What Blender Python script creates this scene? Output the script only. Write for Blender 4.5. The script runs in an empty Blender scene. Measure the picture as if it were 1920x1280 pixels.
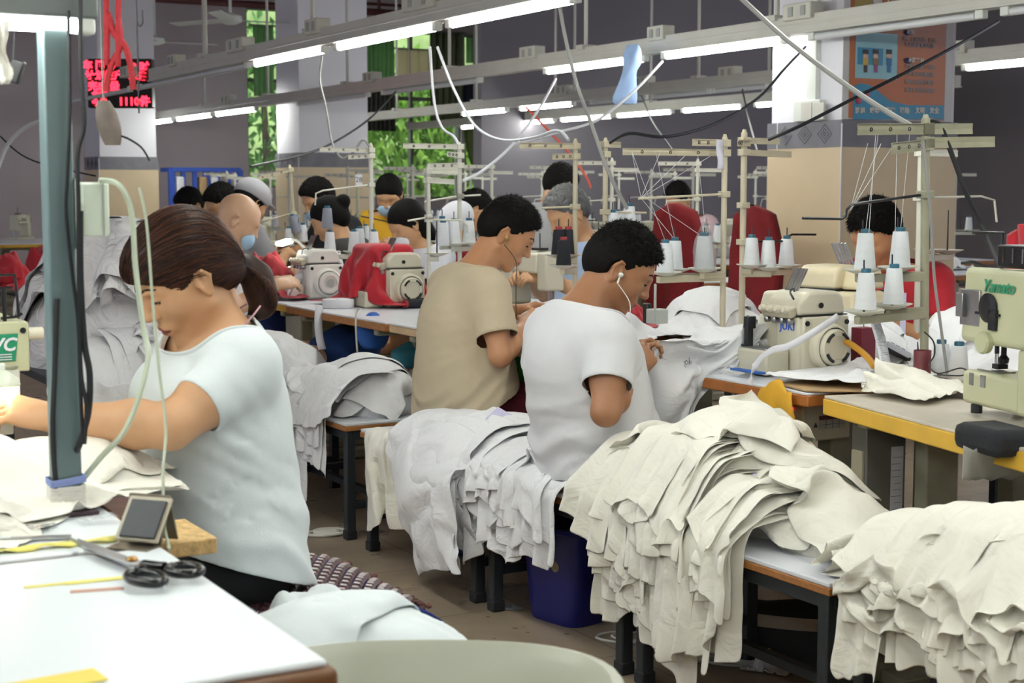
import bpy, bmesh, math, random, time, os
import numpy as np
from mathutils import Vector, Matrix, Euler, noise
random.seed(7)
SC = bpy.context.scene
COL = SC.collection
PI = math.pi
R = math.radians
# ---------------------------------------------------------------- camera and the way from a picture point to a place
H = 1.32
FPX = 2900.0
TH = math.atan(284 / 2900)
PSI = R(29.4)
CP, SP = math.cos(PSI), math.sin(PSI)

def W(s, t, z=0.0):
    """s runs along the sewing lines away from the camera, t across them to the right"""
    return Vector((-SP * s + CP * t, CP * s + SP * t, z))

def ray(px, py):
    xc = (px - 960) / FPX
    yc = -(py - 640) / FPX
    return (xc, math.cos(TH) + yc * math.sin(TH), -math.sin(TH) + yc * math.cos(TH))

def at_z(px, py, z):
    r = ray(px, py); k = (z - H) / r[2]
    return Vector((r[0] * k, r[1] * k, z))

def at_y(px, py, y):
    r = ray(px, py); k = y / r[1]
    return Vector((r[0] * k, y, H + r[2] * k))

def at_t(px, py, t):
    r = ray(px, py); k = t / (CP * r[0] + SP * r[1])
    return Vector((r[0] * k, r[1] * k, H + r[2] * k))

def at_s(px, py, s):
    r = ray(px, py); k = s / (-SP * r[0] + CP * r[1])
    return Vector((r[0] * k, r[1] * k, H + r[2] * k))

def ST(p):
    return (-SP * p[0] + CP * p[1], CP * p[0] + SP * p[1], p[2])

# ---------------------------------------------------------------- materials
def hash_(s): return sum(ord(c) * (i + 1) for i, c in enumerate(s)) % 97

def lin(c):
    if isinstance(c, str):
        c = c.lstrip('#'); c = [int(c[i:i + 2], 16) / 255 for i in (0, 2, 4)]
    return tuple(x / 12.92 if x <= .04045 else ((x + .055) / 1.055) ** 2.4 for x in c[:3]) + (1.0,)

MATS = {}
def mat(name, col, rough=.5, metal=0.0, var=.06, scale=8.0, bump=0.0, bscale=60.0, trans=0.0, emit=None, estr=0.0, alpha=1.0, spec=.5, sheen=0.0, stretch=None, sss=0.0):
    if name in MATS: return MATS[name]
    m = bpy.data.materials.new(name); m.use_nodes = True
    nt = m.node_tree; b = nt.nodes['Principled BSDF']
    c = lin(col)
    b.inputs['Roughness'].default_value = rough
    b.inputs['Metallic'].default_value = metal
    b.inputs['Specular IOR Level'].default_value = spec
    if trans: b.inputs['Transmission Weight'].default_value = trans
    if alpha < 1: b.inputs['Alpha'].default_value = alpha
    if sheen:
        b.inputs['Sheen Weight'].default_value = sheen
    if sss:
        b.inputs['Subsurface Weight'].default_value = sss
        b.inputs['Subsurface Radius'].default_value = (.012, .005, .003)
        b.inputs['Subsurface Scale'].default_value = 1.0
    tc = nt.nodes.new('ShaderNodeTexCoord')
    vec = tc.outputs['Object']
    if stretch:
        mp = nt.nodes.new('ShaderNodeMapping'); mp.inputs['Scale'].default_value = stretch
        nt.links.new(vec, mp.inputs['Vector']); vec = mp.outputs['Vector']
    if var:
        n = nt.nodes.new('ShaderNodeTexNoise'); n.inputs['Scale'].default_value = scale; n.inputs['Detail'].default_value = 4
        nt.links.new(vec, n.inputs['Vector'])
        r = nt.nodes.new('ShaderNodeMapRange')
        r.inputs['From Min'].default_value = .25; r.inputs['From Max'].default_value = .75
        r.inputs['To Min'].default_value = 1 - var; r.inputs['To Max'].default_value = 1 + var
        nt.links.new(n.outputs['Fac'], r.inputs['Value'])
        mx = nt.nodes.new('ShaderNodeVectorMath'); mx.operation = 'SCALE'
        mx.inputs[0].default_value = c[:3]
        nt.links.new(r.outputs['Result'], mx.inputs['Scale'])
        nt.links.new(mx.outputs['Vector'], b.inputs['Base Color'])
    else:
        b.inputs['Base Color'].default_value = c
    if bump:
        n2 = nt.nodes.new('ShaderNodeTexNoise'); n2.inputs['Scale'].default_value = bscale; n2.inputs['Detail'].default_value = 3
        nt.links.new(vec, n2.inputs['Vector'])
        bp = nt.nodes.new('ShaderNodeBump'); bp.inputs['Strength'].default_value = bump; bp.inputs['Distance'].default_value = .01
        nt.links.new(n2.outputs['Fac'], bp.inputs['Height']); nt.links.new(bp.outputs['Normal'], b.inputs['Normal'])
    if emit:
        b.inputs['Emission Color'].default_value = lin(emit); b.inputs['Emission Strength'].default_value = estr
    MATS[name] = m
    return m

# ---------------------------------------------------------------- mesh building
def rotm(rx=0, ry=0, rz=0):
    return Euler((rx, ry, rz)).to_matrix()

class MB:
    def __init__(self):
        self.v = []; self.f = []; self.mi = []; self.cur = 0
        self.M = Matrix.Identity(4)
    def add(self, vs, fs):
        b = len(self.v)
        self.v += [tuple(self.M @ Vector(p)) for p in vs]
        self.f += [tuple(i + b for i in f) for f in fs]
        self.mi += [self.cur] * len(fs)
        return self
    def box(self, c, s, rot=None):
        x, y, z = s[0] / 2, s[1] / 2, s[2] / 2
        vs = [Vector((i * x, j * y, k * z)) for k in (-1, 1) for j in (-1, 1) for i in (-1, 1)]
        if rot is not None: vs = [rot @ p for p in vs]
        c = Vector(c)
        return self.add([p + c for p in vs], [(0, 2, 3, 1), (4, 5, 7, 6), (0, 1, 5, 4), (2, 6, 7, 3), (0, 4, 6, 2), (1, 3, 7, 5)])
    def bar(self, p0, p1, w, h, up=(0, 0, 1)):
        p0, p1 = Vector(p0), Vector(p1); d = (p1 - p0); L = d.length
        if L < 1e-6: return self
        y = d / L; x = y.cross(Vector(up))
        if x.length < 1e-4: x = Vector((1, 0, 0))
        x.normalize(); z = x.cross(y)
        return self.box((p0 + p1) / 2, (w, L, h), Matrix((x, y, z)).transposed())
    def cyl(self, p0, p1, r0, r1=None, n=12, cap=True):
        r1 = r0 if r1 is None else r1
        p0, p1 = Vector(p0), Vector(p1); d = (p1 - p0).normalized()
        a = d.orthogonal().normalized(); b = d.cross(a)
        vs = []
        for p, r in ((p0, r0), (p1, r1)):
            for i in range(n):
                t = 2 * PI * i / n
                vs.append(p + a * (r * math.cos(t)) + b * (r * math.sin(t)))
        fs = [(i, (i + 1) % n, n + (i + 1) % n, n + i) for i in range(n)]
        if cap: fs += [tuple(range(n - 1, -1, -1)), tuple(range(n, 2 * n))]
        return self.add(vs, fs)
    def tube(self, pts, r, n=8, close=False):
        pts = [Vector(p) for p in pts]
        rs = r if isinstance(r, (list, tuple)) else [r] * len(pts)
        m = len(pts); vs = []; a = None
        for i, p in enumerate(pts):
            d = (pts[(i + 1) % m if close else min(i + 1, m - 1)] - pts[i - 1 if (close or i) else 0])
            if d.length < 1e-9: d = Vector((0, 0, 1))
            d.normalize()
            a = d.orthogonal() if a is None else a - d * a.dot(d)
            if a.length < 1e-6: a = d.orthogonal()
            a.normalize(); b = d.cross(a)
            for k in range(n):
                t = 2 * PI * k / n
                vs.append(p + (a * math.cos(t) + b * math.sin(t)) * rs[i])
        fs = []
        for i in range(m if close else m - 1):
            j = (i + 1) % m
            fs += [(i * n + k, i * n + (k + 1) % n, j * n + (k + 1) % n, j * n + k) for k in range(n)]
        if not close: fs += [tuple(range(n - 1, -1, -1)), tuple(range((m - 1) * n, m * n))]
        return self.add(vs, fs)
    def lathe(self, prof, c=(0, 0, 0), n=20, axis=(0, 0, 1), cap=True):
        z = Vector(axis).normalized(); x = z.orthogonal().normalized(); y = z.cross(x); c = Vector(c)
        vs = [c + x * (r * math.cos(2 * PI * k / n)) + y * (r * math.sin(2 * PI * k / n)) + z * h for r, h in prof for k in range(n)]
        fs = [(i * n + k, i * n + (k + 1) % n, (i + 1) * n + (k + 1) % n, (i + 1) * n + k) for i in range(len(prof) - 1) for k in range(n)]
        if cap: fs += [tuple(range(n - 1, -1, -1)), tuple(range((len(prof) - 1) * n, len(prof) * n))]
        return self.add(vs, fs)
    def prism(self, poly, d0, d1, ax='y'):
        """poly in (x,z) pushed along y ('y'), in (y,z) along x ('x'), in (x,y) along z ('z')"""
        def P3(p, d): return {'y': (p[0], d, p[1]), 'x': (d, p[0], p[1]), 'z': (p[0], p[1], d)}[ax]
        n = len(poly)
        vs = [P3(p, d0) for p in poly] + [P3(p, d1) for p in poly]
        fs = [(i, (i + 1) % n, n + (i + 1) % n, n + i) for i in range(n)] + [tuple(range(n - 1, -1, -1)), tuple(range(n, 2 * n))]
        return self.add(vs, fs)
    def ball(self, c, r, sc=(1, 1, 1), n=12, m=8, rot=None):
        vs = []; c = Vector(c)
        for i in range(m + 1):
            th = PI * i / m
            for k in range(n):
                p = Vector((r * sc[0] * math.sin(th) * math.cos(2 * PI * k / n), r * sc[1] * math.sin(th) * math.sin(2 * PI * k / n), r * sc[2] * math.cos(th)))
                if rot is not None: p = rot @ p
                vs.append(c + p)
        fs = [(i * n + k, (i + 1) * n + k, (i + 1) * n + (k + 1) % n, i * n + (k + 1) % n) for i in range(m) for k in range(n)]
        return self.add(vs, fs)
    def grid(self, A, closed=False):
        """A: rows x cols x 3"""
        nr, nc = len(A), len(A[0])
        vs = [tuple(p) for row in A for p in row]
        fs = []
        for i in range(nr - 1):
            for j in range(nc if closed else nc - 1):
                k = (j + 1) % nc
                fs.append((i * nc + j, i * nc + k, (i + 1) * nc + k, (i + 1) * nc + j))
        return self.add(vs, fs)

def mesh_from(v, f, name='mesh'):
    me = bpy.data.meshes.new(name)
    me.from_pydata([tuple(p) for p in v], [], [tuple(int(i) for i in q) for q in f]); me.update()
    return me

def fix_normals(me):
    bm = bmesh.new(); bm.from_mesh(me)
    bmesh.ops.remove_doubles(bm, verts=bm.verts[:], dist=1e-6)
    bmesh.ops.recalc_face_normals(bm, faces=bm.faces[:])
    bm.to_mesh(me); bm.free()

def obj(name, mb, m, parent=None, bevel=0.0, smooth=False, seg=2, solid=0.0, sub=0, auto=True):
    """one mesh object; parent's frame is the frame the mesh was built in"""
    if isinstance(mb, MB):
        me = bpy.data.meshes.new(name); me.from_pydata(mb.v, [], mb.f); me.update()
        if any(mb.mi): me.polygons.foreach_set('material_index', mb.mi)
        fix_normals(me)
    else:
        me = mb; me.name = name
    for x in (m if isinstance(m, (list, tuple)) else [m]): me.materials.append(x)
    o = bpy.data.objects.new(name, me); COL.objects.link(o)
    if parent is not None: o.parent = parent
    if smooth or bevel:
        if bevel and not smooth:
            try: me.shade_smooth() if False else None
            except Exception: pass
        me.polygons.foreach_set('use_smooth', [True] * len(me.polygons))
        if auto and not (smooth and not bevel and sub):
            sharp_edges(me, 40 if smooth else 30)
    if solid:
        k = o.modifiers.new('Solidify', 'SOLIDIFY'); k.thickness = solid; k.offset = 0
    if sub:
        k = o.modifiers.new('Subdivision', 'SUBSURF'); k.levels = sub; k.render_levels = sub
    if bevel:
        k = o.modifiers.new('Bevel', 'BEVEL'); k.width = bevel; k.segments = seg; k.limit_method = 'ANGLE'; k.angle_limit = R(35)
        k.harden_normals = False
    return o

def sharp_edges(me, deg):
    bm = bmesh.new(); bm.from_mesh(me); lim = R(deg)
    for e in bm.edges:
        if len(e.link_faces) == 2 and e.calc_face_angle(0) > lim: e.smooth = False
    bm.to_mesh(me); bm.free()

def tag(o, label=None, cat=None, group=None, kind=None):
    if label: o['label'] = label
    if cat: o['category'] = cat
    if group: o['group'] = group
    if kind: o['kind'] = kind
    return o

def thing(name, label, cat, loc=(0, 0, 0), rz=0.0, group=None):
    o = bpy.data.objects.new(name, None); COL.objects.link(o)
    o.empty_display_size = .05
    o.location = loc; o.rotation_euler = (0, 0, rz)
    return tag(o, label, cat, group)

def struct(name, mb, m, **k):
    return tag(obj(name, mb, m, **k), kind='structure')

def dup(root, loc=None, rz=None, label=None, group=None, scale=None):
    """a copy of a thing with copies of its parts and sub-parts"""
    r = root.copy(); COL.objects.link(r)
    if loc is not None: r.location = loc
    if rz is not None: r.rotation_euler = (r.rotation_euler[0], r.rotation_euler[1], rz)
    if label: r['label'] = label
    if group: r['group'] = group
    if scale: r.scale = scale
    for ch in list(root.children):
        c = ch.copy(); COL.objects.link(c); c.parent = r
        for g in list(ch.children):
            d = g.copy(); COL.objects.link(d); d.parent = c
    return r

def text_mesh(txt, size, font_shear=0.0, bold=0.0, extrude=.0006, align='CENTER', spacing=1.0):
    cu = bpy.data.curves.new('text', 'FONT'); cu.body = txt; cu.size = size; cu.align_x = align; cu.align_y = 'CENTER'
    cu.shear = font_shear; cu.offset = bold; cu.extrude = extrude; cu.resolution_u = 3; cu.space_character = spacing
    o = bpy.data.objects.new('text', cu); COL.objects.link(o)
    dg = bpy.context.evaluated_depsgraph_get(); dg.update()
    me = bpy.data.meshes.new_from_object(o.evaluated_get(dg))
    bpy.data.objects.remove(o); bpy.data.curves.remove(cu)
    return me

def text_part(name, txt, size, m, parent, loc, rot=(PI / 2, 0, 0), **k):
    """lettering, standing upright facing -y unless rot says otherwise"""
    o = obj(name, text_mesh(txt, size, **k), m, parent)
    o.location = loc; o.rotation_euler = rot
    return o

def bez(p0, p1, p2, p3, n=16):
    p0, p1, p2, p3 = map(Vector, (p0, p1, p2, p3)); out = []
    for i in range(n + 1):
        t = i / n; u = 1 - t
        out.append(p0 * u ** 3 + p1 * 3 * u * u * t + p2 * 3 * u * t * t + p3 * t ** 3)
    return out

def spline(pts, k=6):
    """a smooth line through the points"""
    P = [Vector(p) for p in pts]; out = []
    for i in range(len(P) - 1):
        a, b, c, d = P[max(i - 1, 0)], P[i], P[i + 1], P[min(i + 2, len(P) - 1)]
        for j in range(k):
            t = j / k
            out.append(.5 * ((2 * b) + (c - a) * t + (2 * a - 5 * b + 4 * c - d) * t * t + (-a + 3 * b - 3 * c + d) * t ** 3))
    out.append(P[-1]); return out

# ---------------------------------------------------------------- common materials
M_FAB = mat('white_knit', '#f1eee3', .92, var=.05, scale=5, bump=.06, bscale=260, spec=.15, sheen=.15)
M_FABC = mat('white_jersey', '#ededf0', .92, var=.03, scale=4, bump=.06, bscale=260, spec=.15, sheen=.15)
M_FABW = mat('bluish_white_cotton', '#dfe7ea', .9, var=.03, scale=5, bump=.06, bscale=240, spec=.15, sheen=.1)
M_BLACKST = mat('dark_painted_steel', '#2e3336', .45, metal=.2, var=.12, scale=14, bump=.05)
M_LAM = mat('bluish_white_laminate', '#e3e6ee', .32, var=.03, scale=3)
M_LAMA = mat('white_laminate', '#e9eff4', .3, var=.02, scale=2)
M_EDGE = mat('brown_wood_edge', '#a06a38', .55, var=.25, scale=9, stretch=(1, 6, 6))
M_EDGED = mat('dark_brown_wood_edge', '#6b4523', .5, var=.2, scale=9)
M_YEL = mat('yellow_painted_edge', '#d6a93a', .5, var=.12, scale=10)
M_ORG = mat('orange_brown_edge', '#a5642b', .5, var=.22, scale=8)
M_WOOD = mat('raw_wood', '#b4884f', .6, var=.3, scale=10, stretch=(1, 8, 8))
M_CREAM = mat('cream_machine_enamel', '#d9d3bf', .32, var=.04, scale=6)
M_CREAMG = mat('greenish_cream_enamel', '#c3c4a2', .35, var=.06, scale=9)
M_CREAMD = mat('dull_cream_enamel', '#bcb59e', .4, var=.08, scale=9)
M_OLIVE = mat('olive_grey_enamel', '#9a9883', .45, var=.12, scale=18)
M_STAND = mat('pale_grey_enamel', '#d3d2c6', .4, var=.06, scale=12)
M_STANDT = mat('tan_enamel', '#c5bca4', .45, var=.1, scale=14)
M_METAL = mat('worn_steel', '#a9aaac', .28, metal=.9, var=.12, scale=20)
M_DMETAL = mat('dark_oily_steel', '#3f4043', .35, metal=.8, var=.25, scale=30)
M_CHROME = mat('chrome', '#d9d9da', .12, metal=1, var=.03)
M_BLACK = mat('black_plastic', '#17181b', .4, var=.1, scale=20)
M_BLACKR = mat('black_rubber', '#1a1c20', .6, var=.15, scale=20)
M_WPL = mat('white_plastic', '#e4e8e2', .4, var=.02)
M_GPL = mat('grey_plastic', '#a8aba6', .45, var=.05)
M_THREAD = mat('white_thread', '#e8ebf0', .75, var=.03, scale=3, bump=.25, bscale=30, stretch=(1, 1, 18))
M_TCAP = mat('teal_plastic', '#2b6177', .45, var=.05)
M_BTHREAD = mat('black_thread', '#1b1e28', .7, var=.1, bump=.25, bscale=30, stretch=(1, 1, 18))
M_RCAP = mat('red_plastic', '#a8323c', .45, var=.05)
M_PAPER = mat('white_paper', '#e3e3ea', .7, var=.03)
M_LILAC = mat('pale_lilac_paper', '#c9c6e4', .7, var=.03)
M_INK = mat('dark_ink', '#3b3c46', .6, var=.1)
M_RED = mat('red_cloth', '#a01f2a', .85, var=.15, scale=7, bump=.1, bscale=200, sheen=.2)
M_RED2 = mat('bright_red_cloth', '#b8202f', .85, var=.12, scale=7, bump=.1, bscale=200, sheen=.2)
M_MAROON = mat('maroon_plastic', '#7c2236', .45, var=.08)
M_BLUEP = mat('dark_blue_plastic', '#1d2173', .35, var=.06)
M_BLUEC = mat('blue_cloth', '#2f5fb0', .8, var=.1, bump=.1, bscale=150)
M_GREENC = mat('green_plastic_bag', '#2f9a3c', .4, var=.1)
M_TUBE = mat('lit_fluorescent_tube', '#ffffff', .4, var=0, emit='#fbfff7', estr=44.0)
M_TUBEOFF = mat('unlit_fluorescent_tube', '#dfe2e4', .25, var=0)
M_STRIP = mat('cream_sheet_steel', '#cfcdc4', .4, var=.05, scale=6)
M_CLEAR = mat('clear_plastic_film', '#eef0f2', .12, var=0, trans=.85, alpha=.35)
M_CARD = mat('brown_cardboard', '#b0926a', .8, var=.12, scale=12)
M_CORDW = mat('white_cord', '#dcdad2', .6, var=.04)
M_CORDG = mat('grey_cord', '#8d8d8c', .5, var=.05)
M_TAPEY = mat('yellow_tape', '#e6dc74', .5, var=.06)

def crumple(m, amt, scale):
    nt = m.node_tree; b = nt.nodes['Principled BSDF']; tc = [n for n in nt.nodes if n.type == 'TEX_COORD'][0]; old = b.inputs['Normal'].links[0].from_node
    n = nt.nodes.new('ShaderNodeTexNoise'); n.inputs['Scale'].default_value = scale; n.inputs['Detail'].default_value = 3; n.inputs['Distortion'].default_value = 1.6
    nt.links.new(tc.outputs['Object'], n.inputs['Vector'])
    bp = nt.nodes.new('ShaderNodeBump'); bp.inputs['Strength'].default_value = 1.0; bp.inputs['Distance'].default_value = amt
    nt.links.new(n.outputs['Fac'], bp.inputs['Height']); nt.links.new(old.outputs['Normal'], bp.inputs['Normal']); nt.links.new(bp.outputs['Normal'], b.inputs['Normal']); return m
M_CRUM = crumple(mat('crumpled_white_jersey', '#e9e7ea', .92, var=.05, scale=6, bump=.06, bscale=200, spec=.15), .045, 7)
crumple(M_FAB, .012, 9); crumple(M_FABC, .012, 9)
# ---------------------------------------------------------------- cloth: garments dropped over a mound and let fall into folds
def sheet(nx, ny, w, h, c, ang=0.0, pleat=0.0, npl=4, seed=0, tilt=0.0, wav=.02, tee=False):
    """a rectangular piece of knit, w across, h long, lying flat at c (slightly rippled, hem uneven)"""
    rnd = random.Random(seed); ph = rnd.uniform(0, 6)
    ca, sa = math.cos(ang), math.sin(ang); V = []
    for i in range(nx):
        for j in range(ny):
            u = i / (nx - 1) - .5; v = j / (ny - 1) - .5
            x = u * w * (1 - pleat * .5); y = v * h
            if tee and v > .18 : x *= 1.45
            y += .018 * math.sin(7 * u + ph) * (1 if abs(v) > .4 else .4)
            z = .02 * pleat * 3 * math.sin(2 * PI * npl * (u + .1 * v) + ph) * (.6 + v) + wav * noise.noise(Vector((x * 6, y * 6, seed * 3.17)))
            z += tilt * x
            V.append((c[0] + ca * x - sa * y, c[1] + sa * x + ca * y, c[2] + z))
    F = [(i * ny + j, (i + 1) * ny + j, (i + 1) * ny + j + 1, i * ny + j + 1) for i in range(nx - 1) for j in range(ny - 1)]
    return V, F

def mound(c, r, sub=3, flat=.12, seed=0, lumpy=.12):
    bm = bmesh.new(); bmesh.ops.create_icosphere(bm, subdivisions=sub, radius=1)
    for v in bm.verts:
        p = v.co.copy(); k = 1 + lumpy * noise.noise(p * 1.7 + Vector((seed * 5.1, 0, 0)))
        v.co = Vector((c[0] + p.x * r[0] * k, c[1] + p.y * r[1] * k, c[2] + (p.z * r[2] * k if p.z > 0 else p.z * r[2] * flat)))
    V = [tuple(v.co) for v in bm.verts]; F = [tuple(x.index for x in f.verts) for f in bm.faces]; bm.free()
    return V, F

def slab(x0, x1, y0, y1, z0, z1, n=6):
    bm = bmesh.new(); bmesh.ops.create_cube(bm, size=1)
    for v in bm.verts: v.co = Vector(((x0 + x1) / 2 + v.co.x * (x1 - x0), (y0 + y1) / 2 + v.co.y * (y1 - y0), (z0 + z1) / 2 + v.co.z * (z1 - z0)))
    bmesh.ops.bevel(bm, geom=bm.edges[:], offset=min(.012, (z1 - z0) * .3), segments=2, affect='EDGES')
    V = [tuple(v.co) for v in bm.verts]; F = [tuple(x.index for x in f.verts) for f in bm.faces]; bm.free()
    return V, F

def drape(key, sheets, cols, frames=50, shrink=-.06, bend=.05, quality=4, selfc=True, thick=.004, mass=.15, pins=None):
    """returns the settled sheets as (verts, faces)"""
    objs = []
    for V, F in cols:
        o = bpy.data.objects.new('c', mesh_from(V, F)); COL.objects.link(o); objs.append(o)
        o.modifiers.new('c', 'COLLISION'); o.collision.thickness_outer = thick; o.collision.cloth_friction = 25
    V = []; F = []; cuts = [0]
    for v, f in sheets:
        b = len(V); V += list(v); F += [tuple(i + b for i in q) for q in f]; cuts.append(len(V))
    cl = bpy.data.objects.new('cl', mesh_from(V, F)); COL.objects.link(cl)
    m = cl.modifiers.new('cl', 'CLOTH'); s = m.settings
    s.quality = quality; s.mass = mass; s.tension_stiffness = 10; s.compression_stiffness = 10; s.shear_stiffness = 3; s.bending_stiffness = bend
    s.air_damping = 2; s.shrink_min = shrink
    if pins is not None:
        vg = cl.vertex_groups.new(name='pin')
        for i, w_ in pins: vg.add([i], w_, 'REPLACE')
        s.vertex_group_mass = 'pin'
    k = m.collision_settings
    k.use_self_collision = selfc; k.self_distance_min = thick; k.distance_min = thick; k.collision_quality = 2; k.self_friction = 10
    m.point_cache.frame_start = 1; m.point_cache.frame_end = 250
    SC.frame_start = 1; SC.frame_end = 250
    for f in range(1, frames + 1): SC.frame_set(f)
    dg = bpy.context.evaluated_depsgraph_get()
    me = bpy.data.meshes.new_from_object(cl.evaluated_get(dg))
    co = np.empty(len(me.vertices) * 3); me.vertices.foreach_get('co', co); co = co.reshape(-1, 3)
    out = [(co[cuts[i]:cuts[i + 1]].copy(), sheets[i][1]) for i in range(len(sheets))]
    for o in objs + [cl]:
        d = o.data; bpy.data.objects.remove(o); bpy.data.meshes.remove(d)
    bpy.data.meshes.remove(me)
    SC.frame_set(1)
    return out

def cloth_mesh(vf, name='cloth'):
    me = mesh_from(vf[0], vf[1], name)
    bm = bmesh.new(); bm.from_mesh(me)
    bmesh.ops.recalc_face_normals(bm, faces=bm.faces[:]); bm.to_mesh(me); bm.free()
    return me

# bench slabs are given in the pile's own frame: x across (aisle at -x), y along the line, z from the floor
def pile_sim(key, mounds, spec, bench=(-.205, .205, -.42, .42), top=.45, frames=52, **kw):
    cols = [mound(*a[:2], seed=i + hash_(key)) for i, a in enumerate(mounds)] + [slab(bench[0], bench[1], bench[2], bench[3], top - .03, top)] + ([slab(-2, 2, -2, 2, -.03, .002)] if top > .1 else [])
    return drape(key, spec, cols, frames, **kw), cols[:len(mounds)]



rs = random.Random(11)
def cover(c, w, h, ang, seed, n=24, pleat=.5, npl=5, wav=.05): return sheet(n, n, w, h, c, ang, pleat=pleat, npl=npl, seed=seed, wav=wav)
def ztop(mo, y, x=-.02):
    z = .45
    for c, r in mo:
        q = 1 - ((y - c[1]) / r[1]) ** 2 - ((x - c[0]) / r[0]) ** 2
        if q > 0: z = max(z, c[2] + r[2] * math.sqrt(q))
    return z
def ruffle(mo, y, w, hem, d, seed, x0=.04, edge=-.215, nx=17, ny=22, amp=.020, skew=0.0):
    """one folded garment lying over the pile and hanging down the aisle side, its hem at height hem"""
    rn = random.Random(seed); V = []; ph = rn.uniform(0, 6); w *= rn.uniform(1.15, 1.75); npl = max(2, round(w / rn.uniform(.07, .12))); lean = rn.uniform(-.09, .09) + skew; sl = rn.uniform(-.22, .22); amp *= rn.uniform(.8, 1.45)
    zt = ztop(mo, y); a = Vector((x0, 0, zt - .012)); b = Vector((edge * .62 - d * .3, 0, .45 + (zt - .45) * .80 + d * .5)); c = Vector((edge - d, 0, .45 + (zt - .45) * .22 + d * .2)); e = Vector((edge - d * 1.1 - .012, 0, hem))
    path = spline([a, (a + b) / 2 + Vector((0, 0, .012)), b, c, (c * .55 + e * .45), e], 5); m = len(path)
    tot = [0.0]
    for p, q in zip(path[:-1], path[1:]): tot.append(tot[-1] + (q - p).length)
    for i in range(nx):
        u = i / (nx - 1) - .5; hz = .022 * math.sin(5 * u + ph) + rn.uniform(-.006, .006)
        for j in range(ny):
            f = j / (ny - 1) * tot[-1]; k = next(x for x in range(1, m) if tot[x] >= f - 1e-9); t = (f - tot[k - 1]) / max(tot[k] - tot[k - 1], 1e-9)
            p = path[k - 1].lerp(path[k], t); tg = (path[k] - path[k - 1]).normalized(); n = Vector((tg.z, 0, -tg.x));
            if n.x > 0 and n.z < .2: n = -n
            if n.z < -.2: n = -n
            v = f / tot[-1]; A = amp * (.10 + .90 * v ** 1.6) * (.7 + .3 * math.sin(seed + u * 4))
            g = math.sin(2 * PI * npl * (u + .03 * math.sin(4 * v + ph)) + ph + 1.2 * v * math.sin(seed)) ; g = g * (1.25 - .25 * abs(g))
            yy = y + u * w * (1 - .14 * v) + lean * v + .25 * A * math.cos(2 * PI * npl * u + ph)
            wr = noise.noise(Vector((u * w * 26, v * 9, seed * 1.7))) * .004 + noise.noise(Vector((u * w * 9, v * 14, seed * 2.3))) * .005
            q = p + n * (A * g + wr) + Vector((0, 0, (hz + sl * u * w * 2) * v ** 3))
            V.append((q.x, yy, q.z))
    F = [(i * ny + j, (i + 1) * ny + j, (i + 1) * ny + j + 1, i * ny + j + 1) for i in range(nx - 1) for j in range(ny - 1)]
    return np.array(V), F
def tiers(mo, y0, y1, spec, seed, **kw):
    """spec: rows from the innermost out - (count, hem low, hem high, width low, width high, offset)"""
    out = []; rn = random.Random(seed)
    for r, (n, h0, h1, w0, w1, d) in enumerate(spec):
        for k in range(n):
            y = y0 + (y1 - y0) * (k + .5 + rn.uniform(-.3, .3)) / n
            out.append(ruffle(mo, y, rn.uniform(w0, w1), rn.uniform(h0, h1), d + rn.uniform(-.004, .006), seed + r * 31 + k, **kw))
    return out
# the big pile behind the man in white: layers folded over the aisle edge, hems at many heights
MO5 = [((-.03, .36, .45), (.19, .19, .21)), ((.07, .29, .45), (.17, .17, .285)), ((.08, .09, .45), (.15, .17, .19)), ((.05, -.15, .45), (.14, .17, .12))]
S5 = [cover((.02, .30, .84), .52, .40, PI / 2, 20, 26), cover((.08, .05, .80), .5, .40, PI / 2, 38, 24), cover((.02, .34, .98), .46, .44, PI / 2 + .3, 40, 28), cover((.09, .14, .96), .42, .42, .5, 41, 24), cover((.06, -.16, .86), .46, .40, PI / 2 - .3, 42, 24, .8)]
PILE5, CORE5 = pile_sim('p5', MO5, S5, bench=(-.205, .205, -.42, .75), frames=54, shrink=-.16, bend=.02)
PILE5 = PILE5 + tiers(MO5, .02, .45, ((5, .10, .20, .16, .24, .0), (6, .18, .27, .14, .22, .012), (7, .25, .35, .13, .20, .024), (8, .32, .42, .12, .19, .036), (8, .39, .50, .11, .18, .050)), 21) + [ruffle(MO5, -.05, .13, .20, .03, 77), ruffle(MO5, .06, .15, .16, .05, 78), ruffle(MO5, -.02, .12, .33, .055, 79)]
# the long low pile between the two men
MO4 = [((.02, .24, .45), (.19, .28, .13)), ((0, -.18, .45), (.17, .26, .09))]
S4 = [cover((.02, .2, .62), .62, .42, PI / 2, 50, 26)] + [sheet(22, 22, .54, .46 + .010 * k, (-.10 - .012 * k, .26 + rs.uniform(-.03, .03), .64 + .014 * k), PI / 2 + rs.uniform(-.08, .08), pleat=.12, npl=3, seed=51 + k) for k in range(4)] + [cover((.0, -.22, .74), .5, .38, PI / 2 + .2, 59, 24)]
PILE4, CORE4 = pile_sim('p4', MO4, S4, bench=(-.205, .205, -.8, .42), frames=50, shrink=-.10, bend=.03)
PILE4 = PILE4 + tiers(MO4, -.40, .02, ((4, .20, .27, .16, .22, .0), (5, .26, .33, .14, .2, .012), (6, .32, .40, .12, .18, .024)), 60, amp=.017) + tiers(MO4, .08, .44, ((2, .27, .31, .19, .24, .0), (2, .31, .34, .19, .24, .008), (2, .34, .38, .2, .24, .016)), 66, amp=.006)
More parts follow.
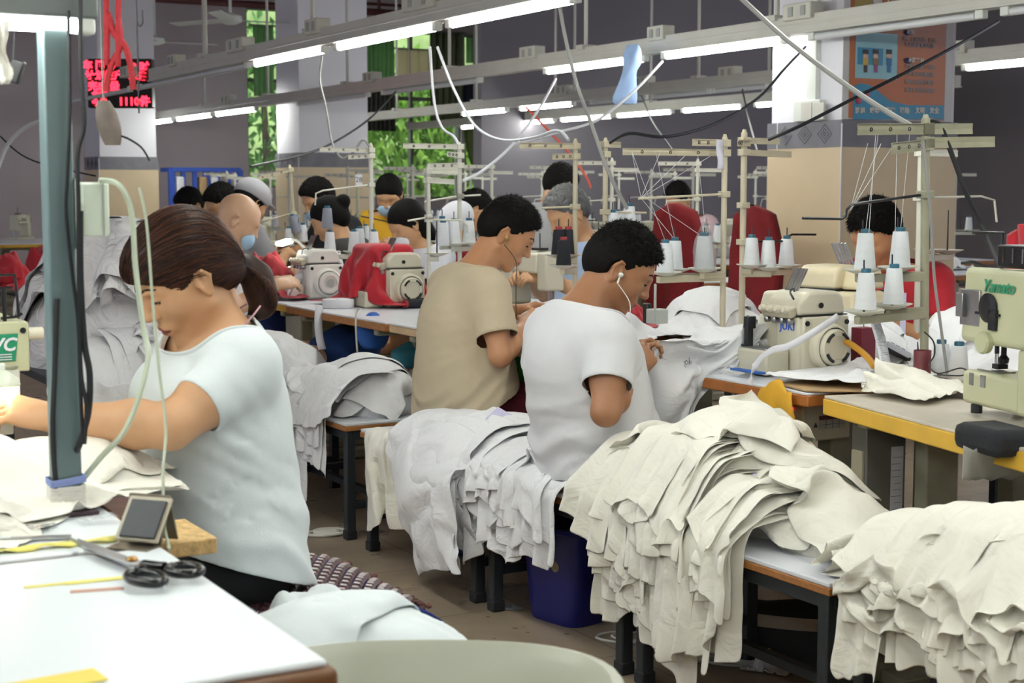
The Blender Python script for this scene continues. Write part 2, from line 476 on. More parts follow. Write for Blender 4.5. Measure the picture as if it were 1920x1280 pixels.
# the pile by the first bench
MO2 = [((.03, -.14, .45), (.17, .24, .19)), ((0, .2, .45), (.16, .24, .11))]
S2 = [cover((.0, .0, .68), .8, .46, PI / 2, 80, 28)] + [cover((.02, -.14 + .1 * k, .80 + .05 * k), .56, .44, PI / 2 + .3 - .3 * k, 90 + k, 26, .35) for k in range(3)]
PILE2, CORE2 = pile_sim('p2', MO2, S2, frames=50, shrink=-.12, bend=.03)
PILE2 = PILE2 + tiers(MO2, -.22, .34, ((3, .22, .28, .2, .3, .0), (4, .28, .36, .18, .26, .012), (4, .36, .44, .2, .28, .022)), 81, amp=.014) + [ruffle(MO2, .0, .17, .12, .004, 95)]
# the pile at the right edge
MO6 = [((.0, .08, .45), (.19, .28, .22)), ((0, -.25, .45), (.19, .25, .2))]
S6 = [cover((.02, -.02, .74), .8, .42, PI / 2, 110, 28), cover((.0, .12, .86), .5, .44, PI / 2 + .4, 126, 26), cover((.02, -.2, .92), .5, .44, PI / 2 - .2, 127, 26)]
PILE6, CORE6 = pile_sim('p6', MO6, S6, bench=(-.205, .205, -.5, .36), frames=52, shrink=-.15, bend=.02)
PILE6 = PILE6 + tiers(MO6, -.30, .40, ((5, .32, .38, .15, .22, .0), (6, .36, .43, .13, .2, .012), (7, .41, .47, .13, .2, .024), (7, .46, .54, .12, .2, .038)), 111) + [ruffle(MO6, -.22, .15, .22, .075, 128, amp=.014), ruffle(MO6, -.36, .15, .27, .07, 129, amp=.014), ruffle(MO6, .30, .12, .28, .01, 130)]
# one garment hanging over the end of a bench
SH, CH = pile_sim('hang', [((.1, 0, .45), (.12, .12, .05))], [sheet(20, 26, .34, .40, (-.10, 0, .54), PI / 2 + .1, pleat=.6, npl=3, seed=140)], frames=50)
# the tall heap behind the post
MOB = [((.02, .0, .62), (.27, .30, .60)), ((.20, -.15, .62), (.2, .28, .26)), ((-.15, .05, .62), (.2, .3, .3))]
SB = [sheet(34, 34, .98, 1.0, (.0, .0, 1.32), .3, pleat=.35, npl=5, seed=150, wav=.12), sheet(30, 30, .8, .8, (-.0, -.12, 1.40), -.2, pleat=.5, npl=5, seed=151, wav=.12), sheet(26, 26, .8, .8, (.05, .15, 1.46), .7, pleat=.5, npl=4, seed=152, wav=.12)]
for k in range(7): SB.append(sheet(16, 22, .34, .58, (.24 + rs.uniform(-.06, .06), -.45 + .12 * k, 1.2 + .03 * k), PI / 2 + rs.uniform(-.4, .4), pleat=.8, npl=3, seed=155 + k))
PILEB, COREB = pile_sim('pB', MOB, SB, bench=(-.36, .36, -.5, .5), top=.62, frames=54, shrink=-.18, bend=.02)
# crumpled lumps used for the work lying about on the tables
LUMPS = []
for k, (r, shr) in enumerate((((.26, .2, .13), -.22), ((.2, .24, .08), -.25), ((.3, .2, .2), -.2))):
    a, b = pile_sim('l%d' % k, [((0, 0, 0), r), ((r[0] * .5, -r[1] * .4, 0), (r[0] * .5, r[1] * .5, r[2] * .8))],
                    [sheet(30, 28, r[0] * 2.9, r[1] * 2.9, (0, 0, r[2] + .05), .3, pleat=.3, npl=3, seed=170 + k, wav=.06), sheet(18, 18, .4, .36, (-.05, .02, r[2] + .1), -.5, pleat=.4, npl=2, seed=180 + k, wav=.05)],
                    bench=(-.8, .8, -.8, .8), top=0, frames=42, shrink=shr)
    LUMPS.append((a, b))
# the cloth in the hands of the man in white: t across, s along, on the table and over its edge
_H = ST(at_t(1238, 655, 2.665)); _E = ST(at_t(1432, 632, 3.02))
def work_sheet(nx=34, ny=40):
    V = []; pins = []
    a = Vector((_H[1], _H[0], _H[2])); b = Vector((_E[1], _E[0], _E[2]))
    for i in range(nx):
        u = i / (nx - 1); e = a.lerp(b, u * 1.12 - .06)
        for j in range(ny):
            v = (j / (ny - 1) - .38) * .86
            if v >= 0: p = e + Vector((v * .93, v * .12, .03 + .10 * math.sin(min(1, v / .3) * PI) + .012 * math.sin(v * 60 + u * 3)))
            else: p = e + Vector((-.02 - .02 * math.sin(u * 14), -.0 + .02 * math.sin(v * 9), v * max(.04, (1 - u) ** .75) * (1.05 + .12 * math.sin(u * 17))))
            V.append(tuple(p))
            if abs(v) < .022 and (u < .09 or u > .93): pins.append((len(V) - 1, 1.0))
    F = [(i * ny + j, (i + 1) * ny + j, (i + 1) * ny + j + 1, i * ny + j + 1) for i in range(nx - 1) for j in range(ny - 1)]
    return (V, F), pins
_ws, _pins = work_sheet()
WORK = drape('work', [_ws], [slab(2.80, 3.5, 2.6, 4.6, .73, .762), mound((3.10, 3.80, .76), (.2, .3, .07), seed=3), mound((3.16, 3.45, .76), (.2, .25, .09), seed=5)], 30, shrink=-.12, bend=.03, pins=_pins)[0]
# the cloth thrown over a machine
REDC = drape('redc', [sheet(30, 32, .62, .70, (.05, .15, .31), .2, pleat=.45, npl=4, seed=201)], [slab(-.02, .17, .03, .24, 0, .25), slab(-.5, .6, -.5, .7, -.03, 0)], 46, shrink=-.12, bend=.03)[0]
# the heap behind the man in white and other flat pieces
FLATC = drape('flatc', [sheet(24, 24, .34, .30, (0, 0, .03), .2, seed=210, wav=.05)], [slab(-.6, .6, -.6, .6, -.03, 0)], 22, shrink=-.03)[0]
FLATC2 = drape('flatc2', [sheet(26, 22, .40, .26, (0, 0, .05), .1, pleat=.5, npl=4, seed=213, wav=.08)], [slab(-.6, .6, -.6, .6, -.03, 0)], 24, shrink=-.08)[0]
YBAG = drape('ybag', [sheet(18, 30, .2, .50, (.01, 0, .02), PI / 2, pleat=.5, npl=2, seed=220)], [slab(0, .5, -.4, .4, -.04, 0)], 34)[0]
# ---------------------------------------------------------------- bodies: one smooth surface grown round a skeleton
class Sdf:
    def __init__(self): self.pr = []
    def rc(self, a, b, ra, rb=None, k=.02, op=1):
        a = np.array(a, float); b = np.array(b, float); rb = ra if rb is None else rb
        self.pr.append(('rc', a, b, ra, rb, k, op, (a + b) / 2, np.linalg.norm(b - a) / 2 + max(ra, rb)))
        return self
    def el(self, c, r, Rm=None, k=.02, op=1):
        c = np.array(c, float); r = np.array(r, float)
        Rm = np.eye(3) if Rm is None else np.array(Rm)
        self.pr.append(('el', c, r, Rm, None, k, op, c, r.max())); return self
    def chain(self, pts, rs, k=.02):
        for i in range(len(pts) - 1): self.rc(pts[i], pts[i + 1], rs[i], rs[i + 1], k)
        return self
    def bounds(self, pad):
        lo = np.min([p[7] - p[8] for p in self.pr if p[6] > 0], axis=0) - pad
        hi = np.max([p[7] + p[8] for p in self.pr if p[6] > 0], axis=0) + pad
        return lo, hi
    def ev(self, P, cull=.05):
        D = np.full(len(P), 9.0)
        if len(P) > 60000:
            for i in range(0, len(P), 40000): D[i:i + 40000] = self.ev(P[i:i + 40000], cull)
            return D
        lo = P.min(0) - cull; hi = P.max(0) + cull
        for kind, a, b, ra, rb, k, op, c, R_ in self.pr:
            if ((c + R_) < lo).any() or ((c - R_) > hi).any(): continue
            q = P - c; ix = np.nonzero(np.einsum('ij,ij->i', q, q) < (R_ + cull) ** 2)[0]
            if not len(ix): continue
            Q = P[ix]
            if kind == 'rc':
                ba = b - a; L2 = max((ba ** 2).sum(), 1e-12); t = np.clip(((Q - a) @ ba) / L2, 0, 1)
                d = np.linalg.norm(Q - a - t[:, None] * ba, axis=1) - (ra + (rb - ra) * t)
                if op == 2: d = np.maximum(d, (Q - b) @ (ba / math.sqrt(L2)) - .012)
            else:
                q = (Q - a) @ ra; r = b
                k0 = np.linalg.norm(q / r, axis=1); k1 = np.linalg.norm(q / (r * r), axis=1)
                d = k0 * (k0 - 1) / np.maximum(k1, 1e-9); d = np.where(k0 < 1e-6, -r.min(), d)
            e = D[ix]
            if op > 0:
                h = np.maximum(k - np.abs(e - d), 0) / k; D[ix] = np.minimum(e, d) - h * h * k * .25
            else:
                h = np.maximum(k - np.abs(e + d), 0) / k; D[ix] = np.maximum(e, -d) + h * h * k * .25
        return D
    def mesh(self, h, proj=2):
        lo, hi = self.bounds(h * 3); c = 4
        n = (np.ceil((hi - lo) / (h * c)).astype(int) + 1)
        C = np.stack(np.meshgrid(*[np.arange(k) for k in n], indexing='ij'), -1).reshape(-1, 3)
        dc = self.ev(lo + (C + .5) * h * c - h * .5, cull=h * c * 2 + .03)
        act = np.abs(dc) < h * c * 1.25
        N = n * c
        D = np.where(dc < 0, -1., 1.).reshape(n).astype(np.float32)
        D = np.repeat(np.repeat(np.repeat(D, c, 0), c, 1), c, 2)
        o = np.stack(np.meshgrid(*[np.arange(c)] * 3, indexing='ij'), -1).reshape(-1, 3)
        A = C[act]
        for i0 in range(0, len(A), 20000):
            I = (A[i0:i0 + 20000, None, :] * c + o[None]).reshape(-1, 3)
            D[I[:, 0], I[:, 1], I[:, 2]] = self.ev(lo + I * h)
        S = D < 0
        cs = np.zeros(N - 1, np.int8)
        for dx in (0, 1):
            for dy in (0, 1):
                for dz in (0, 1): cs += S[dx:N[0] - 1 + dx, dy:N[1] - 1 + dy, dz:N[2] - 1 + dz]
        cells = np.argwhere((cs > 0) & (cs < 8))
        idx = np.full(N - 1, -1, np.int32); idx[cells[:, 0], cells[:, 1], cells[:, 2]] = np.arange(len(cells))
        acc = np.zeros((len(cells), 3)); cnt = np.zeros(len(cells))
        co = [(0, 0, 0), (1, 0, 0), (0, 1, 0), (1, 1, 0), (0, 0, 1), (1, 0, 1), (0, 1, 1), (1, 1, 1)]
        for p, q in ((0, 1), (2, 3), (4, 5), (6, 7), (0, 2), (1, 3), (4, 6), (5, 7), (0, 4), (1, 5), (2, 6), (3, 7)):
            ca = cells + co[p]; cb = cells + co[q]
            da = D[ca[:, 0], ca[:, 1], ca[:, 2]]; db = D[cb[:, 0], cb[:, 1], cb[:, 2]]
            m = (da < 0) != (db < 0); t = np.where(m, da / np.where(m, da - db, 1), 0)
            acc[m] += (ca + (cb - ca) * t[:, None])[m]; cnt[m] += 1
        V = lo + acc / cnt[:, None] * h
        Fq = []
        for ax in range(3):
            sl0 = [slice(None)] * 3; sl1 = [slice(None)] * 3; sl0[ax] = slice(0, -1); sl1[ax] = slice(1, None)
            a = S[tuple(sl0)]; b = S[tuple(sl1)]
            E = np.argwhere(a != b); u, v = [x for x in range(3) if x != ax]
            E = E[(E[:, u] > 0) & (E[:, v] > 0) & (E[:, u] < N[u] - 1) & (E[:, v] < N[v] - 1)]
            fl = a[E[:, 0], E[:, 1], E[:, 2]]
            def ci(du, dv):
                q = E.copy(); q[:, u] += du; q[:, v] += dv; return idx[q[:, 0], q[:, 1], q[:, 2]]
            q = np.stack([ci(-1, -1), ci(0, -1), ci(0, 0), ci(-1, 0)], 1)
            if ax == 1: fl = ~fl
            q[~fl] = q[~fl][:, ::-1]; Fq.append(q)
        Fq = np.concatenate(Fq); Fq = Fq[(Fq >= 0).all(1)]
        for _ in range(proj):
            g = np.stack([self.ev(V + e) - self.ev(V - e) for e in np.eye(3) * h * .3], 1)
            gl = np.linalg.norm(g, axis=1, keepdims=True); g /= np.maximum(gl, 1e-9)
            st = np.clip(self.ev(V), -h * .5, h * .5); V = V - g * st[:, None] * .9
        return V, Fq

def np_mesh(V, F, name='mesh', smooth=True):
    me = bpy.data.meshes.new(name); me.vertices.add(len(V)); me.vertices.foreach_set('co', np.asarray(V, np.float32).ravel())
    F = np.asarray(F, np.int32); k = F.shape[1]
    me.loops.add(F.size); me.loops.foreach_set('vertex_index', F.ravel())
    me.polygons.add(len(F)); me.polygons.foreach_set('loop_start', np.arange(0, F.size, k, dtype=np.int32))
    try: me.polygons.foreach_set('loop_total', np.full(len(F), k, np.int32))
    except Exception: pass
    me.update(calc_edges=True); me.validate()
    if smooth: me.polygons.foreach_set('use_smooth', [True] * len(me.polygons))
    return me

def keep_biggest(V, F):
    """drop stray crumbs: keep the largest connected surface"""
    lab = np.arange(len(V))
    while True:
        m = lab[F].min(1); new = lab.copy(); np.minimum.at(new, F.ravel(), np.repeat(m, F.shape[1])); new = new[new]
        if (new == lab).all(): break
        lab = new
    u, c = np.unique(lab, return_counts=True); k = lab == u[c.argmax()]
    mp = np.cumsum(k) - 1; return V[k], mp[F[k[F].all(1)]]

def Rz(a): c, s = math.cos(a), math.sin(a); return np.array([[c, -s, 0], [s, c, 0], [0, 0, 1.]])
def Ry(a): c, s = math.cos(a), math.sin(a); return np.array([[c, 0, s], [0, 1., 0], [-s, 0, c]])
def Rx(a): c, s = math.cos(a), math.sin(a); return np.array([[1., 0, 0], [0, c, -s], [0, s, c]])

def head_prims(S, c, Rm, sc=1.0, neck=None, fem=False, eyes=True):
    """head frame: x forward, y left, z up, origin between the ears"""
    c = np.array(c, float)
    def p(x, y, z): return c + Rm @ (np.array([x, y, z]) * sc)
    def el(x, y, z, r, k=.015, Q=None, op=1): S.el(p(x, y, z), np.array(r) * sc, Rm if Q is None else Rm @ Q, k, op)
    def rc(a, b, ra, rb, k=.015, op=1): S.rc(p(*a), p(*b), ra * sc, rb * sc, k, op)
    el(-.012, 0, .036, (.096, .076, .086))
    el(.036, 0, .012, (.058, .066, .085), .03)
    el(.040, 0, -.030, (.052, .058, .062), .02)
    for s in (-1, 1):
        rc((.004, s * .052, -.052), (.066, s * .014, -.098), .020, .018, .03)
        el(.052, s * .040, -.018, (.030, .022, .026), .025)
        rc((.087, s * .010, .028), (.068, s * .046, .030), .011, .010, .02)
    el(.072, 0, -.099, (.018, .018, .016), .02)
    if eyes:
        for s in (-1, 1): el(.099, s * .031, .010, (.014, .017, .012), .012, op=-1)
    rc((.092, 0, .022), (.108, 0, -.018), .008, .0105, .012)
    el(.110, 0, -.022, (.012, .012, .010), .008)
    for s in (-1, 1): el(.099, s * .012, -.026, (.010, .008, .008), .006)
    el(.086, 0, -.060, (.015, .030, .018), .02)
    if eyes:
        for s in (-1, 1):
            el(.0775, s * .031, .008, (.0125, .0155, .0115), .004)
            rc((.0905, s * .020, .0045), (.084, s * .044, .0045), .0016, .0016, .002, -1)
        el(.0985, 0, -.0575, (.008, .022, .0062), .006); el(.0965, 0, -.0695, (.0085, .018, .0068), .006)
        rc((.1055, -.008, -.0632), (.1055, .008, -.0632), .0016, .0016, .003, -1)
        rc((.1055, .006, -.0632), (.094, .023, -.0645), .0016, .0016, .003, -1); rc((.1055, -.006, -.0632), (.094, -.023, -.0645), .0016, .0016, .003, -1)
        for s in (-1, 1): el(.1045, s * .0065, -.0325, (.004, .0035, .003), .003, op=-1)
    for s in (-1, 1):
        Q = Rz(s * .35) @ Ry(-.22)
        el(-.010, s * .0745, -.004, (.018, .0075, .031), .006, Q)
        el(-.002, s * .0825, .002, (.009, .006, .017), .004, Q, -1)
        rc((-.012, s * .085, .022), (-.023, s * .084, .002), .0042, .004, .004); rc((-.012, s * .085, .022), (.001, s * .078, .022), .0042, .0035, .004)
        rc((-.023, s * .084, .002), (-.014, s * .080, -.022), .004, .0042, .004)
        el(-.006, s * .077, -.030, (.008, .0055, .008), .005)
        el(.006, s * .0745, -.004, (.005, .005, .008), .004)
    if neck is not None:
        nb, rn = neck
        S.rc(nb, p(-.022, 0, -.030), rn * 1.12, rn, .035)
        S.rc(nb, p(.018, 0, -.062), rn * .8, rn * .62, .03)
    return p

def hand_prims(S, w, d, n, side, curl=(.5, .6, .6, .65), thumb=.5, sc=1.0, spread=.10, tdir=None):
    """w wrist, d towards the knuckles, n out of the back of the hand; side +1 left / -1 right"""
    w = np.array(w, float); d = np.array(d, float); d /= np.linalg.norm(d); n = np.array(n, float); n -= d * (n @ d); n /= np.linalg.norm(n)
    x = np.cross(d, n) * (side)              # towards the thumb
    def p(a, b, e): return w + (d * a + x * b + n * e) * sc
    S.rc(w, p(.035, 0, 0), .024 * sc, .024 * sc, .02)
    for b in (-.027, -.009, .009, .027): S.rc(p(.012, b * .6, 0), p(.085 - abs(b - .009) * .25, b, .002), .0135 * sc, .0115 * sc, .012)
    S.el(p(.05, 0, -.004), np.array([.042, .036, .014]) * sc, np.stack([d, x, n], 1), .012)
    S.rc(p(.018, .02, -.008), p(.045, .030, -.010), .016 * sc, .014 * sc, .012)
    for i, (b, L, r) in enumerate(((.0275, .070, .0086), (.0092, .078, .0088), (-.0092, .072, .0084), (-.0268, .056, .0075))):
        q = p(.085 - abs(b - .009) * .25, b, .002); a = 0.0; c = curl[i]; f = (b / .027) * spread
        for j, (fr, cc) in enumerate(((.44, .8), (.31, 1.25), (.25, .8))):
            a += c * cc
            dv = d * math.cos(a) - n * math.sin(a) + x * f * math.cos(a); dv /= np.linalg.norm(dv)
            q2 = q + dv * L * fr * sc
            S.rc(q, q2, r * (1.05 - .08 * j) * sc, r * (.98 - .1 * j) * sc, .004); q = q2
    t0 = p(.028, .028, -.010); td = d * .72 + x * (.62 if tdir is None else tdir) - n * thumb; td /= np.linalg.norm(td)
    t1 = t0 + td * .040 * sc; td2 = d * .9 + x * .12 - n * (thumb + .1); td2 /= np.linalg.norm(td2); t2 = t1 + td2 * .033 * sc; t3 = t2 + (td2 * .8 + d * .2) * .024 * sc
    S.rc(t0, t1, .0135 * sc, .0105 * sc, .01); S.rc(t1, t2, .0103 * sc, .0092 * sc, .004); S.rc(t2, t3, .0092 * sc, .0078 * sc, .004)

def lerp(a, b, t): return np.array(a, float) * (1 - t) + np.array(b, float) * t

def body(J, hands=True, eyes=True, infl=0.0, wide=1.0, fem=False, legs=True, head=True, arms=True, feet=True):
    """J: joints in the person's frame (x forward, y left, z up)"""
    S = Sdf(); g = infl
    pel, wai, che, upp, nb = [np.array(J[k], float) for k in ('pelvis', 'waist', 'chest', 'upper', 'neck')]
    def seg(a, b): d = np.array(b) - np.array(a); return math.atan2(d[0], d[2])
    t1 = Ry(seg(pel, wai)); t2 = Ry(seg(wai, che)); t3 = Ry(seg(che, upp))
    S.el(pel, np.array([.115, .165 * wide, .11]) + g, None, .04)
    S.el(lerp(pel, wai, .6), np.array([.108 * J.get('belly', 1), .142 * wide, .12]) + g, t1, .06)
    S.el(lerp(wai, che, .4), np.array([.105, .140 * wide, .12]) + g, t2, .06)
    S.el(che, np.array([.112, .152 * wide, .125]) + g, t2, .06)
    S.el(lerp(che, upp, .75), np.array([.095, .150 * wide, .085]) + g, t3, .05)
    if fem:
        for s in (-1, 1): S.el(che + t2 @ np.array([.085, s * .065, .02]), np.array([.055, .058, .055]) + g, None, .04)
    for s, sd in ((1, 'L'), (-1, 'R')):
        sh = np.array(J['sh' + sd], float); el = np.array(J['el' + sd], float); wr = np.array(J['wr' + sd], float)
        S.rc(nb + np.array([-.015, s * .03, -.015]), sh + np.array([0, -s * .01, .012]), .042 + g, .040 + g, .05)
        S.el(lerp(sh, upp, .25), np.array([.062, .06, .06]) + g, None, .04)
        if arms:
            ak = J.get('armk', 1); S.rc(sh, lerp(sh, el, .5), .050 * ak + g, .047 * ak + g, .03); S.rc(lerp(sh, el, .5), el, .047 * ak + g, .039 * ak + g, .03)
            if arms != 'upper':
                S.rc(el, lerp(el, wr, .3), .037 * ak, .041 * ak, .02); S.rc(lerp(el, wr, .3), wr, .041 * ak, .026, .02)
                if hands and 'hd' + sd in J:
                    hd = J['hd' + sd]; hand_prims(S, wr, hd[0], hd[1], s, *(hd[2:]))
                elif hands: S.rc(wr, lerp(wr, el, -.35), .028, .024, .02)
        if legs:
            hp = pel + np.array([.02, s * .085, -.03]); kn = np.array(J['kn' + sd], float); an = np.array(J['an' + sd], float)
            S.rc(hp, kn, .088 + g, .058 + g, .05); S.rc(kn, lerp(kn, an, .35), .056 + g, .056 + g, .03); S.rc(lerp(kn, an, .35), an, .056 + g, .040 + g, .03)
            S.el(hp + np.array([-.05, 0, .0]), np.array([.085, .085, .085]) + g, None, .04)
            if feet: S.rc(an + np.array([-.02, 0, -.05]), an + np.array([.14, 0, -.065]), .036, .030, .03)
    if head: S.hp = head_prims(S, J['head'], J['headR'], J.get('hsc', 1.0), (nb + np.array([0, 0, .0]), J.get('nr', .054)), fem, eyes)
    return S
# ---------------------------------------------------------------- camera, world, sun
cam = bpy.data.objects.new('camera', bpy.data.cameras.new('camera')); COL.objects.link(cam)
cam.location = (0, 0, H); cam.rotation_euler = (PI / 2 - TH, 0, 0)
cam.data.sensor_width = 36; cam.data.lens = FPX / 1920 * 36; cam.data.clip_start = .05; cam.data.clip_end = 200
cam.data.dof.use_dof = True; cam.data.dof.focus_distance = 4.7; cam.data.dof.aperture_fstop = 7.1
SC.camera = cam
wd = bpy.data.worlds.new('daylight'); SC.world = wd; wd.use_nodes = True
_n = wd.node_tree; _bg = _n.nodes['Background']; _bg.inputs[0].default_value = (.80, .86, 1.0, 1); _bg.inputs[1].default_value = 1.0
sun = bpy.data.objects.new('sun', bpy.data.lights.new('sun', 'SUN')); COL.objects.link(sun)
sun.data.energy = 2.4; sun.data.angle = R(8); sun.rotation_euler = (R(38), 0, PSI + R(20))
vs_ = SC.view_settings; vs_.view_transform = 'Standard'; vs_.look = 'None'; vs_.exposure = 0.28; vs_.gamma = 1.0; vs_.use_curve_mapping = False
MROW = Matrix.Rotation(PSI, 4, 'Z')          # (t, s, z) -> world

def rowmb():
    m = MB(); m.M = MROW.copy(); return m

# ---------------------------------------------------------------- the hall
def floor_mat():
    m = bpy.data.materials.new('worn_tile_floor'); m.use_nodes = True; nt = m.node_tree; b = nt.nodes['Principled BSDF']
    tc = nt.nodes.new('ShaderNodeTexCoord'); mp = nt.nodes.new('ShaderNodeMapping'); mp.inputs['Rotation'].default_value = (0, 0, -PSI)
    nt.links.new(tc.outputs['Object'], mp.inputs['Vector'])
    br = nt.nodes.new('ShaderNodeTexBrick'); br.offset = 0; br.inputs['Scale'].default_value = 1.0
    br.inputs['Brick Width'].default_value = .6; br.inputs['Row Height'].default_value = .6; br.inputs['Mortar Size'].default_value = .0022
    br.inputs['Color1'].default_value = lin('#a3927c'); br.inputs['Color2'].default_value = lin('#998a78'); br.inputs['Mortar'].default_value = lin('#5f554b')
    nt.links.new(mp.outputs['Vector'], br.inputs['Vector'])
    n = nt.nodes.new('ShaderNodeTexNoise'); n.inputs['Scale'].default_value = 3.0; n.inputs['Detail'].default_value = 6; nt.links.new(tc.outputs['Object'], n.inputs['Vector'])
    r = nt.nodes.new('ShaderNodeMapRange'); r.inputs[1].default_value = .3; r.inputs[2].default_value = .7; r.inputs[3].default_value = .78; r.inputs[4].default_value = 1.14
    nt.links.new(n.outputs['Fac'], r.inputs[0])
    mx = nt.nodes.new('ShaderNodeVectorMath'); mx.operation = 'SCALE'; nt.links.new(br.outputs['Color'], mx.inputs[0]); nt.links.new(r.outputs[0], mx.inputs['Scale'])
    nt.links.new(mx.outputs[0], b.inputs['Base Color'])
    n2 = nt.nodes.new('ShaderNodeTexNoise'); n2.inputs['Scale'].default_value = 11; n2.inputs['Detail'].default_value = 5; nt.links.new(tc.outputs['Object'], n2.inputs['Vector'])
    r2 = nt.nodes.new('ShaderNodeMapRange'); r2.inputs[3].default_value = .16; r2.inputs[4].default_value = .5; nt.links.new(n2.outputs['Fac'], r2.inputs[0])
    nt.links.new(r2.outputs[0], b.inputs['Roughness'])
    return m

def tile_mat(name, c1, mort, w, h, rough=.3):
    m = bpy.data.materials.new(name); m.use_nodes = True; nt = m.node_tree; b = nt.nodes['Principled BSDF']
    b.inputs['Base Color'].default_value = lin(c1); b.inputs['Roughness'].default_value = rough
    return m

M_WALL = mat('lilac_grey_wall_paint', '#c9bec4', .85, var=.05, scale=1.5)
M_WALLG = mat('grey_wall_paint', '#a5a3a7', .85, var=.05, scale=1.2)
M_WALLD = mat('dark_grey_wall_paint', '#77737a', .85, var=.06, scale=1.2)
M_PIL = mat('white_wall_paint', '#e6e4ec', .7, var=.03, scale=2)
M_TILE = mat('beige_wall_tile', '#dcc7a6', .35, var=.06, scale=3)
M_BAND = mat('slate_border_tile', '#77757e', .4, var=.15, scale=10)
M_GROUT = mat('pale_grout', '#cfc8bc', .8, var=.04)
M_CEIL = mat('grey_ceiling_paint', '#c4bec0', .9, var=.05, scale=1)
M_FRAME = mat('aluminium_window_frame', '#8f9290', .45, metal=.4, var=.06)
M_GLASS = mat('window_glass', '#eef6f2', .05, var=0, alpha=.08)

struct('floor', rowmb().add([(-9, -6, 0), (16, -6, 0), (16, 26, 0), (-9, 26, 0)], [(0, 1, 2, 3)]), floor_mat())
struct('ceiling', rowmb().box((3.5, 7, 4.35), (25, 27, .1)), M_CEIL)
SW = 20.0
def tpx(px): return ST(at_s(px, 300, SW))[1]
def zpx(px, py): return at_s(px, py, SW)[2]
HOLES = [(tpx(466), tpx(552), zpx(510, 352), 3.75), (tpx(682), tpx(866), zpx(780, 372), 3.55), (tpx(872), tpx(1003), zpx(930, 372), 3.55)]
mb = rowmb(); ts = -9.0
def wseg(a, b, z0, z1, m): 
    if b - a > .01 and z1 - z0 > .01: m.box(((a + b) / 2, SW + .12, (z0 + z1) / 2), (b - a, .24, z1 - z0))
for a, b, z0, z1 in HOLES:
    wseg(ts, a, 0, 4.3, mb); wseg(a, b, 0, z0, mb); wseg(a, b, z1, 4.3, mb); ts = b
TSPLIT = tpx(1025)
wseg(ts, TSPLIT, 0, 4.3, mb)
struct('wall_back', mb, M_WALL)
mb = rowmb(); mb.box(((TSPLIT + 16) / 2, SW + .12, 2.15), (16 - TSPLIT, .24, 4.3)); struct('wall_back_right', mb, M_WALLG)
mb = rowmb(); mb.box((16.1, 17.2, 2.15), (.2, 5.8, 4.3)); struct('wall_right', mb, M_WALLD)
mb = rowmb(); mb.box((3.5, -5.6, 2.15), (25, .2, 4.3)); struct('wall_front_light_block', mb, M_WALL)  # unseen wall behind the camera, added to cut ambient light from there
mb = rowmb(); mb.box((-8.6, -.2, 2.15), (.2, 10.6, 4.3)); struct('wall_left_light_block', mb, M_WALL)  # unseen wall piece, added to keep side daylight off the foreground
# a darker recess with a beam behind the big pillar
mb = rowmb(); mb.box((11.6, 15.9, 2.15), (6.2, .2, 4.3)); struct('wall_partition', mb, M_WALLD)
for i, (a, b, z0, z1) in enumerate(HOLES):
    fr = rowmb(); w = .05
    for x in (a, b): fr.box((x, SW + .1, (z0 + z1) / 2), (w, .1, z1 - z0))
    for z in (z0, z1, z0 + (z1 - z0) * .60): fr.box(((a + b) / 2, SW + .1, z), (b - a, .1, w))
    n = max(1, round((b - a) / .62))
    for k in range(1, n): fr.box((a + (b - a) * k / n, SW + .1, (z0 + z1) / 2), (w * .8, .09, z1 - z0))
    f = struct('window_%d' % (i + 1), fr, M_FRAME)
    g = rowmb(); g.box(((a + b) / 2, SW + .12, (z0 + z1) / 2), (b - a - .04, .006, z1 - z0 - .04))
    obj('pane', g, M_GLASS, f)
for i, (x0, x1, z) in enumerate(((-9, 11, 3.72), (-9, 11, 2.98))):
    pass
# baseboard
mb = rowmb(); mb.box((1, SW - .015, .06), (16, .03, .12)); struct('baseboard_back', mb, M_BAND)

def pillar(name, t0, s0, w, d, tiled=True):
    """corner nearest the camera at (t0, s0): w along t, d along s"""
    mb = rowmb(); mb.box((t0 + w / 2, s0 + d / 2, 2.15), (w, d, 4.3)); p = struct(name, mb, M_PIL)
    if tiled:
        m = rowmb(); m.box((t0 + w / 2, s0 + d / 2, .77), (w + .03, d + .03, 1.54)); obj('tile_cladding', m, M_TILE, p)
        m = rowmb(); m.box((t0 + w / 2, s0 + d / 2, 1.61), (w + .034, d + .034, .14)); b = obj('border_tile', m, M_BAND, p)
        m = rowmb()
        for k in range(3):
            x = t0 - .018; y = s0 + d * (.2 + .28 * k)
            for q in (.055, .032, .012):
                m.tube([(x, y - q, 1.61), (x, y, 1.61 + q * .9), (x, y + q, 1.61), (x, y, 1.61 - q * .9)], .0016, 4, close=True)
        obj('diamond_relief', m, mat('grey_relief', '#5c5a62', .5), b)
        m = rowmb()
        m.box((t0 - .016, s0 + d * .88, 1.61), (.003, .006, .14)); m.box((t0 - .018, s0 - .018, .83), (.006, .006, 1.66))
        obj('grout_line', m, M_PIL, p)
    return p
TPA = 5.42
PILA = pillar('pillar', TPA, ST(at_t(1578, 300, TPA))[0], .78, .57)
pillar('pillar.001', 5.6, ST(at_t(562, 300, 5.6))[0], .72, .6)
pillar('pillar.002', ST(at_y(180, 300, 17))[1] + .0, ST(at_y(240, 300, 17))[0], .62, .6)
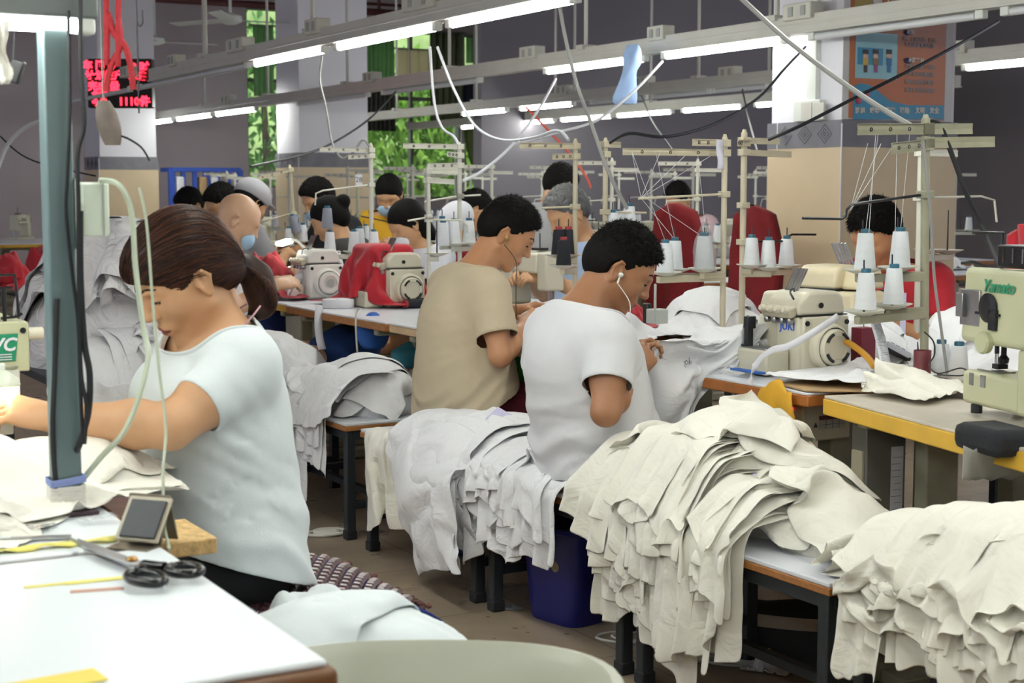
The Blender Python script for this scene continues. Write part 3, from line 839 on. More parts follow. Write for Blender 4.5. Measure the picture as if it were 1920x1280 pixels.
# a beige screen board beside the second pillar
# pipes under the ceiling
mb = rowmb(); zz = at_s(900, 33, 18.5)[2]
mb.cyl((-7, 18.6, zz), (15.5, 18.6, zz), .045); mb.cyl((-7, 18.9, zz + .14), (15.5, 18.9, zz + .14), .02)
for x in (1.5, 5.0, 8.5): mb.cyl((x, 18.6, zz), (x, 18.6, 4.29), .022)
tag(obj('sprinkler_pipe', mb, mat('dark_red_pipe_paint', '#5a2a2c', .5, var=.1), smooth=True), 'long dark red sprinkler pipe running under the ceiling by the far wall', 'pipe')

# ---------------------------------------------------------------- outside the windows
M_LEAF = mat('sunlit_leaves', '#8fc24a', .6, var=.5, scale=4); M_LEAF2 = mat('green_leaves', '#5f9a45', .6, var=.5, scale=4)
M_BARK = mat('tree_bark', '#5a4a3a', .9, var=.3)
def tree(t, s, h, r, m, n, label, group=None, seed=0):
    rn = random.Random(seed); p = thing('garden_tree', label, 'tree', W(s, t, -.5), PSI, group)
    k = MB(); k.tube([(0, 0, 0), (.05, .03, h * .35), (-.03, 0, h * .7)], [.12, .09, .05], 8); obj('trunk', k, M_BARK, p, smooth=True)
    k = MB()
    for i in range(n):
        a, b, q = rn.gauss(0, 1), rn.gauss(0, 1), rn.gauss(0, 1); L = math.sqrt(a * a + b * b + q * q); u = rn.uniform(.55, 1)
        c = Vector((a / L * r * u, b / L * r * u * .7, h * .6 + q / L * h * .45 * u))
        e = Euler((rn.uniform(0, 6), rn.uniform(0, 6), rn.uniform(0, 6))).to_matrix(); w = rn.uniform(.06, .15)
        k.add([c + e @ Vector(v) * w for v in ((-1, 0, 0), (-.3, .5, .1), (1, 0, 0), (-.3, -.5, .1))], [(0, 1, 2), (0, 2, 3)])
    obj('foliage', k, m, p)
for i, (px, h, r, m, n) in enumerate(((500, 4.5, 1.5, M_LEAF2, 1500), (775, 4.0, 1.6, M_LEAF, 2600), (845, 3.4, 1.4, M_LEAF, 2000), (950, 3.0, 1.3, M_LEAF2, 1200))):
    q = at_s(px, 300, 23.5 + .5 * i)
    tree(ST(q)[1], 23.5 + .5 * i, h, r, m, n, ['dark leafy tree outside the narrow window by the second pillar', 'sunlit bright green tree outside the middle window', 'light green bushy tree at the right edge of the middle window', 'green tree outside behind the tied green curtain'][i], seed=i)
mb = rowmb(); mb.box((4, 30, 3.0), (26, .3, 7)); struct('exterior_wall', mb, mat('sunlit_hedge', '#b4d386', .9, var=.45, scale=1.6))
mb = rowmb(); mb.box((4, 25.5, -.3), (30, 10, .2)); struct('exterior_ground', mb, mat('garden_ground', '#8d9a78', .9, var=.2))

# curtains and blinds at the far windows
def curtain(name, px0, px1, y0, y1, m, label, folds=7, s=SW - .12, gather=0.0):
    a = at_s(px0, y0, s); b = at_s(px1, y0, s); z1 = a[2]; z0 = at_s(px0, y1, s)[2]; t0 = ST(a)[1]; t1 = ST(b)[1]
    o = thing(name, label, 'curtain', W(s, (t0 + t1) / 2, z0), PSI); w = t1 - t0; h = z1 - z0
    A = []
    for i in range(13):
        v = i / 12; g = 1 - gather * math.sin(PI * (1 - v) * .5) ** 2
        A.append([((u / 40 - .5) * w * g - gather * w * .35 * (1 - v), .03 * math.sin(folds * 2 * PI * u / 40) * (.6 + .4 * v), h * v) for u in range(41)])
    obj('cloth', MB().grid(A), m, o, smooth=True, solid=.004)
    obj('rail', MB().cyl((-w / 2 - .05, 0, h + .01), (w / 2 + .05, 0, h + .01), .012), M_FRAME, o)
def sheer(m, f):
    nt = m.node_tree; b = nt.nodes['Principled BSDF']; out = [n for n in nt.nodes if n.type == 'OUTPUT_MATERIAL'][0]; t = nt.nodes.new('ShaderNodeBsdfTranslucent'); x = nt.nodes.new('ShaderNodeMixShader')
    src = b.inputs['Base Color']
    if src.links: nt.links.new(src.links[0].from_socket, t.inputs['Color'])
    else: t.inputs['Color'].default_value = src.default_value
    x.inputs[0].default_value = f; nt.links.new(b.outputs[0], x.inputs[1]); nt.links.new(t.outputs[0], x.inputs[2]); nt.links.new(x.outputs[0], out.inputs['Surface']); return m
M_CURT = sheer(mat('pale_green_curtain', '#a9cf9f', .8, var=.08), .6); M_CURTD = sheer(mat('olive_green_curtain', '#8b9a68', .85, var=.1), .45)
M_NAVY = mat('navy_cloth', '#181c30', .8, var=.1); M_CRB = sheer(mat('cream_blind', '#f0e6cf', .7, var=.03), .7)
curtain('window_curtain', 684, 739, 62, 160, M_CURT, 'pale green curtain in the upper left of the middle window')
curtain('window_blind', 743, 806, 92, 152, M_CRB, 'bright cream blind in the middle window', 3)
curtain('window_curtain', 874, 955, 70, 118, M_CURT, 'pale green curtain in the upper right window')
curtain('dark_curtain', 868, 962, 152, 206, M_NAVY, 'near black navy cloth hung across the right window', 5)
curtain('tied_curtain', 872, 990, 235, 338, M_CURTD, 'olive green curtain pulled aside in the lower right window', 6, gather=.55)
curtain('window_curtain', 682, 741, 168, 245, mat('grey_curtain', '#55584f', .85), 'dark grey cloth over the lower left pane of the middle window')
curtain('window_curtain', 474, 512, 48, 180, M_CURT, 'pale green curtain in the narrow window left of the second pillar', 4)
curtain('shade_cloth', 806, 866, 60, 235, sheer(mat('olive_shade_cloth', '#7f8668', .85), .4), 'dull olive cloth between the two middle windows', 5)
cy_ = SC.cycles; cy_.max_bounces = 6; cy_.diffuse_bounces = 3; cy_.glossy_bounces = 3; cy_.transmission_bounces = 5; cy_.transparent_max_bounces = 8
cy_.caustics_reflective = False; cy_.caustics_refractive = False; cy_.use_denoising = True; cy_.use_adaptive_sampling = True; cy_.adaptive_threshold = .025
# ---------------------------------------------------------------- fluorescent light strips hung over the sewing lines
def light_strip(label, t, s0, s1, tubes, boxes=(), rods=1.9, z=2.1, depth=.085, group=None):
    p = thing('light_strip', label, 'light', W(s0, t, z), PSI, group)
    L = s1 - s0
    m = MB(); m.box((0, L / 2, .075), (.06, L, depth)); m.box((0, L / 2, .028), (.085, L, .012)); m.box((-.031, L / 2, .07), (.004, L, .012)); obj('trunking', m, M_STRIP, p, bevel=.004)
    rn = random.Random(int(t * 10)); k = 0
    y = .45
    while y < L:
        m = MB(); m.cyl((0, y, .11), (0, y, 4.3 - z), .013, n=8); m.box((0, y, .12), (.1, .08, .03)); obj('hanger_rod', m, M_STRIP, p, smooth=True); y += rods
    for a, b, lit in tubes:
        a -= s0; b -= s0
        m = MB(); m.cyl((0, a + .03, 0), (0, b - .03, 0), .019, n=10); tb = obj('tube', m, M_TUBE if lit else M_TUBEOFF, p, smooth=True)
        for y in (a, b): obj('lamp_holder', MB().box((0, y, .006), (.036, .05, .045)), M_WPL, tb, bevel=.005)
    for y, w in boxes:
        y -= s0; m = MB(); m.box((-.01, y, .135), (.09, w, .085)); bx = obj('socket_box', m, M_STAND, p, bevel=.006)
        for q in (-.25, .2): obj('socket', MB().box((-.058, y + w * q, .135), (.006, .035, .05)), M_GPL, bx, bevel=.002)
    return p
def spx(px, t): return ST(at_t(px, 200, t))[0]
def tubes_px(t, lst): return [(min(spx(a, t), spx(b, t)), max(spx(a, t), spx(b, t)), l) for a, b, l in lst]
def fill(s0, s1, lit=True, L=1.25):
    out = []; s = s0
    while s + L <= s1: out.append((s + .03, s + L - .03, lit)); s += L
    return out
TA, TB, TD, TC = 3.4, 5.3, 7.5, 9.1
a_ = tubes_px(TA, [(1142, 1330, 1), (845, 1078, 1), (635, 820, 1), (480, 610, 1), (262, 466, 0), (120, 245, 0)])
light_strip('cream light strip with four lit tubes slanting over the sewing line of the two men', TA, .3, 11.5, fill(.4, min(x[0] for x in a_) - .02) + a_,
            [(spx(600, TA), .18), (spx(800, TA), .34), (spx(335, TA), .16), (spx(245, TA), .2), (spx(455, TA), .3), (spx(905, TA), .12)])
b_ = tubes_px(TB, [(1025, 1208, 1), (1246, 1470, 1), (1522, 1835, 0), (1882, 2200, 0), (720, 900, 0), (406, 480, 1), (333, 397, 1), (265, 323, 1), (150, 190, 1), (560, 690, 0)])
light_strip('light strip passing in front of the poster pillar, two long tubes lit', TB, 4.2, 19.0, b_, [(spx(1505, TB), .22), (spx(1240, TB), .16), (spx(1000, TB), .2), (spx(700, TB), .2), (spx(430, TB), .25)])
d_ = tubes_px(TD, [(868, 950, 1), (976, 1075, 1), (1110, 1210, 0), (1225, 1330, 0), (1340, 1440, 0), (1808, 2000, 1)])
light_strip('light strip behind the poster pillar, lit at its right end', TD, 6.0, 19.0, d_, [(spx(1060, TD), .2), (spx(1210, TD), .2), (spx(1370, TD), .2), (spx(1790, TD), .25)])
c_ = tubes_px(TC, [(866, 942, 1), (953, 1040, 1), (1053, 1147, 1), (1158, 1260, 1), (1281, 1392, 1), (1418, 1500, 1)])
light_strip('farthest light strip with a row of six lit tubes', TC, 9.0, 19.0, c_ + fill(9.1, min(x[0] for x in c_)), [])
light_strip('light strip above the aisle, over the heads of the picture', 1.35, -2.5, 6.2, fill(-2.4, 6.1), [])
light_strip('light strip above the front row of tables', -.75, -2.5, 6.2, fill(-2.4, 6.1), [])
# ---------------------------------------------------------------- benches and long tables
def make_bench(label, s0, s1, t0=2.27, t1=2.68, z=.45, group='low work benches along the aisle', top=M_LAM):
    L = s1 - s0; w = t1 - t0
    p = thing('work_bench', label, 'bench', W(s0, t0, 0), PSI, group)
    m = MB(); m.box((w / 2, L / 2, z - .006), (w, L, .012)); obj('bench_top', m, top, p, bevel=.003)
    m = MB(); m.box((w / 2, L / 2, z - .0215), (w + .004, L + .004, .019)); obj('top_edge', m, M_EDGE, p, bevel=.003)
    m = MB()
    for x in (.03, w - .03): m.box((x, L / 2, z - .05), (.03, L - .06, .036))
    for y in (.03, L - .03): m.box((w / 2, y, z - .05), (w - .06, .03, .036))
    obj('top_frame', m, M_BLACKST, p, bevel=.003)
    for x in (.03, w - .03):
        for y in (.035, L - .035):
            m = MB(); m.box((x, y, (z - .032) / 2 + .006), (.036, .036, z - .044)); g = obj('leg', m, M_BLACKST, p, bevel=.004)
            m = MB(); m.box((x, y, .018), (.044, .044, .036)); obj('rubber_foot', m, M_BLACKR, g, bevel=.005)
    m = MB()
    for y in (.035, L - .035): m.box((w / 2, y, .13), (w - .06, .028, .028))
    m.box((w / 2, L / 2, .13), (.028, L - .07, .028)); obj('stretcher', m, M_BLACKST, p, bevel=.003)
    return p
make_bench('low bench at the far end of the aisle under a small white pile', 6.28, 7.2)
make_bench('low bench under the white pile left of the man in beige', 5.3, 6.18)
make_bench('low bench the man in beige sits on', 4.27, 5.16)
make_bench('low bench the man in white sits on', 3.42, 4.22)
make_bench('low bench under the biggest white pile', 2.59, 3.39)
make_bench('low bench under the white pile at the right edge', 1.70, 2.54)
make_bench('low bench with a seat mat behind the woman', 1.62, 3.55, .92, 1.36)

def make_table(label, s0, s1, t0, t1, edge, z=.76, rz=0.0, top=M_LAM, thick=.032, group='sewing tables in the middle line', legs=True, legmat=M_OLIVE):
    L = s1 - s0; w = t1 - t0
    p = thing('sewing_table', label, 'table', W(s0, t0, 0), PSI + rz, group)
    m = MB(); m.box((w / 2, L / 2, z - .004), (w - .006, L - .006, .008)); obj('table_top', m, top, p, bevel=.002)
    m = MB(); m.box((w / 2, L / 2, z - .008 - thick / 2), (w, L, thick)); obj('table_edge', m, edge, p, bevel=.004)
    if legs:
        for y in (.16, L - .16):
            m = MB(); m.box((w * .45, y, .40), (.10, .06, z - .45 + .3)); g = obj('leg', m, legmat, p, bevel=.006)
            m = MB(); m.box((w * .45, y, .03), (w * .85, .06, .05)); obj('leg_foot', m, legmat, g, bevel=.008); obj('leg_bracket', MB().box((w * .45, y, z - .055), (w * .8, .05, .03)), legmat, g, bevel=.008)
        m = MB(); m.box((w * .45, L / 2, .22), (.05, L - .34, .03)); obj('cross_bar', m, legmat, p, bevel=.004)
        m = MB(); m.box((w * .42, L * .42, .19), (.26, .40, .015)); obj('treadle', m, M_BLACKST, p, bevel=.004)
    return p
TABLES = {}
TABLES['far1'] = make_table('sewing table with a yellowish edge where the bald man works', 7.14, 8.4, 2.76, 3.32, M_YEL)
TABLES['far2'] = make_table('brown edged sewing table with the white machine and the red cover', 5.96, 7.12, 2.74, 3.30, M_EDGE)
TABLES['beige'] = make_table('worn pale edged sewing table in front of the man in beige', 4.62, 5.94, 2.75, 3.31, mat('pale_wood_edge', '#c9ac86', .6, var=.2))
TABLES['white'] = make_table('orange edged sewing table in front of the man in white', 3.30, 4.60, 2.80, 3.36, M_ORG)
TABLES['yel'] = make_table('yellow edged sewing table at the right with the cream machine', 2.0, 3.28, 2.52, 3.10, M_YEL, rz=R(-13), top=mat('beige_worn_laminate', '#cfc6b8', .4, var=.1, scale=7), thick=.045)
for i, (s0, s1) in enumerate(((2.3, 3.55), (3.6, 4.85), (4.9, 6.15), (6.2, 7.4), (7.45, 8.6), (8.65, 9.9))):
    make_table('sewing table on the far side of the middle line, %s from the right' % ('first second third fourth fifth sixth'.split()[i]), s0, s1, 3.48, 4.02, M_EDGE, group='sewing tables on the far side of the middle line')
# ---------------------------------------------------------------- piles of white garments
def put_pile(data, core, loc, rz, label, core_label, group, m=M_FAB, scale=(1, 1, 1), sub=1):
    for vf in data:
        o = obj('white_garment', cloth_mesh(vf), m, smooth=True, auto=False, solid=.0022, sub=sub)
        o.location = loc; o.rotation_euler = (0, 0, rz); o.scale = scale
        tag(o, label, 'garment', group)
    if core:
        V = []; F = []
        mb = MB()
        for v, f in core: mb.add([((p[0]), p[1], max(p[2], .001)) for p in v], f)
        o = obj('garment_heap', mb, m, smooth=True, auto=False); o.location = loc; o.rotation_euler = (0, 0, rz); o.scale = scale
        tag(o, core_label, 'heap of cloth', kind='stuff')
def bench_pile(d, c, s, t, *a, **k): put_pile(d, c, W(s, t, 0), PSI, *a, **k)
bench_pile(PILE5, CORE5, 3.0, 2.475, 'white knit garment in the biggest pile, on the bench behind the man in white', 'lumpy mass inside the biggest white pile', 'garments in the biggest pile')
bench_pile(PILE4, CORE4, 4.22, 2.475, 'white garment in the long low pile between the two seated men', 'mass of cloth inside the long low white pile between the men', 'garments in the long low pile', m=M_FABC)
bench_pile(PILE2, CORE2, 5.74, 2.475, 'white garment in the pile left of the man in beige', 'mass of cloth inside the pile left of the man in beige', 'garments in the pile left of the man in beige', m=M_FABC)
bench_pile(PILE6, CORE6, 2.1, 2.46, 'white garment in the pile at the right edge of the picture', 'mass of cloth inside the pile at the right edge', 'garments in the right hand pile')
bench_pile(SH, CH, 4.97, 2.475, 'single white garment hanging over the end of the bench of the man in beige', 'small folded mass under the single hanging garment', None)
bench_pile(PILEB, COREB, 6.3, 1.66, 'white garment on the tall heap behind the grey post', 'mass of cloth inside the tall heap behind the grey post', 'garments on the tall heap', m=M_CRUM)
put_pile(tiers([((0, 0, .62), (.2, .4, .2))], -.34, .34, ((4, .50, .58, .16, .24, .0), (4, .56, .66, .16, .24, .014)), 300, amp=.022), None, W(5.95, 1.74, -.02), PSI + PI / 2, 'white garment hanging ragged at the right foot of the tall heap', '', 'garments hanging at the foot of the tall heap', m=M_FABC)
p = thing('low_platform', 'low dark platform under the tall heap of white cloth', 'platform', W(6.3, 1.66, 0), PSI)
m = MB(); m.box((0, 0, .605), (.7, 1.0, .03)); obj('platform_top', m, M_BLACKST, p)
for x in (-.32, .32):
    for y in (-.47, .47): obj('leg', MB().box((x, y, .295), (.04, .04, .59)), M_BLACKST, p)
def lump(k, s, t, z, rz, sc, label, m=M_FABC, group=None):
    d, c = LUMPS[k]; p = thing('white_garment', label, 'garment', W(s, t, z), PSI + rz, group)
    p.scale = sc
    for i, vf in enumerate(d): obj('cloth_layer', cloth_mesh(vf), m, p, smooth=True, auto=False, solid=.002, sub=1)
    return p
lump(0, 6.65, 2.46, .452, .3, (.9, 1.2, 1.6), 'crumpled white garments piled at the far end of the aisle benches')
# ---------------------------------------------------------------- the front table and what hangs over it
ZA = .76
p = thing('front_table', 'white topped front table with a brown rounded edge, scissors lying on it', 'table', W(1.68, -.62, 0), PSI)
m = MB(); m.box((.66, .345, ZA - .005), (1.31, .68, .010)); obj('table_top', m, M_LAMA, p, bevel=.004)
m = MB(); m.box((.66, .345, ZA - .024), (1.335, .70, .029)); obj('table_edge', m, M_EDGED, p, bevel=.010, seg=3)
for x, y in ((.05, .06), (1.24, .06), (.05, .64), (1.24, .64)): obj('leg', MB().box((x, y, .36), (.045, .045, .72)), M_BLACKST, p, bevel=.004)
def flat_strip(name, pts, w, m, parent, z, rz=0):
    k = MB()
    for (a, b) in zip(pts[:-1], pts[1:]): k.bar((a[0], a[1], z), (b[0], b[1], z), w, .0008)
    o = obj(name, k, m, parent); return o
def aloc(px, py, org=W(1.68, -.62, 0)):                       # picture point on the front table -> table frame
    q = ST(at_z(px, py, ZA)); return (q[1] + .62, q[0] - 1.68)
flat_strip('yellow_tape', [aloc(45, 1102), aloc(122, 1094)], .012, M_TAPEY, p, ZA + .0007)
flat_strip('yellow_tape', [aloc(122, 1095), aloc(240, 1083)], .016, M_TAPEY, p, ZA + .0012)
flat_strip('yellow_tape', [aloc(290, 1078), aloc(372, 1072)], .018, M_TAPEY, p, ZA + .0007)
flat_strip('brown_tape', [aloc(132, 1110), aloc(232, 1103)], .013, mat('brown_tape', '#c0907a', .5), p, ZA + .0008)
p2 = thing('front_table', 'white front table further back with a raw chipboard corner, under the grey post', 'table', W(2.385, -.62, 0), PSI)
m = MB(); m.box((.66, .59, ZA - .006), (1.31, 1.16, .010)); obj('table_top', m, M_LAMA, p2, bevel=.004)
m = MB(); m.box((.67, .59, ZA - .024), (1.335, 1.18, .026)); obj('table_edge', m, M_EDGED, p2, bevel=.006)
m = MB(); m.box((1.36, .10, ZA - .018), (.12, .17, .026)); obj('chipboard_corner', m, mat('raw_chipboard', '#c9a873', .9, var=.3, scale=60, bump=.4, bscale=120), p2, bevel=.003)
for x, y in ((.05, .06), (1.24, 1.1), (.05, 1.1), (.05, .3)): obj('leg', MB().box((x, y, .36), (.045, .045, .72)), M_BLACKST, p2, bevel=.004)
def lying(name, label, cat, px, py, mk, z=ZA + .001, rz=0.0):
    o = thing(name, label, cat, at_z(px, py, z), PSI + rz); mk(o); return o
# torn yellow tape along the joint, scraps, a yellow paper at the lower edge
def f(o):
    m = MB(); A = []
    for i in range(15):
        x = -.16 + .28 * i / 14; w = .013 + .006 * math.sin(i * 2.1); A.append([(x, -w, .002 + .003 * math.sin(i * 1.7)), (x, 0, .005 + .002 * math.sin(i)), (x, w, .002)])
    m.grid(A); obj('strip', m, M_TAPEY, o, smooth=True, solid=.0006)
lying('torn_tape', 'torn length of yellow tape along the joint of the two front tables', 'tape', 80, 1026, f)
def f(o): obj('sheet', MB().box((0, 0, .001), (.16, .05, .0012), rotm(0, 0, .1)), mat('yellow_card', '#e6cf5b', .6), o)
lying('yellow_card', 'yellow card at the bottom left corner of the picture', 'card', 60, 1288, f)
def f(o):
    m = MB(); m.box((0, 0, .003), (.012, .13, .005), rotm(0, 0, 1.25)); obj('blade', m, M_METAL, o)
    m = MB(); m.box((-.055, .02, .004), (.015, .06, .007), rotm(0, 0, 1.25)); obj('grip', m, M_WPL, o, bevel=.002)
lying('seam_ripper', 'thin steel knife lying among the scraps at the left of the front table', 'tool', 55, 1012, f)
for i, (px, py, lab) in enumerate(((70, 995, 'crumpled clear wrapper scrap on the front table near the left edge'), (185, 978, 'pale film scrap on the front table right of the grey post'))):
    def f(o):
        rn = random.Random(i); A = [[(.03 * (a - 3) / 3, .02 * (b - 3) / 3, .004 + rn.uniform(0, .008)) for b in range(7)] for a in range(7)]
        obj('film', MB().grid(A), M_CLEAR, o, smooth=True)
    lying('film_scrap', lab, 'scrap', px, py, f)

# scissors, opened a little, black handles towards the table corner
a0 = Vector((*ST(at_z(137, 1020, ZA))[:2], 0)); a1 = Vector((*ST(at_z(262, 1085, ZA))[:2], 0))
def sc(px, py): q = at_z(px, py, ZA); return q
org = sc(248, 1068); tip = sc(136, 1021); d_ = (tip - org); ang = math.atan2(d_.y, d_.x)
o = thing('scissors', 'large steel tailor scissors with black handles on the front table', 'scissors', (org.x, org.y, ZA + .001), ang)
L = d_.length
for nm, sg, zz in (('blade', 1, .011), ('blade', -1, .006)):
    m = MB(); m.prism([(-.05, -.009 * sg), (-.01, .013 * sg), (L * .45, .012 * sg), (L, .0 + .001 * sg), (L * .5, -.004 * sg), (-.01, -.009 * sg)], zz - .002, zz + .003, 'z')
    b = obj(nm, m, M_METAL, o, bevel=.001); b.rotation_euler = (0, 0, .035 * sg)
    m = MB(); s2 = -sg
    pts = [(-.03, .004 * s2, zz), (-.055, .012 * s2, .012), (-.07, .018 * s2, .013)]
    m.tube(spline(pts, 4), [.0085] * (4 * 2 + 1), 10)
    cx, cy, ra, rb = (-.105, .030, .040, .021) if sg < 0 else (-.098, -.034, .030, .022)
    m.tube([(cx + ra * math.cos(t), cy + rb * math.sin(t), .0125) for t in [2 * PI * i / 24 for i in range(24)]], .0068, 10, close=True)
    h = obj('handle', m, mat('glossy_black_enamel', '#101114', .18, var=.03), o, smooth=True)
m = MB(); m.lathe([(.009, 0), (.009, .003), (.006, .006), (.003, .0065)], (0, 0, .013), 14); obj('pivot_screw', m, mat('brass', '#a77f4e', .35, metal=.9), o, smooth=True)

# bent metal stand holding a dark pad
q = at_z(250, 1026, ZA); o = thing('phone_stand', 'bronze sheet metal stand holding a dark tablet on the front table', 'stand', q, PSI - .85)
def pl(pts, w, t=.004):
    m = MB()
    for a, b in zip(pts[:-1], pts[1:]): m.bar((0, a[0], a[1]), (0, b[0], b[1]), w, t, up=(1, 0, 0)) if False else None
    A = [[(-w / 2, y, z), (w / 2, y, z)] for y, z in pts]; m.grid(A); return m
M_BRONZE = mat('bronze_sheet', '#8b8273', .35, metal=.6)
obj('bracket', pl([(-.02, .0), (.02, .001), (.045, .055), (.052, .075)], .075), M_BRONZE, o, solid=.003)
obj('back_leg', pl([(.052, .075), (.075, .0)], .070), M_BRONZE, o, solid=.003)
m = MB(); m.box((.004, .026, .040), (.078, .006, .078), rotm(R(-38), 0, 0)); k = obj('cradle', m, mat('beige_rim', '#b9b09c', .4), o, bevel=.002)
m = MB(); m.box((.006, .021, .042), (.064, .005, .066), rotm(R(-38), 0, 0)); obj('tablet', m, mat('slate_screen', '#2a3036', .45, var=.1, scale=60), o, bevel=.0015)

# the grey-green post with the work lamp
qb = at_z(125, 962, ZA); st = ST(qb); TP, SPO = st[1], st[0]
o = thing('lamp_post', 'grey green square post with a lit lamp at its top, on the front table', 'lamp', W(SPO, TP, ZA), PSI)
M_POST = mat('grey_green_enamel', '#64777a', .45, var=.05, scale=10)
m = MB(); m.box((0, 0, .428), (.046, .046, .856)); obj('post', m, M_POST, o, bevel=.004)
m = MB(); m.box((.005, 0, .004), (.085, .075, .008)); obj('base_plate', m, mat('dark_maroon_plate', '#3a2730', .6), o, bevel=.002)
m = MB(); m.box((-.33, 0, .874), (.80, .070, .055)); m.box((-.33, -.002, .908), (.80, .085, .012)); lh = obj('lamp_housing', m, mat('grey_lamp_housing', '#6c7272', .5), o, bevel=.006)
m = MB(); m.cyl((-.72, -.015, .836), (.035, -.015, .836), .0125, n=14); obj('tube', m, M_TUBE, o, smooth=True)
m = MB(); m.box((.05, -.015, .838), (.03, .032, .034)); obj('lamp_holder', m, M_WPL, o, bevel=.006)
m = MB(); rn = random.Random(2)
for i in range(13):
    z = .012 + .0032 * i; A = []
    for k in range(4 * 3):
        t = 2 * PI * k / 12; x, y = math.cos(t), math.sin(t); s_ = .0285 / max(abs(x), abs(y)); s_ = min(s_, .034)
        A.append((x * s_, y * s_, z + rn.uniform(-.001, .001)))
    m.tube(A, .0022, 5, close=True)
obj('string_wrap', m, M_CORDW, o, smooth=True)
m = MB()
for i in range(3): m.tube([(x, y, .056 + .004 * i + .004 * math.sin(x * 80)) for x, y in ((-.03, -.027), (0, -.028), (.027, -.027), (.027, .027), (-.027, .027))], .0024, 5, close=True)
obj('blue_string', m, mat('blue_string', '#8593c8', .8), o, smooth=True)
m = MB(); m.box((.026, -.008, .52), (.004, .05, .12)); obj('switch_plate', m, M_WPL, o)
m = MB(); m.box((.055, -.016, .527), (.048, .040, .092)); sb = obj('switch_box', m, mat('pale_green_white_plastic', '#dfeadb', .4), o, bevel=.004)
m = MB(); m.box((.068, -.037, .527), (.003, .002, .09)); obj('lid_seam', m, M_GPL, sb)

def hang(name, label, cat, pts, depth, r, m, n=6, k=6, extra=None):
    """a cord through picture points, each with its own distance"""
    P = [at_y(a[0], a[1], a[2] if len(a) > 2 else depth) for a in pts]
    b = Vector(P[-1]); o = tag(obj(name, MB().tube([q - b for q in spline(P, k)], r, n), m, smooth=True), label, cat); o.location = b
    return o
DP = qb.y
hang('hanging_cable', 'thick pale cord hanging in a long bow from the white switch box', 'cord', [(188, 338, DP), (222, 346, DP - .02), (246, 395, DP), (254, 500, DP + .02), (268, 610, DP + .02), (278, 665, DP), (262, 740, DP - .02), (232, 810, DP - .02), (190, 856, DP), (150, 905, DP + .02)], DP, .0052, mat('pale_green_cord', '#c8d2bd', .5))
hang('hanging_cable', 'thin pale cord hanging in front of the woman down to the tablet stand', 'cord', [(262, 352, 2.6), (275, 420, 2.6), (286, 560, 2.6), (298, 690, 2.58), (311, 800, 2.55), (306, 880, 2.5), (308, 980, 2.45), (318, 1030, 2.38)], 2.5, .0028, mat('thin_pale_cord', '#b4bda8', .5))
CB = mat('black_cable', '#16191d', .45, var=.08)
hang('black_cable', 'black cable running straight down along the post from the top edge', 'cable', [(151, -20, DP - .03), (151, 120, DP - .03), (158, 230, DP - .03), (146, 290, DP - .03), (147, 400, DP - .03), (148, 560, DP - .03), (152, 700, DP - .03), (162, 760, DP - .03), (158, 832, DP - .03)], DP, .0042, CB)
hang('black_cable', 'black cable bowing out left beside the white switch box', 'cable', [(128, 20, DP - .03), (131, 200, DP - .03), (126, 330, DP - .03), (124, 400, DP - .03), (134, 500, DP - .03), (146, 600, DP - .03), (150, 700, DP - .03), (155, 826, DP - .03)], DP, .0036, CB)
hang('black_cable', 'bundled black cable doubled in a loop beside the post', 'cable', [(150, 395, DP - .025), (151, 520, DP - .025), (158, 640, DP - .025), (168, 700, DP - .025), (166, 770, DP - .025), (150, 830, DP - .02), (140, 850, DP)], DP, .0062, CB)
hang('hanging_strap', 'black cloth strap hanging on the left face of the grey post', 'strap', [(107, 560, DP - .03), (103, 690, DP - .04), (99, 790, DP - .04), (101, 860, DP - .03), (106, 915, DP - .03)], DP, .0052, M_BLACKR)
# things dangling at the upper left
hang('red_rope', 'red rope knotted overhead at the upper left', 'rope', [(190, -2400), (199, -60), (203, 20), (214, 62), (230, 80), (238, 96), (246, 130), (250, 168)], 3.0, .0062, mat('red_rope', '#b02a33', .8, bump=.5, bscale=120))
hang('red_rope', 'second red rope crossing at the knot, its end hanging left', 'rope', [(232, -2400), (222, -60), (222, 30), (226, 75), (224, 92), (210, 120), (202, 150), (199, 172)], 3.0, .0062, MATS['red_rope'])
o = thing('pull_handle', 'worn brown and grey pull weight hanging on a wire under the red rope', 'weight', at_y(207, 272, 3.0))
m = MB(); q = .0
A = []
for i in range(11):
    v = i / 10; w = .021 * math.sin(PI * min(.96, .12 + v * .82)) ** .5 + .002; A.append([(w * math.cos(t) - .016 * (v - .3), w * .6 * math.sin(t), .085 * v) for t in [2 * PI * k / 14 for k in range(14)]])
m.grid(A, closed=True); m.add(A[0], [tuple(range(13, -1, -1))]); m.add(A[-1], [tuple(range(14))]); obj('body', m, mat('worn_brown_wood', '#6e625a', .5, var=.35, scale=25), o, smooth=True)
m = MB(); m.tube([(-.011, 0, .083), (-.012, 0, .25), (-.012, 0, 2.9)], .0024, 6); obj('wire', m, M_CORDG, o, smooth=True)
m = MB(); m.tube(spline([(.012, 0, .02), (.035, 0, .012), (.06, 0, -.005), (.075, 0, -.03)]), .0022, 6); obj('tail_cord', m, CB, o, smooth=True)
o = thing('wire_hook', 'black wire hook hanging from above at the top left', 'hook', at_y(261, 49, 3.0))
m = MB(); m.tube(spline([(-.004, 0, 2.7), (-.004, 0, .04), (-.004, 0, .012), (.001, 0, .0), (.007, 0, .008), (.007, 0, .03)]), .0016, 6); obj('wire', m, M_BLACK, o, smooth=True)
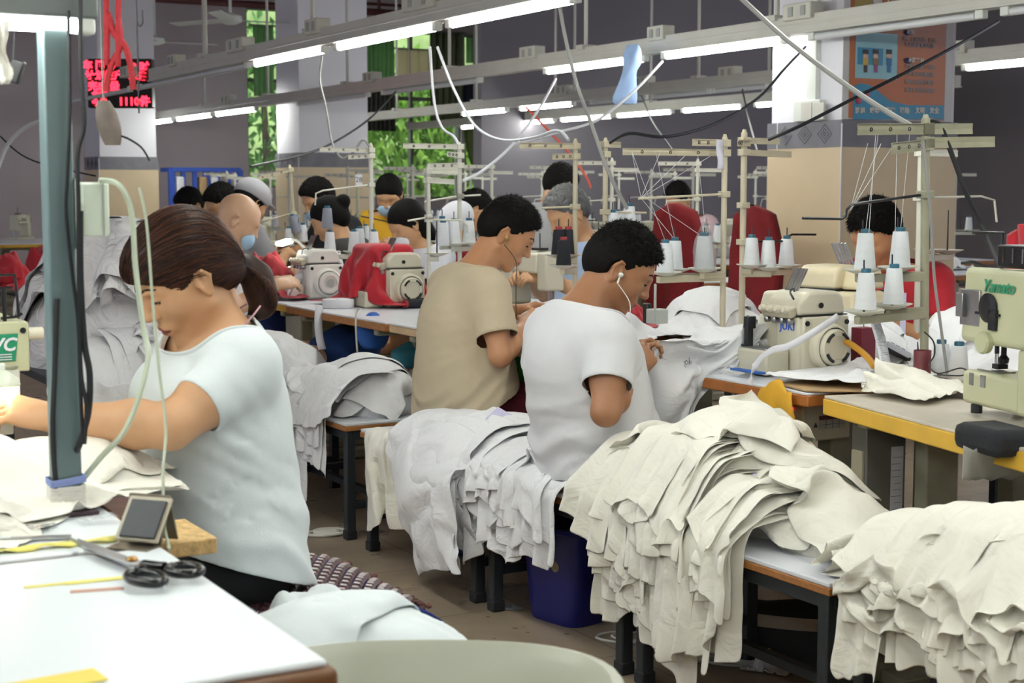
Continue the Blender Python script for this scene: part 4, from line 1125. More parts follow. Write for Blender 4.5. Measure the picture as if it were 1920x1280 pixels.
def strip_hang(name, label, cat, px0, px1, y0, y1, depth, m, wob=.006, seed=0):
    a = at_y(px0, y0, depth); b = at_y(px1, y1, depth); w = abs(b.x - a.x); h = a.z - b.z; o = thing(name, label, cat, ((a.x + b.x) / 2, depth, b.z))
    A = [[((u / 4 - .5) * w * (1 + .15 * math.sin(v * .9 + seed)) + .004 * math.sin(v * .7 + seed), wob * math.sin(u * 1.5 + v * .6), h * v / 12) for u in range(5)] for v in range(13)]
    obj('cloth', MB().grid(A), m, o, smooth=True, solid=.003); return o
strip_hang('white_cloth_strip', 'white fluffy cloth strip hanging from the lamp at the left edge', 'cloth', -12, 17, 40, 158, 2.55, M_FAB)
strip_hang('white_cloth_strip', 'narrow white cloth strip hanging behind the top of the grey post', 'cloth', 79, 93, 45, 182, 2.75, M_FAB, seed=2)
o = thing('power_adapter', 'black power adapter dangling on its cord under the lamp', 'adapter', at_y(31, 158, 2.7))
m = MB(); m.box((0, 0, .022), (.022, .018, .040), rotm(0, .35, 0)); obj('body', m, M_BLACK, o, bevel=.003)
m = MB(); m.tube(spline([(-.004, 0, .043), (-.002, 0, .07), (.001, 0, .105)]), .0013, 6); obj('cord', m, M_BLACK, o, smooth=True)
# ---------------------------------------------------------------- on the pillars, walls and overhead
SP0 = ST(at_t(1578, 300, TPA))[0] - .004
def prect(m, px0, py0, px1, py1, lay):
    a = at_s(px0, py0, SP0); b = at_s(px1, py1, SP0); ta, tb = ST(a)[1], ST(b)[1]; z1, z0 = (a.z + at_s(px1, py0, SP0).z) / 2, (b.z + at_s(px0, py1, SP0).z) / 2
    m.box(((ta + tb) / 2, SP0 - .003 - lay * .0015, (z0 + z1) / 2), (abs(tb - ta), .003, abs(z1 - z0))); return m
M_PO = mat('orange_poster_print', '#b5652f', .16, var=.04); M_PB = mat('blue_poster_print', '#2f86ad', .16, var=.06); M_PLB = mat('pale_blue_print', '#8fc3d0', .18)
M_PY = mat('ochre_print', '#a8923e', .18); M_PW = mat('white_print', '#d8d3cb', .2); M_PN = mat('navy_print', '#2c3160', .2)
o = thing('poster', 'glossy orange and blue poster with small cartoon workers on the big pillar', 'poster', (0, 0, 0))
obj('frame', prect(rowmb(), 1585, -150, 1782, 226, 0), mat('white_poster_frame', '#cfcfd2', .4), o)
pn = obj('print_panel', prect(rowmb(), 1597, -140, 1768, 224, 2), M_PO, o)
def pp(name, m, *r, par=pn):
    return obj(name, prect(rowmb(), *r), m, par)
pp('ochre_panel', M_PY, 1604, -140, 1635, 36, 3); pp('white_stripe', M_PW, 1636, -140, 1651, 36, 3)
pp('picture_panel', M_PLB, 1603, 62, 1679, 148, 3); pp('picture_block', M_PB, 1606, 90, 1653, 122, 4)
k = rowmb(); pts = [(1597, 162), (1612, 156), (1630, 160), (1650, 176), (1668, 190), (1700, 197), (1768, 198), (1768, 224), (1597, 224)]
P = [at_s(x, y, SP0) for x, y in pts]; k.add([(ST(q)[1], SP0 - .0085, q.z) for q in P], [tuple(range(len(P)))]); obj('blue_wave', k, M_PB, pn)
def ptext(txt, px, py, size, m, lay=5, bold=.0005):
    q = at_s(px, py, SP0); return text_part('lettering', txt, size, m, pn, Vector(W(SP0 - .004 - lay * .0015, ST(q)[1], q.z)), (PI / 2, 0, PSI), bold=bold)
for px, tx in ((1610, '班组'), (1637, '效率'), (1666, '管理'), (1693, '现场'), (1722, '文明'), (1749, '安全')): ptext(tx, px, 208, .034, M_PW, bold=.001)
for py, tx in ((61, '材料'), (114, '水路管材')):
    k = rowmb(); q = at_s(1700, py, SP0); k.ball((ST(q)[1], SP0 - .011, q.z), .03, (1, .08, .5), 14, 8); obj('badge', k, M_PN, pn, smooth=True); ptext(tx, 1700 + 5 * len(tx) - 6, py, .028, M_PW, 8)
M_PT = mat('faded_print', '#9a8f8c', .2)
for py, tx in ((8, '以班组为单位，全体员工配合'), (24, '线、料架整齐摆放'), (75, '线、工具归位，保持'), (86, '车间通道清洁畅通'), (126, '按规定穿戴工作服'), (140, '下班关闭电源设备'), (155, '物料分类存放整齐'), (170, '遵守安全操作规程')): ptext(tx, 1722, py, .026, M_PT)
ptext('文明', 1668, 2, .035, M_PW)
q = at_s(1613, 190, SP0)
for px, py in ((1607, 187), (1622, 177)):
    k = rowmb(); q = at_s(px, py, SP0); k.ball((ST(q)[1], SP0 - .012, q.z), .022, (1, .08, 1), 14, 8); obj('red_emblem', k, mat('crimson_print', '#b13a55', .2), pn, smooth=True)
for px, shirt, leg in ((1620, '#c9a63c', '#3a2f2c'), (1639, '#8d6a45', '#8c4a86'), (1664, '#2f6fa8', '#2f6fa8')):
    def bp(dx, y0, y1, w, c):
        return pp('figure_piece', mat('print_' + c[1:], c, .2), px + dx - w / 2, y0, px + dx + w / 2, y1, 6)
    bp(0, 122, 136, 6, leg); bp(0, 109, 123, 9, shirt); bp(0, 101, 110, 8, '#d9b09a'); bp(0, 93, 102, 10, '#221c1c')
# socket box and conduit on the pillar's left face
def tbox(name, m, px0, py0, px1, py1, t, d, par=None, **kw):
    a = at_t(px0, py0, t); b = at_t(px1, py1, t); k = rowmb(); sa, sb = ST(a)[0], ST(b)[0]
    k.box((t - d / 2, (sa + sb) / 2, (a.z + b.z) / 2), (d, abs(sb - sa), abs(a.z - b.z))); return obj(name, k, m, par, **kw)
o = thing('wall_socket', 'white double wall socket on the left face of the big pillar', 'socket', (0, 0, 0))
sb_ = tbox('socket_box', M_WPL, 1500, 190, 1549, 226, TPA, .045, o, bevel=.004)
tbox('socket_plate', M_PW, 1503, 193, 1522, 223, TPA - .047, .004, sb_); tbox('socket_plate', M_PW, 1526, 193, 1545, 223, TPA - .047, .004, sb_)
tag(tbox('conduit', M_WPL, 1527, -200, 1537, 190, TPA, .03, bevel=.003), 'white cable conduit running up the left face of the big pillar', 'conduit')
# red text sign
o = thing('led_sign', 'black display sign with glowing red text in front of the left pillar', 'sign', at_y(224, 156, 14.0), 0)
c_ = at_y(224, 156, 14.0); w_ = 120 / FPX * 14; h_ = 90 / FPX * 14
obj('case', MB().box((0, .06, 0), (w_, .12, h_)), M_BLACK, o, bevel=.01)
M_LED = mat('lit_red_letters', '#ff3040', .4, var=0, emit='#ff2438', estr=5.0)
def led(t, x, z, s): text_part('lit_text', t, s, M_LED, o, (x, -.006, z), bold=.004)
led('车 间 今', -.17, .155, .085); led('计划生产', -.13, .065, .085); led('完成 量', -.14, -.03, .085); led('合格', -.18, -.10, .07); led('8 时', .19, .14, .09); led('进度', .17, .06, .085); led('今日', -.18, -.175, .07); led('1110件', .13, -.165, .095)
# ceiling fans far off
for i, (px, py, y) in enumerate(((432, 40, 15), (290, 80, 18))):
    o = thing('ceiling_fan', ['white ceiling fan near the top, left of the second pillar', 'white ceiling fan further back above the red sign'][i], 'fan', at_y(px, py, y)); z = o.location.z
    obj('rod', MB().cyl((0, 0, .05), (0, 0, 4.32 - z), .015, n=8), M_WPL, o); k = MB(); k.lathe([(.02, .08), (.11, .05), (.12, .0), (.05, -.03)], n=18); obj('motor', k, M_WPL, o, smooth=True)
    for j in range(3):
        a = .5 + j * 2 * PI / 3; obj('blade', MB().box((.42 * math.cos(a), .42 * math.sin(a), .01), (.62, .12, .008), rotm(.15, 0, a)), M_WPL, o)
# blue racks along the far wall
M_RACK = mat('blue_rack_paint', '#2b4fb0', .5, var=.08)
for px0, px1, y0, y1, lab in ((312, 440, 318, 372, 'blue metal rack along the far wall at the left'), (1072, 1116, 312, 352, 'blue rack behind the standing dark haired man'), (1170, 1212, 312, 348, 'small blue rack right of the tan stand between the young men')):
    a = at_s(px0, y0, 18.6); b = at_s(px1, y1, 18.6); L = ST(b)[1] - ST(a)[1]; hh = a.z - .0
    o = thing('storage_rack', lab, 'rack', W(18.6, ST(a)[1], 0), PSI)
    k = MB(); k.box((L / 2, 0, hh), (L, .5, .05)); k.box((L / 2, 0, .3), (L, .5, .05)); obj('shelf', k, M_RACK, o)
    n = max(3, int(L / .13))
    for i in range(n + 1): obj('upright', MB().box((L * i / n, -.2, hh / 2), (.05 if i % 3 else .075, .05, hh)), M_RACK, o)
    for i in range(n - 1):
        if i % 3 != 1: obj('folded_cloth', MB().box((L * (i + .5) / n + .03, -.1, hh * .72), (.09, .3, hh * .45)), (M_PAPER, M_BLUEC, M_CARD)[i % 3], o, bevel=.02)
# cables
CG = M_CORDG; CW = mat('pale_cable', '#c4c5cc', .5)
for nm, lab, pts, r, m in (
    ('grey_cable', 'grey cable dropping from the light strip to the white stand', [(604, 105, 8.4), (600, 150, 8.4), (612, 205, 8.3), (622, 265, 8.2), (640, 296, 8.1), (662, 285, 8.1), (680, 262, 8.1), (693, 275, 8.1)], .006, CG),
    ('white_cable', 'white cable dropping from the light strip to the slim white stand', [(806, 88, 7.6), (814, 190, 7.5), (828, 238, 7.4), (850, 255, 7.3), (860, 272, 7.2)], .007, CW),
    ('white_cable', 'white cable hanging in a curve from the light strip to the right', [(820, 88, 7.6), (850, 165, 7.5), (890, 235, 7.3), (940, 262, 7.1), (1000, 258, 6.8), (1045, 245, 6.5), (1066, 262, 6.4)], .007, CW),
    ('grey_cable', 'grey cable slanting down past the blue cloth to the hair of the man in white', [(1050, 15, 6.4), (1062, 80, 6.4), (1082, 160, 6.3), (1108, 230, 6.3), (1140, 320, 6.2), (1176, 392, 6.2)], .008, CG),
    ('grey_cable', 'grey cable slanting across the poster from the top to the olive stand', [(1385, -8, 4.9), (1470, 70, 4.8), (1560, 140, 4.7), (1640, 195, 4.65), (1712, 238, 4.6)], .008, CG),
    ('dark_cable', 'dark cable slanting up across the poster to the right', [(1440, 262, 5.8), (1500, 236, 5.8), (1600, 185, 5.9), (1700, 135, 6.0), (1800, 82, 6.2), (1872, 40, 6.6)], .007, CB),
    ('dark_cable', 'dark cable sagging left of the pillar from the light strip', [(1510, 88, 7.5), (1470, 130, 7.2), (1420, 185, 7.0), (1340, 232, 6.7), (1250, 256, 6.4), (1180, 250, 6.3), (1142, 268, 6.25)], .007, CB),
    ('white_cable', 'white cable slanting down left from the light strip behind the blue cloth', [(1242, 115, 9.0), (1190, 170, 8.6), (1120, 225, 8.0), (1040, 250, 7.4), (970, 268, 6.9)], .008, CW),
    ('white_cable', 'white cable slanting down to the stand left of the man in beige', [(1042, 148, 9.6), (1010, 205, 9.0), (960, 272, 8.2), (905, 320, 7.6), (866, 340, 7.2)], .008, CW),
    ('dark_cable', 'dark cable sagging in front of the second pillar', [(742, 172, 10.5), (690, 225, 10), (620, 270, 9.5), (560, 292, 9), (470, 312, 8.6)], .007, CB),
    ('dark_cable', 'black cable falling from the far strip behind the long tan arm', [(1203, 180, 10), (1225, 230, 9), (1268, 292, 8)], .006, CB),
    ('dark_cable', 'black cable falling from the far strip left of the pillar', [(1392, 168, 9.5), (1402, 215, 8.5), (1420, 285, 7)], .006, CB),
    ('red_cable', 'thin red cord slanting down behind the pale stand', [(985, 200, 11), (1010, 225, 11), (1070, 290, 11), (1098, 330, 11), (1108, 352, 11)], .01, mat('red_cord', '#d0604f', .6)),
    ('dark_cable', 'thin dark cable crossing the wall at the left edge', [(0, 255, 9), (40, 290, 9), (90, 310, 9), (180, 330, 9)], .005, CB),
    ('white_cable', 'pale hose arching at the left edge', [(-5, 318, 8), (15, 270, 8), (50, 238, 8), (92, 222, 8)], .012, CW)):
    hang(nm, lab, 'cable', pts, 5, r, m)
# blue cloth tied to the light strip
o = thing('blue_cloth', 'pale blue cloth knotted over the light strip', 'cloth', at_y(1172, 195, 9.15))
A = []; u_ = 9.15 / FPX
for y, x0, x1, z in ((0, 1176, 1196, .05), (8, 1170, 1202, .06), (22, 1166, 1203, .07), (36, 1168, 1203, .06), (46, 1168, 1192, .045), (60, 1163, 1193, .05), (76, 1157, 1194, .05), (92, 1150, 1195, .05), (100, 1146, 1195, .045), (108, 1152, 1193, .03)):
    A.append([((((x0 + x1) / 2 - 1172) + (x1 - x0) / 2 * math.cos(t)) * u_, (z * math.sin(t)) + .01 * math.sin(3 * t + y * .1), (108 - y) * u_) for t in [2 * PI * k / 18 for k in range(18)]])
obj('cloth', MB().grid(A, closed=True), mat('pale_blue_cloth', '#9db8e2', .85, var=.1, bump=.2, bscale=90), o, smooth=True, sub=1)
# ---------------------------------------------------------------- thread cones and thread stands
_cones = {}
def cone(loc, label, kind='white', group=None, scale=1.0, tilt=0.0):
    key = kind
    if key not in _cones:
        o = thing('thread_cone', label, 'thread cone', loc)
        body, cap = {'white': (M_THREAD, M_TCAP), 'black': (M_BTHREAD, M_RCAP), 'grey': (mat('grey_thread', '#8d93a0', .75), M_TCAP)}[kind]
        m = MB(); m.lathe([(.030, 0), (.0315, .004), (.0225, .100), (.0215, .104), (.012, .105)], n=20); obj('thread', m, body, o, smooth=True)
        m = MB(); m.lathe([(.0135, .100), (.0145, .114), (.0130, .117), (.008, .117)], n=16); obj('cone_core', m, cap, o, smooth=True)
        _cones[key] = o
    else: o = dup(_cones[key], loc, 0, label)
    o.location = loc; o.scale = (scale,) * 3; o.rotation_euler = (0, tilt, 0)
    if 'group' in o and not group: del o['group']
    if group: o['group'] = group
    return o

def thread_stand(name, label, base, h, arms=(), rods=(), plates=(), m=M_STANDT, r=.0105, rz=PSI, spike=.15, group=None, arm_w=.022, extra=None):
    """base: foot on the table; arms: (z, ang, length, tilt); rods: lists of points; plates: (x, y, z) spool trays carried on cross bars"""
    o = thing(name, label, 'thread stand', base, rz, group)
    k = MB(); k.cyl((0, 0, 0), (0, 0, h), r, n=12); k.cyl((0, 0, h), (0, 0, h + .012), r * .8, r * .5, n=12); obj('pole', k, m, o, smooth=True)
    k = MB(); k.cyl((0, 0, 0), (0, 0, .02), r * 2.6, r * 2.2, n=14); obj('foot', k, m, o, smooth=True)
    for z, a, L, t in arms:
        k = MB(); c, s = math.cos(a), math.sin(a); d = Vector((c * math.cos(t), s * math.cos(t), math.sin(t))); n = Vector((-s, c, 0)); u = n.cross(d) * -1
        p0 = Vector((0, 0, z)) - d * .02; p1 = p0 + d * (L + .02)
        prof = ((-arm_w * .5, .004), (-arm_w * .5, -.002), (0, 0), (arm_w * .5, -.002), (arm_w * .5, .004))
        A = [[tuple(p + Vector((0, 0, 1)) * a_ + n * (b_ + r)) for a_, b_ in prof] for p in (p0, p0 + d * .02, p1)]
        k.grid(A); ar = obj('guide_arm', k, m, o, solid=.002)
        k = MB()
        for q in (.28, .55, .82):
            c_ = p0 + d * (L * q + .02) + n * (r + .001)
            k.tube([c_ + d * (.0045 * math.cos(w)) + Vector((0, 0, .0045 * math.sin(w))) for w in [2 * PI * i / 10 for i in range(10)]], .0016, 5, close=True)
        obj('eyelet', k, M_DMETAL, ar, smooth=True)
        k = MB(); k.box((0, 0, z), (r * 3, r * 3, arm_w * 1.15)); obj('clamp', k, m, o, bevel=.002)
    for z, pts in rods:
        k = MB(); k.tube([(0, 0, z)] + [Vector(p) for p in pts], .0042, 8); obj('guide_rod', k, m if extra is None else extra, o, smooth=True)
        k = MB(); k.box((0, 0, z), (r * 3.2, r * 3, .022)); obj('clamp', k, m, o, bevel=.002)
    zs = sorted({round(p[2], 3) for p in plates})
    for z in zs:
        k = MB()
        for x, y, zz in plates:
            if round(zz, 3) == z: k.bar((0, 0, z - .022), (x * 1.12, y * 1.12, z - .022), .024, .024)
        obj('tray_bar', k, m, o, bevel=.003)
    for x, y, z in plates:
        k = MB(); k.lathe([(.004, -.012), (.02, -.010), (.058, .004), (.059, .006), (.02, -.006), (.004, -.006)], (x, y, z), 24); t = obj('spool_tray', k, M_STAND, o, smooth=True)
        k = MB(); k.cyl((x, y, z - .01), (x, y, z + spike), .0035, .002, n=8); obj('spike', k, M_DMETAL, t, smooth=True)
    return o

def threads(label, pts_pairs, m=None):
    """fine sewing threads, each from cone to guide"""
    for a, b in pts_pairs:
        a, b = Vector(a), Vector(b); mid = (a + b) / 2
        o = tag(obj('sewing_thread', MB().tube([a - mid, b - mid], .0009, 4), m or M_THREAD), label, 'thread', 'threads running up from the cones')
        o.location = mid

# ---------------------------------------------------------------- sewing machines; front (-x) faces the operator, the wheel end is -y
def overlock(label, loc, rz, body=M_CREAM, brand=None, wheel='slots', group=None, lamp=False, sc=1.0):
    o = thing('overlock_machine', label, 'sewing machine', loc, rz, group)
    if sc != 1.0: o.scale = (sc,) * 3
    k = MB(); k.prism([(0, 0), (.175, 0), (.175, .12), (.168, .165), (0, .165)], 0, .105, 'y'); k.prism([(.02, 0), (.175, 0), (.172, .16), (.02, .16)], .10, .21, 'y'); b = obj('body', k, body, o, bevel=.012, seg=3)
    k = MB(); k.prism([(.0, .165), (.168, .165), (.160, .215), (.140, .232), (.03, .232), (.0, .205)], 0, .14, 'y'); k.prism([(.01, .165), (.14, .165), (.12, .225), (.03, .225)], .135, .20, 'y'); obj('top_cover', k, body, o, bevel=.010, seg=3)
    k = MB(); k.box((.085, .07, .1655), (.172, .145, .003)); obj('cover_seam', k, M_DMETAL, o)
    k = MB(); k.box((-.012, .075, .175), (.03, .125, .030), rotm(0, R(-18), 0)); tb = obj('tension_bar', k, M_CREAMD, o, bevel=.006)
    for i in range(4):
        y = .025 + .033 * i; k = MB(); k.lathe([(.010, 0), (.011, .006), (.008, .014), (.003, .015)], (-.026, y, .180), 14, (-1, 0, .35)); obj('tension_dial', k, M_CREAM, tb, smooth=True)
        k = MB(); k.lathe([(.009, 0), (.009, .012), (.005, .015)], (-.006, y, .150), 12, (-1, 0, 0)); obj('knurled_knob', k, M_METAL, tb, smooth=True)
    k = MB(); k.box((-.045, .10, .035), (.085, .13, .07)); obj('cloth_plate', k, body, o, bevel=.008)
    k = MB(); k.box((-.045, .10, .0715), (.07, .10, .004)); obj('needle_plate', k, M_METAL, o, bevel=.001)
    k = MB(); k.box((-.06, .148, .10), (.022, .016, .06)); k.box((-.055, .15, .14), (.03, .02, .035)); k.cyl((-.062, .15, .065), (-.062, .15, .16), .004); k.box((-.064, .15, .076), (.035, .012, .007)); obj('presser_foot', k, M_DMETAL, o, bevel=.002)
    k = MB(); k.tube(spline([(-.02, .165, .14), (-.055, .165, .135), (-.06, .16, .10)]), .008, 8); obj('needle_head', k, M_METAL, o, smooth=True)
    # wheel end
    k = MB(); k.box((.088, -.005, .085), (.165, .014, .155)); obj('end_cover', k, body, o, bevel=.006, seg=3)
    k = MB(); k.lathe([(.068, 0), (.066, .020), (.060, .030), (.056, .032), (.056, .022)], (.092, -.010, .078), 32, (0, -1, 0), cap=False); obj('wheel_guard', k, body, o, smooth=True)
    k = MB(); k.lathe([(.050, .018), (.052, .034), (.046, .044), (.034, .046), (.033, .040), (.004, .040)], (.092, -.010, .078), 32, (0, -1, 0)); wh = obj('hand_wheel', k, body, o, smooth=True)
    if wheel == 'slots':
        for i in range(4):
            t0 = PI / 4 + i * PI / 2; k = MB()
            k.tube([(.092 + .041 * math.cos(t0 + q), -.0575, .078 + .041 * math.sin(t0 + q)) for q in np.linspace(-.38, .38, 7)], .0045, 6); obj('slot', k, M_BLACK, wh, smooth=True)
    else:
        k = MB(); k.lathe([(.020, 0), (.020, .004), (.015, .005)], (.092, -.05, .078), 20, (0, -1, 0)); obj('wheel_hub', k, M_GPL, wh, smooth=True)
    for x, z in ((.018, .145), (.160, .145), (.160, .022)):
        k = MB(); k.lathe([(.0075, 0), (.0075, .003), (.004, .003)], (x, -.012, z), 12, (0, -1, 0)); obj('screw', k, M_BLACK, o, smooth=True)
    k = MB(); k.lathe([(.008, 0), (.008, .003)], (.075, -.001, .193), 12, (0, -1, 0)); obj('oil_hole', k, M_BLACK, o)
    k = MB(); k.tube(spline([(.03, .06, .23), (.02, .05, .238), (-.01, .03, .232), (-.03, -.01, .215)]), .003, 6); obj('thread_guide_wire', k, M_DMETAL, o, smooth=True)
    k = MB()
    for i in range(5): k.box((.05, .10 - .012 * i, .262), (.006, .004, .07), rotm(R(12), R(20), 0))
    obj('thread_pin', k, M_METAL, o)
    if brand:
        t = text_part('brand_lettering', brand, .034, mat('blue_lettering', '#3a66d8', .5), o, (-.0012, .050, .134), (PI / 2, 0, -PI / 2), bold=.0004)
    if lamp:
        k = MB(); k.tube(spline([(.05, .12, .22), (.0, .13, .27), (-.03, .15, .27)]), .006, 8); obj('lamp_arm', k, M_WPL, o, smooth=True)
        k = MB(); k.box((-.05, .16, .262), (.07, .05, .022), rotm(0, R(-12), R(20))); obj('work_lamp', k, mat('lit_work_lamp', '#ffffff', .4, var=0, emit='#fdfff2', estr=9), o, bevel=.006)
    return o

def flatbed(label, loc, rz, body=M_CREAM, group=None, brand=None, bmat=None):
    """a lockstitch machine: bed, column, arm, head, wheel on the right"""
    o = thing('lockstitch_machine', label, 'sewing machine', loc, rz, group)
    k = MB(); k.box((.0, 0, .012), (.178, .47, .024)); obj('bed', k, body, o, bevel=.004)
    k = MB(); k.prism([(-.06, .024), (.06, .024), (.05, .27), (-.05, .27)], -.22, -.115, 'y'); k.prism([(-.055, .175), (.055, .175), (.05, .27), (-.04, .28)], -.12, .12, 'y'); obj('arm', k, body, o, bevel=.014, seg=3)
    k = MB(); k.prism([(-.05, .10), (.05, .10), (.05, .275), (-.045, .28)], .115, .20, 'y'); obj('head', k, body, o, bevel=.012, seg=3)
    k = MB(); k.cyl((0, .165, .035), (0, .165, .10), .005, n=8); k.cyl((.012, .165, .03), (.012, .165, .11), .006, n=8); k.box((0, .165, .03), (.02, .03, .006)); obj('presser_foot', k, M_METAL, o)
    k = MB(); k.lathe([(.03, 0), (.058, .006), (.060, .022), (.050, .030), (.02, .032)], (0, -.22, .215), 24, (0, -1, 0)); obj('hand_wheel', k, M_GPL, o, smooth=True)
    k = MB()
    for z in (.15, .19): k.lathe([(.013, 0), (.013, .010), (.006, .016)], (-.052, .165, z + .03), 12, (-1, 0, 0))
    obj('tension_knob', k, M_METAL, o, smooth=True)
    k = MB(); k.box((.0, .06, .287), (.05, .07, .012)); k.cyl((0, .06, .28), (0, .06, .36), .003); obj('bobbin_winder', k, M_DMETAL, o)
    k = MB(); k.box((-.057, .0, .225), (.004, .13, .03)); obj('nameplate', k, M_GPL, o)
    if brand: text_part('brand_lettering', brand, .028, bmat or M_INK, o, (-.060, 0, .225), (PI / 2, 0, -PI / 2))
    return o
# ---------------------------------------------------------------- the middle line: stands, cones and machines
ZT = .762
def on_t(px, t, z=ZT):
    q = at_t(px, 500, t); return Vector((q.x, q.y, z))
def local(base, px, py, t, rz=PSI):
    """a picture point at depth t, in the frame of something standing at base"""
    return Matrix.Rotation(-rz, 4, 'Z') @ (at_t(px, py, t) - base)
def cones_at(base, lst, kind='white', group=None):
    M = Matrix.Rotation(PSI, 4, 'Z')
    for x, y, z, lab in lst: cone(base + (M @ Vector((x, y, z))), lab, kind, group)

B1 = on_t(1738, 3.30)
s1 = thread_stand('thread_stand', 'olive thread stand with four white cones in front of the big pillar', B1, .765,
    arms=((.735, PI, .27, .0), (.735, 0, .20, .0), (.690, PI + .15, .17, -.06), (.695, -.08, .27, .0)),
    rods=((.545, [(-.28, 0, .525), (-.30, 0, .51), (-.305, 0, .49), (-.32, 0, .485), (-.46, 0, .492)]),),
    plates=((-.235, 0, .215), (-.118, .01, .225), (-.15, .10, .325), (-.06, .05, .330)), m=M_OLIVE, r=.0125, arm_w=.030, extra=M_DMETAL)
s1.rotation_euler = (0, R(-1.5), PSI)
c1 = [(-.235, 0, .217, 'white thread cone on the lower left tray of the olive stand'), (-.118, .01, .227, 'white thread cone on the lower right tray of the olive stand'),
      (-.15, .10, .327, 'white thread cone on the upper left tray before the man in red'), (-.06, .05, .332, 'white thread cone on the upper tray nearest the olive pole')]
cones_at(B1, c1)
M4 = Matrix.Rotation(PSI, 4, 'Z')
threads('fine white thread rising to the arms of the olive stand', [(B1 + M4 @ Vector((x, y, z + .11)), B1 + M4 @ Vector((x2, 0, .73))) for (x, y, z, _), x2 in zip(c1, (-.21, -.13, -.2, -.08))] + [(B1 + M4 @ Vector((-.30, 0, .50)), B1 + M4 @ Vector((-.14 - .05 * i, 0, .69))) for i in range(3)])
B1b = on_t(1722, 4.0)
thread_stand('thread_stand', 'pale stand with empty spiked trays right of the olive stand', B1b, .72, arms=((.69, .05, .2, 0),), rods=((.53, [(.3, 0, .535), (.37, 0, .52), (.385, 0, .44)]),),
    plates=((.05, 0, .34), (.17, .03, .335)), m=M_STAND, r=.012)
B2 = on_t(1356, 3.41)
thread_stand('thread_stand', 'tan thread stand behind the head of the man in white', B2, .745, arms=((.69, PI - .05, .43, .0), (.725, PI + .08, .16, .0)),
    rods=((.543, [(-.37, 0, .528)]),), plates=((-.255, 0, .265), (-.10, -.02, .275), (-.165, .07, .27), (-.04, .05, .272)), m=M_STANDT)
c2 = [(-.255, 0, .267, 'white thread cone close behind the hair of the man in white'), (-.165, .07, .272, 'white thread cone left of the one wrapped in plastic'), (-.04, .05, .274, 'white thread cone right of the one wrapped in plastic')]
cones_at(B2, c2)
o = cone(B2 + M4 @ Vector((-.10, -.02, .277)), 'fat white thread cone still in its clear plastic bag, on the tan stand', scale=1.12)
o2 = thing('plastic_bag', 'clear plastic bag gathered at the top over a white thread cone', 'bag', B2 + M4 @ Vector((-.10, -.02, .277)), PSI)
m = MB(); A = []
for i in range(12):
    v = i / 11; rr = .0385 if v < .6 else .0385 - .030 * ((v - .6) / .4) ** .8
    A.append([(rr * (1 + .08 * math.sin(k * 2.3 + i)) * math.cos(2 * PI * k / 18), rr * (1 + .08 * math.sin(k * 1.7 + i * 2)) * math.sin(2 * PI * k / 18), .168 * v) for k in range(18)])
m.grid(A, closed=True); obj('film', m, M_CLEAR, o2, smooth=True)
threads('fine white thread rising to the long arm of the tan stand', [(B2 + M4 @ Vector((x, y, z + .11)), B2 + M4 @ Vector((x2, 0, .69))) for (x, y, z, _), x2 in zip(c2, (-.4, -.3, -.12))] + [(B2 + M4 @ Vector((-.36, 0, .53)), B2 + M4 @ Vector((-.40 + .12 * i, 0, .69))) for i in range(4)] + [(B2 + M4 @ Vector((-.04, .05, .38)), B2 + M4 @ Vector((-.34, 0, .53))), (B2 + M4 @ Vector((-.165, .07, .38)), B2 + M4 @ Vector((-.36, 0, .53)))])
B2b = on_t(1392, 3.68)
thread_stand('thread_stand', 'tan thread stand left of the big pillar with three white cones', B2b, .775, arms=((.70, 0, .24, -.02), (.745, .1, .2, .0), (.735, PI, .04, 0)),
    rods=((.36, [(.20, 0, .36), (.215, 0, .375), (.24, 0, .385), (.36, 0, .383)]), (.50, [(.05, 0, .5)])), plates=((.02, -.03, .27), (.085, -.05, .26), (.215, 0, .262)), m=M_STANDT, r=.012, extra=M_DMETAL)
cones_at(B2b, [(.02, -.03, .272, 'white thread cone nearest the pole of the stand left of the pillar'), (.085, -.05, .262, 'white thread cone in the middle of the stand left of the pillar'), (.215, 0, .264, 'white thread cone standing alone in front of the beige tiles')])
B3 = on_t(1134, 3.4)
thread_stand('thread_stand', 'tan thread stand between the heads of the two young men', B3, .755, arms=((.74, 0, .08, 0), (.70, PI, .03, 0)), rods=((.47, [(.2, 0, .465)]),), plates=((.035, 0, .36), (.08, .04, .36), (.13, .02, .385)), m=M_STANDT)
cones_at(B3, [(.035, 0, .362, 'white thread cone, first right of the pole between the young men'), (.08, .04, .362, 'white thread cone, second right of the pole between the young men'), (.13, .02, .387, 'white thread cone with a broad teal top above the hair of the man in white')])
B4 = on_t(1078, 3.35)
thread_stand('thread_stand', 'pale stand with three black thread cones by the grey haired man', B4, .755, arms=((.735, PI, .27, 0), (.695, PI + .05, .12, -.03)), rods=((.49, [(-.16, 0, .485)]),), plates=((-.085, -.05, .25), (-.06, .03, .29), (-.02, .02, .29)), m=M_STANDT)
cones_at(B4, [(-.085, -.05, .252, 'black thread cone, lowest of the three black cones'), (-.06, .03, .292, 'black thread cone, left of the two upper black cones'), (-.02, .02, .292, 'black thread cone beside the pole, right of the upper two')], 'black')
B5 = on_t(862, 3.3)
thread_stand('thread_stand', 'pale thread stand left of the head of the man in beige', B5, .765, arms=((.755, PI, .29, 0), (.715, PI, .07, .1), (.67, PI, .16, -.02)), rods=((.53, [(-.18, 0, .505)]), (.53, [(.11, 0, .535)])), plates=((-.09, 0, .32), (-.045, -.03, .31), (.06, .02, .31)), m=M_STAND)
